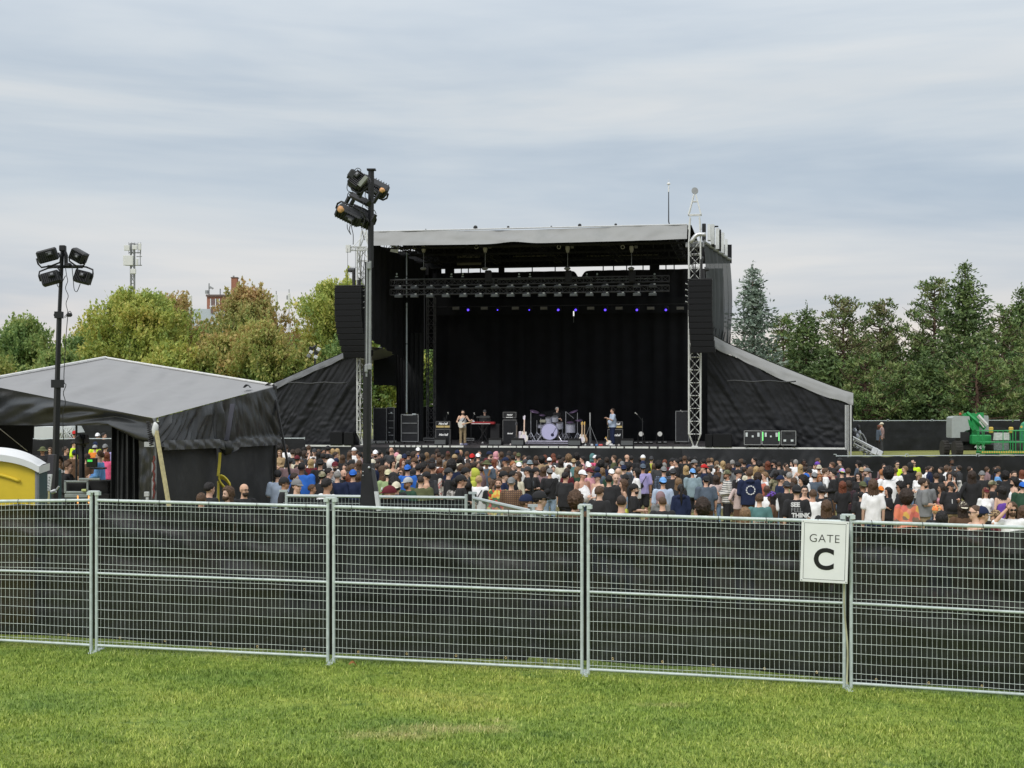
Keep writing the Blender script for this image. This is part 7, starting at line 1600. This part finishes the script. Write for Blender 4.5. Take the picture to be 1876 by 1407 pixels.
BOTS = ['j.black']*4+['j.denim']*3+['j.charcoal', 'j.khaki', 'j.navy', 'q.black', 'q.khaki', 'q.denim', 'j.brown', 'q.charcoal']
def crowd(ox, oy, sc_, src, Y=None):
    for ln in src.strip().splitlines():
        f = ln.split('|'); a = f[0].split(); px = ox+float(a[0])/sc_; py = oy+float(a[1])/sc_; face, hair, hat, top = a[2:6]; bot = None; ex = ''; YY = Y
        for q in a[6:]:
            if q[0] in 'jqu' and '.' in q: bot = q
            elif q[0] == '@': YY = float(q[1:])
            else: ex += q
        rd = random.Random(int(px*7+py*13)); fem = hair[0] in 'mlpw' and 'M' not in ex
        h = rd.uniform(1.60, 1.70) if fem else rd.uniform(1.70, 1.82)
        if 'B' in ex: h = 1.88
        if 'C' in ex: h = 1.5
        yy = solve(px, py, h) if YY is None else YY; X = (px-CX)/FP*yy
        zf = G(X, yy)
        if YY is not None: h = max(1.45, min(1.95, HC+(HY-py)/FP*yy-zf))
        person((X, yy, zf-.005), face, hair, hat, top, bot or rd.choice(BOTS), ex, h=h, label=f[1].strip() if len(f) > 1 else None, px=px)
Z_ = 10.422
crowd(500, 810, Z_, '''
140 25 b ak - t.black D
250 50 b sd - t.white
130 155 f lt - s.tan G
310 300 b sk c.charcoal t.mauve H
440 185 b mr - t.white
380 140 b sd - t.black
480 150 b cd - t.charcoal
590 95 b sk - t.grey
685 60 b sb - t.black
465 260 b sk c.maroon t.cream X
610 170 r md - t.black V R M | long-haired bearded person in black shading eyes with a raised hand
790 130 f sd c.charcoal t.white
875 185 b lk - t.black
960 130 fr sk - t.black G
1050 75 b sk c.black t.charcoal
1230 80 b wy - t.tan
1140 130 b ly - s.tan
1205 190 r sd - t.black
960 215 b sk - t.black
1035 230 b sk x.black s.green
905 325 b sk x.black t.black
730 330 b my - t.maroon
550 320 b zk - s.blue D H B @32.5 | broad person in bright blue long-sleeved top left of the tall mast
1110 335 b sk h.white h.white
1210 310 b sk c.navy t.black
1185 380 f sd c.maroon t.lightgrey V
1330 245 b lb - t.black
1460 190 b lb - t.charcoal
1550 110 f sd x.white t.white
1640 195 l sk - t.rust
1490 350 b sk c.black t.charcoal
1530 430 r mb - t.white
1645 350 b lb - k.white
1530 535 b sk x.blue t.navy
1480 610 r lr - s.plaidblack | person in black and white plaid shirt beside the tall mast foot
1350 520 fr nd - h.black V | bald bearded person in black hoodie left of the plaid shirt
1075 490 r sk - t.white G K H
940 570 b sk x.camo t.black
1230 550 b sg - t.navy
1040 690 br sk - t.white
755 808 r sb - t.black C
460 715 fr sd c.grey t.black
225 680 r sd c.black t.black G
420 590 r sd - t.black
95 540 b sk c.black t.paleblue
1630 590 b lb - s.white K
''')
crowd(670, 810, Z_, '''
90 140 b sd - t.black
185 160 f sd c.white t.black V
255 150 b sk - t.black
430 110 b lk - t.black
490 100 b nd - t.charcoal
620 130 f zk - t.black D
590 205 f sb c.pink t.maroon
650 250 b sk h.cream h.cream
130 335 b sd x.cream t.navy
520 340 fr mk - k.tan
705 320 fr lr - k.tan
740 230 b sk x.navy t.black
815 180 b sk x.black t.charcoal
930 185 r md - t.brown M
1000 98 b sb x.white t.blue
1060 230 l mk - t.mauve V M
925 310 l sk c.brown t.charcoal
800 350 b zk - t.black
800 440 b sk x.blue s.blue | person in blue backward cap and blue top
695 500 fl mb - s.blue S | person in sunglasses and blue jacket facing the camera
330 465 r wb - t.brown
430 530 b sk x.paleyellow t.lightgreen H
540 585 r sk x.black t.black
550 690 b ck - t.black
800 680 fl sb c.lightgrey t.darkgreen V F | bearded person in white cap and dark green T-shirt, hand at chin
585 768 b sk x.cream h.navy
435 848 l nd c.maroon t.white | person in maroon cap with white letter, front-most beside the mast
1050 640 b zd - t.olive H
1150 575 l sk c.black k.black
1000 425 b sk - t.black
1110 415 r ck - t.white S
1270 398 b sk - t.black H
1170 508 b sk x.brown t.charcoal
1440 498 r mr - s.floral X | person with dark red bob in cream floral blouse
1590 500 r sk c.charcoal t.black Q T
1165 200 b lt - t.charcoal
1290 235 b sb - t.black
1365 128 b sd - t.brown
1395 195 b sd - t.grey
1570 180 b lb c.maroon t.black
1410 310 b mb - t.white
1270 308 f sk c.black t.white D
1540 380 b wt - t.white
1640 375 b ak - t.navy
1700 240 b sb c.tan t.cream
1750 155 b sk c.navy t.black
1810 155 b nd - t.navy
1770 282 b ak - t.black
1830 430 b lb - t.black
1810 640 r sk c.black t.black S
1720 700 b mk - s.floralgrey
''')
crowd(840, 810, Z_, '''
40 150 b sy - t.black
160 178 b sb - t.white
262 228 b sk x.red t.black
372 222 b sk x.white s.charcoal
400 155 f sk - t.black
595 180 r sk c.navy t.black V
735 190 r sk h.pink t.white | person with a pink hood over the hair
820 190 b mb - t.charcoal
965 168 b sd - t.black
1080 158 b sb - t.charcoal
955 212 b sk x.black t.black
1145 210 b sb x.olive t.lightgreen
1040 250 b sk - t.black
945 262 b lb - t.brown
890 295 l sb c.navy t.tan
700 330 r lr - k.tan
540 345 b st b.olive t.slate H | broad person in olive bucket hat and grey T-shirt with brown overalls
530 310 b sk x.maroon t.white
1045 368 fr so - t.black
1155 390 b sb x.white t.white
1270 335 fl sb c.charcoal t.charcoal
1360 345 b sb n.greyblue t.black
1340 262 b sk - k.tan
1480 260 b sb - t.black
1590 275 b ck - t.tan
1650 250 b mr - t.black
1735 300 b sk c.white t.white
1820 290 b mr - t.plaidpink
1480 350 b sd - t.black
50 428 b mb - t.grey
170 410 b mb - t.charcoal
290 390 b ld - t.black
145 495 r sk x.black s.charcoal
285 515 l sk h.yellowgreen h.yellowgreen
390 640 b sy - t.white X
80 640 r sk c.black t.black S
180 755 b mk - t.black
635 708 b pb - t.black | person with a long brown ponytail in black, behind the inner fence
765 690 f sb - s.tropical V M | moustached person in an open tropical print shirt
870 560 r sk x.black t.navy
800 530 fl lb - t.charcoal
945 500 b cb - t.black
1050 552 r sk - t.black G
1135 570 fl lb - s.cream G
1010 680 b zg x.grey s.plaidbrown
1310 473 l sk c.charcoal t.black S | person in black T-shirt with a grey square print on the back
1480 488 r sk c.black t.black
1620 480 b wb - t.mauve
1742 505 b sk x.grey t.black j.lightdenim X
1310 1015 r sb c.navy t.charcoal V
1560 1035 r sk c.black t.black S | person in black and white cap and sunglasses at the end of the inner fence
''')
crowd(1010, 815, Z_, '''
40 170 b mr - t.pink
150 195 b sk - t.charcoal
330 192 b ct - t.white
430 270 b sk x.tan t.teal H
485 165 b ck - t.black
185 285 b md - s.cream
300 455 b md - t.maroon
275 518 br sk - t.black j.black H
500 430 b wt - t.darkgreen
590 220 l sk - t.pink
785 175 b sg h.teal t.white
845 205 fr sd c.white t.hotpink
905 200 r sk c.black t.black
715 350 f sk c.white t.black
600 488 fr sb c.white k.white H | person in white cap and white tank top looking down, tattooed arms
730 445 fr sb c.maroon s.pink S
880 540 fl sb c.navy k.white | person in navy cap and white tank top, tattooed arms
1100 580 b sk - t.black H
925 788 br sb - t.black | person in plain black T-shirt just right of the third fence joint
1060 172 b wd - t.charcoal
1190 198 l sb - t.olive
1310 268 b sb - t.charcoal
1350 318 b sb x.grey t.tan
945 310 b ck - t.navy
1050 358 r mk - t.black
880 428 b sk c.navy t.slate
970 450 b wt - t.tan
1150 470 f sd c.white t.darkgreen
1280 438 b nd - t.mauve
1230 545 f nd - t.black
1385 390 b sk x.navy t.charcoal
1450 158 r nd - t.navy
1530 205 b sk - t.black
1490 350 r ck - t.slate
1415 558 b sk n.black t.black
1620 458 l mk - t.white S M
1750 198 b sy c.white t.black
1705 230 b lk - t.black
1750 308 b sk c.navy t.black
1750 368 b sk x.slate t.lavender q.black X | person in lavender T-shirt with black sling bag
1365 668 l wb - k.lightdenim
1585 748 r sk c.black t.black V X | bearded person in black cap with a yellow-green and pink bag
1340 950 b zd - t.black
460 1050 b cb - t.brown
''')
crowd(1180, 815, Z_, '''
140 212 b sd x.charcoal t.yellowgreen
190 362 b lb - o.mustard q.black
275 318 b ck - t.charcoal
385 330 b zg - t.black
375 420 b sk x.grey s.plaidblue
395 280 b sr - t.maroon
360 628 b sk x.skyblue s.paleblue | person in sky blue backward cap and pale blue shirt
550 460 b sk x.charcoal t.black H
535 258 l sk c.black t.white
610 270 l sk - t.black
700 240 b sk - t.tan
860 225 b sk - t.navy
775 210 b sb - t.black Q
965 288 r sd x.grey t.black V
970 220 b sk - t.black
800 405 b wy - t.black
925 460 b sk x.skyblue t.greyblue q.black H
1140 378 l sk x.red t.navy
1135 268 b sk - t.black
1230 252 b sb - t.charcoal
1285 250 b st - t.slate
1385 315 b mt - t.white
1410 380 fr mb c.cream t.brown
1505 315 b wy - t.charcoal
1685 288 b sg - t.navy
1610 380 b cb - t.grey X
1580 488 l sb c.camo s.striped j.black V | bearded person in camouflage cap and striped top
1370 588 b md - t.blush
1180 600 b zk x.black t.slate H | broad person in black backward cap and dark slate T-shirt
655 640 b lt - t.black
700 750 b pk - h.navy j.lightdenim D
310 905 b lk h.mauve h.grey
350 978 b zb - t.black
1780 330 b sk x.black t.black
1845 270 b sb - t.charcoal
1800 478 fr sk x.black t.black
1815 655 b lk x.white s.blush u.brown
1120 1225 b cd - t.black
''')
crowd(1350, 820, Z_, '''
90 215 b sb - t.black
140 240 b sk - t.charcoal
325 180 l sk - t.black
25 285 l sk - t.navy
425 275 b ck - t.black
230 330 b sk x.navy t.black
260 365 b st - t.cream
240 412 b sb - h.navy j.brown H @37.5 | person in navy hoodie with a round white logo on the back
370 368 b wy - t.mustard
465 378 b wt - t.white
590 268 b wr - t.black
700 238 l sk c.black t.black V
800 275 b sd - t.charcoal
520 462 l st - t.white
395 500 b cd - t.coral
755 445 b wk - s.camo
840 540 r zb c.navy t.navy H
940 450 b sk x.black t.black
1000 392 r sb - t.grey
1000 470 b sg - s.lightgrey
1060 248 l ck - h.navy
1120 228 b sg - t.white
1210 330 b wy - k.white
1280 222 f sk - t.charcoal D
1550 138 r sb - t.darkgreen
1530 275 fl sk x.purple t.white
1568 332 b sb n.cream t.brown
1660 385 f nd - t.black
1390 408 f sk c.black t.white
1310 500 l sk c.blue t.white
1480 480 b sk x.grey t.slate
1580 528 f wo - t.grey | person with long wavy ginger hair facing the camera
1250 550 l ck - t.black H
1095 580 b mb - t.lightgreen
950 650 b sb x.charcoal s.black
1140 722 b sk x.black t.black B | person in black T-shirt lettered SEE FEEL THINK DO
1060 670 r sd - s.paleblue
1290 722 f sk - k.paleblue G
570 710 b nd - t.white D
660 850 l lk c.purple k.brown D
430 880 b sb - t.teal | person in faded teal T-shirt with curved lettering, near the fence
1610 738 b sk x.black t.black V | person in black T-shirt with white arched lettering
1450 800 b sb - t.white
1830 425 l sk - s.black
1770 380 f sd c.black t.maroon
1700 392 r sb - t.white
1710 1018 b wb - t.black
1820 290 b mr - t.brown
155 1150 b lt - t.charcoal
''')
crowd(1520, 825, Z_, '''
40 225 l sb - t.tan
190 148 l sk x.black s.charcoal
540 198 l mk n.black t.slate M
230 350 b sk x.multi t.black
350 340 b sb - t.black
605 330 b sb x.tan t.brown
710 345 l sb x.grey t.slate V
550 430 fl lk - t.black G F
1120 228 b ak - t.white B H @40 | tall person with a black afro and big white T-shirt
995 365 b so - t.maroon
1250 330 b sb - t.white
1290 203 f sk - t.neonyellow S | guard in neon yellow shirt with a black cap, left of two
1610 190 f sk - t.neonyellow S R | guard in neon yellow shirt with a raised fist, right of two
1430 300 l st - t.black H
1535 240 b sk h.black t.black
1700 420 fl ly c.tan t.white
1790 528 r sd - t.grey V H @34.5
70 345 r sk c.black s.black
245 600 b wr - t.black u.charcoal
360 582 b ld - s.plaidmaroon
630 600 b sb x.olive t.black
725 588 b sk x.navy t.black
830 565 b wb - t.white @31.5 | person with long wavy brown hair in a white T-shirt
600 790 b sk - t.black q.black @34.5
975 690 b sb x.orange t.black @37.5
1110 712 l lk - t.black Q @35.5
1345 620 l ck - s.black S
1460 788 b ad - s.orangeprint | person with dark curls in an orange and yellow art-print top
''')
crowd(1696, 830, Z_, '''
10 490 b sd - t.grey
200 382 b sd - t.black
500 110 f sk - t.charcoal D V | dark-shirted guard with ID patch standing by the barrier fence
450 375 f md - k.black
560 370 b pk - s.whiteprint X
290 600 l md - k.pink F
480 555 f sk c.black t.black H | person in black cap and dark polo with a white badge, hand on belt
880 348 b wd - s.black j.khaki @39
1075 342 f sk n.grey t.black S
1375 300 r pk c.black t.skyblue
1520 358 b ck x.black t.black H
1690 342 f sd - t.black
1640 380 f nd - t.maroon
1835 330 b lr - t.white
1680 480 l ck - k.white V
1850 560 b sk x.blue t.darkgreen H
1285 530 r sb c.camo t.black
1150 668 f lt c.maroon t.white
1460 640 b wk - k.purple
205 990 b py d.orangefloral t.black
300 1150 b lk - t.black
710 940 b md x.cream s.brown M
940 1070 l zb - k.white S M | person with receding hair and sunglasses in a white tank top
1080 1042 r sk c.navy t.black
1320 1098 l lb c.tan t.maroon
1645 955 f mb - t.white S V R M | smiling bearded person in sunglasses with one arm raised, white T-shirt
1855 1020 b wb - s.lightgrey
''')
# seen through the tent and round it
crowd(0, 780, 9.38, '''
730 365 f sd b.olive t.black
860 375 f lb - t.black G
1130 360 r sd - t.black
1270 240 r sk - t.neonyellow | guard in neon yellow polo seen through the tent, left of two
1290 420 b sk c.navy t.brown
1170 455 r sb - h.black @30.5 | tent technician in black hooded jacket beside the metal rack
1020 520 f ld - t.white @33
1640 280 fr sk c.navy t.neonyellow | guard in neon yellow shirt seen through the tent, right of two
1630 335 b sk c.lightgrey t.orange
1710 440 l sb - s.skyblue @38 | person in light blue open shirt seen through the tent
1810 320 b sb x.grey t.lavender
1840 460 b mr - t.hotpink
1720 420 b lb - t.tan
1500 480 b sd - t.brown
''')
crowd(0, 780, 9.38, '''
1680 105 b sb x.white t.white @60
1790 15 r sk - s.slate @61
1280 20 b sr x.red t.maroon @63
''')
crowd(330, 690, 5.86, '''
320 1135 br sk - t.black @24.5 | person with cropped black hair seen from behind, left of the bald head
228 1248 b sb - t.black @22.5 | person ducked at the near fence with ruffled brown hair, left of three
510 1186 fl mb - t.black V M @23.5 | bearded long-haired person facing left by the near fence
690 1146 fr nd - t.black G V @24.3 | bald grey-bearded person with glasses by the near fence
''')
p = at(1615, 786.5, 76); person((p.x, 76, G(p.x, 76)), 'l', 'sd', 'c.cream', 's.plaidpink', 'j.charcoal', '', h=1.72, label='person in cream cap and pink plaid shirt on the grass behind the ramp', group='staff behind the stage')
p = at(1609.5, 797.5, 74); person((p.x, 74, G(p.x, 74)), 'l', 'sr', '-', 't.slate', 'j.black', 'D', h=1.62, label='person in dark blue work shirt bending beside the ramp', group='staff behind the stage')
# filler between the rows, up to three hundred people in all
rf_ = random.Random(3); tries = 0
tops_ = ['t.black']*8+['t.charcoal']*2+['t.white']*8+['t.lightgrey']*2+['t.navy']*2+['t.grey', 't.slate', 't.brown', 't.maroon', 't.olive', 't.cream', 's.black', 's.charcoal', 'h.black', 'k.black', 't.teal', 't.tan', 't.blush', 's.stripedgrey', 't.paleblue', 's.plaidblue', 'k.white']
hats_ = ['-']*13+['x.black', 'x.black', 'c.black', 'x.navy', 'c.white', 'x.charcoal', 'n.black', 'c.tan', 'x.grey']
hairs_ = ['sk', 'sd', 'sd', 'sb', 'sb', 'lb', 'lk', 'mb', 'md', 'wb', 'wy', 'ck', 'cb', 'pb', 'ld', 'st']
spots = [(q['o'].location.x, q['o'].location.y) for q in people]; n0 = len(people)
while len(people) < 299 and tries < 30000:
    tries += 1; Y = rf_.uniform(25, 52.5); px = rf_.uniform(508, 1880)
    if px > 1530 and Y > 51.5: continue
    if px < 700 and Y < 27: continue
    X = (px-CX)/FP*Y; d = min((X-a)**2+(Y-b)**2 for a, b in spots)
    if d < .52**2: continue
    h = rf_.uniform(1.55, 1.74); z = G(X, Y); py = HY-(z+h-HC)/Y*FP
    if py > 850: continue
    # do not stand in front of a listed head
    bad = False
    for q in people[:n0]:
        s_ = FP/q['Y']
        if q['Y'] > Y and abs(q['x']-px) < s_*.20 and q['y']+s_*.23 > py-2: bad = True; break
    if bad: continue
    spots.append((X, Y)); hr = rf_.choice(hairs_)
    person((X, Y, z), rf_.choice(['b']*6+['br', 'bl', 'l', 'r', 'l', 'r', 'fr', 'fl', 'f']), hr, rf_.choice(hats_), rf_.choice(tops_), rf_.choice(BOTS), '', h=h)
print('people', len(people), 'listed', n0)
# the rest of the crowd, too many to pick apart: one mass of merged simple figures
cb = MB(); spots2 = list(spots); k = 0; cols = []
for _ in range(9000):
    Y = rf_.uniform(33, 53.5); px = rf_.uniform(535, 1880)
    if px > 1530 and Y > 52: continue
    X = (px-CX)/FP*Y
    if min((X-a)**2+(Y-b)**2 for a, b in spots2) < .5**2: continue
    h = rf_.uniform(1.52, 1.66); z = G(X, Y); py = HY-(z+h-HC)/Y*FP
    if py > 856: continue
    if any(q['Y'] > Y and abs(q['x']-px) < FP/q['Y']*.18 and q['y']+FP/q['Y']*.22 > py-1 for q in people): continue
    spots2.append((X, Y)); a = rf_.uniform(0, 6.28); s = h/1.755; M_ = Matrix.Translation((X, Y, z)) @ Matrix.Rotation(a, 4, 'Z') @ Matrix.Scale(s, 4)
    i0 = len(cb.f); cb.loft([((0, 0, .0), .12, .1), ((0, 0, .5), .13, .1), ((0, 0, .9), .17, .12), ((0, 0, 1.2), .17, .13), ((0, 0, 1.38), .2, .12), ((0, 0, 1.46), .09, .08), ((0, 0, 1.52), .05, .05)], 10, M=M_)
    for P in POSE['down']: cb.tube(arm_pts(P), [.06, .05, .045, .04, .03], 6, M=M_)
    i1 = len(cb.f); cb.ball((0, -.01, 1.62), (.075, .09, .11), 10, 8, M=M_); i2 = len(cb.f); cb.ball((0, .02, 1.655), (.09, .105, .105), 10, 8, M=M_, fn=lambda v: 1+.08*noise.noise(v*5+Vector((X, Y, 0)))); i3 = len(cb.f)
    c = rf_.randrange(6); cols += [c]*(i1-i0)+[6]*(i2-i1)+[7 if rf_.random() < .6 else 8]*(i3-i2)
    k += 1
    if k > 150: break
cm_ = cb.mesh('crowd'); 
for m_ in [cloth('black'), cloth('charcoal'), cloth('white'), cloth('navy'), cloth('white'), cloth('mauve'), skinm(SKIN[0]), hairm('d'), hairm('b')]: cm_.materials.append(m_)
cm_.polygons.foreach_set('material_index', cols); cm_.polygons.foreach_set('use_smooth', [True]*len(cm_.polygons)); tag(link('crowd', cm_), 'remaining densely packed festival crowd in the rows towards the stage', 'crowd', kind='stuff')
print('mass', k)
# ---- printed things on named people
def find(s): return next(q['o'] for q in people if q['label'] and s in q['label'])
silver_print = mat('print_white', (.68, .69, .70), .8, var=.04)
def back_text(o, body, size, z, m=silver_print, x=0., y=.175, bold=.004, name='shirt_lettering', arc=None, flip=True):
    me = text_mesh(body, size, depth=.003, bold=bold); me.materials.clear(); me.materials.append(m)
    if arc:
        for v in me.vertices: a = v.co.x/arc; rr = arc+v.co.y; v.co.x = rr*math.sin(a); v.co.y = rr*math.cos(a)-arc
    t = link(name, me, o); t.location = (x, y, z); t.rotation_euler = (R(90), 0, R(180)); return t
o = find('SEE FEEL'); grey_print = mat('print_grey', (.22, .23, .24), .8)
for s, z, m, bd in (('SEE', 1.385, silver_print, .006), ('FEEL', 1.28, grey_print, .001), ('THINK', 1.175, silver_print, .006), ('DO', 1.075, grey_print, .001)):
    t = back_text(o, s, .118, z, m, bold=bd, y=.168 if z > 1.3 else .172); w_ = t.dimensions.x
    t.location.x = .14-max(v.co.x for v in t.data.vertices)
o = find('grey square print'); b = MB().grid(lambda u, v: ((u-.5)*.27, .17+.0*u, 1.08+.30*v), 6, 6).build('shirt_print', mat('print_photo', (.20, .23, .26), .8, var=.7, vs=9), o)
o = find('arched'); back_text(o, 'MADRUP', .075, 1.33, arc=.17, y=.17)
o = find('faded teal'); back_text(o, 'Brends', .11, 1.16, mat('print_peach', (.55, .38, .28), .8), y=.168, bold=.003)
o = find('round white logo'); rl = MB()
for k in range(11): a = k*2*math.pi/11; rl.box((.105*math.cos(a), .19, 1.24+.105*math.sin(a)), (.045, .01, .028), rot=(0, -a+R(90), 0))
rl.build('round_logo', silver_print, o)
for s, z in (('maroon cap with white letter', 0),):
    o = find(s); me = text_mesh('B', .07, depth=.003, bold=.006); me.materials.clear(); me.materials.append(silver_print); t = link('cap_letter', me, o); t.location = (.03, -.106, 1.72); t.rotation_euler = (R(75), 0, R(18))
o = find('yellow-green and pink bag'); MB().bbox((.02, .19, 1.06), (.26, .10, .17), .04, rot=(0, .6, 0)).build('bag', cloth('yellowgreen'), o); MB().prism([(-.06, 1.0), (-.2, .92), (-.12, .84), (-.03, .94)], .13, .24).build('bag_flap', cloth('coral'), o)
o = find('olive bucket'); m = MB()
for s in (-1, 1): m.grid(lambda u, v, s=s: (s*(.03+.10*v+(u-.5)*.06), .165-.01*v, 1.16+.30*v), 3, 8)
m.grid(lambda u, v: ((u-.5)*.30, .175, .86+.34*v), 8, 6); m.build('overall_straps', cloth('tan') if False else mat('duck_brown', (.26, .13, .05), .85), o)
for s in ('white tank top looking down', 'navy cap and white tank top'):
    o = find(s)
for s, z in (('tent, left of two', 0),): pass
o = find('ID patch'); MB().box((.08, -.145, 1.34), (.07, .01, .035)).build('chest_patch', silver_print, o)
o = find('white badge'); MB().box((-.05, -.19, 1.22), (.02, .02, .14)).build('lanyard_badge', silver_print, o)
# ---------------------------------------------------------------- musicians
def onstage(px, foot, v, **k):
    p = SP(px, 800, v); w_ = SW((p.x, v, DK)); return person((w_.x, w_.y, DK+k.pop('lift', 0)), **k)
gman = onstage(848, 812, 1.1, face='f', hair='sk', hat='-', top='k.lightgrey', bot='j.khaki', ex='V', h=1.78, label='guitarist in sleeveless grey vest and khaki trousers, left on stage', group='musicians on stage', pose='guitar', jitter=0, build='m', skin=SKIN[1]); gman.rotation_euler.z = R(8)
M1 = Matrix.Translation((-.14, -.21, 1.04)) @ Matrix.Rotation(R(76), 4, 'Y') @ Matrix.Diagonal((.92, 1, .72, 1)) @ Matrix.Translation((0, 0, -.12))
g = thing('electric_guitar', 'white electric guitar held by the guitarist in the grey vest', 'guitar', gman.location, rz=gman.rotation_euler.z); guitar(M1, g, cream, maple_, lavw)
m = MB(); m.grid(lambda u, v: (-.10+.26*v+(u-.5)*.05, -.13-.02*math.sin(v*3), 1.10+.36*v), 2, 10); m.build('guitar_strap', cloth('black'), g)
bman = onstage(1122, 812, 1.6, face='l', hair='sd', hat='-', top='t.paleblue', bot='j.navy', ex='', h=1.86, label='guitarist in pale blue T-shirt and dark jeans facing left on stage', group='musicians on stage', pose='bass', jitter=0, build='h', skin=SKIN[0]); bman.rotation_euler.z = R(-78)
M2 = Matrix.Translation((-.08, -.24, 1.02)) @ Matrix.Rotation(R(-14), 4, 'X') @ Matrix.Rotation(R(62), 4, 'Y') @ Matrix.Diagonal((.9, 1, .72, 1)) @ Matrix.Translation((0, 0, -.12))
g = thing('bass_guitar', 'gold-necked guitar held by the guitarist in the pale blue T-shirt', 'guitar', bman.location, rz=bman.rotation_euler.z-R(25)); guitar(M2, g, mat('guitar_black', (.03,.03,.032)), maple_, maple_)
onstage(888, 812, 4.2, face='f', hair='sd', hat='c.charcoal', top='s.black', bot='j.black', ex='F', h=1.76, label='keyboard player in black cap and black top behind the red keyboard', group='musicians on stage', pose='front', jitter=0)
# drummer: the seat carries him; legs folded behind the kit
dr = onstage(1021, 812, 5.0, face='fr', hair='sg', hat='-', top='t.black', bot='q.black', ex='F', h=1.76, label='drummer in black T-shirt seated behind the drum kit', group='musicians on stage', pose='front', jitter=0, lift=-.02)
dr.location.z = SW((0, 0, SP(1021, 746, 5.0).z)).z-1.76
th = thing('drum_throne', 'round black drum stool under the drummer', 'stool', (dr.location.x, dr.location.y, DK+.25)); MB().cyl((0, 0, .42), (0, 0, .52), .18, n=16).build('seat', black_m, th); MB().cyl((0, 0, 0), (0, 0, .44), .03).build('stem', chrome, th)
# ---- labels for everyone: look first, then the neighbour that sets them apart
short = lambda q: (q['h'].replace('a ', '', 1) if ('cap' in q['h'] or 'hat' in q['h'] or 'hood' in q['h'] or 'beanie' in q['h'] or 'afro' in q['h'] or 'bandana' in q['h']) else q['t'])
def base(q):
    fc = {'f': 'facing the camera', 'fl': 'facing the camera', 'fr': 'facing the camera', 'l': 'facing left', 'r': 'facing right'}.get(q['face'], 'seen from behind')
    x = ''.join(' and '+n_ for c, n_ in (('V', 'beard'), ('S', 'sunglasses'), ('G', 'glasses')) if c in q['ex'])
    return 'person in %s with %s%s, %s' % (q['t'], q['h'], x, fc)
from collections import Counter
bs_ = [base(q) if not q['label'] else q['label'] for q in people]; cnt = Counter(bs_); sh = Counter(short(q) for q in people); used = set()
anchors = [(q, short(q)) for q in people if sh[short(q)] == 1]
marks = [(650, 'below the left tower'), (790, 'below the left amplifier'), (905, 'below the keyboards'), (1005, 'below the drum kit'), (1120, 'below the right guitarist'), (1270, 'below the right tower'), (1410, 'below the road cases'), (1545, 'below the wing tip'), (1800, 'below the boom lift')]
for q, b in zip(people, bs_):
    lb = b
    if cnt[b] > 1 or lb in used:
        s0 = 'person in %s with %s' % (q['t'], q['h'])
        def near(s0):
            for a, nm in sorted(anchors, key=lambda t: (t[0]['x']-q['x'])**2+(3*(t[0]['y']-q['y']))**2)[:14]:
                if a is q: continue
                dx, dy = q['x']-a['x'], q['y']-a['y']
                rel = ('left of' if dx < 0 else 'right of') if abs(dx) > abs(dy)*1.2 else ('behind' if dy < 0 else 'in front of')
                yield '%s, %s the %s' % (s0, rel, nm)
                if abs(dx) > 3 and abs(dy) > 2: yield '%s, %s and %s the %s' % (s0, 'behind' if dy < 0 else 'before', 'left of' if dx < 0 else 'right of', nm)
        for c_ in near(s0):
            if c_ not in used and len(c_.split()) <= 16: lb = c_; break
    if lb in used:
        mk = min(marks, key=lambda t: abs(t[0]-q['x']))[1]
        row = 'near the stage' if q['y'] < 838 else 'in mid crowd' if q['y'] < 865 else 'near the fence'
        lb = '%s and %s, %s %s' % (q['t'], q['bot'], row, mk); lb = 'person in '+lb
    used.add(lb); q['o']['label'] = ' '.join(lb.split()[:16])
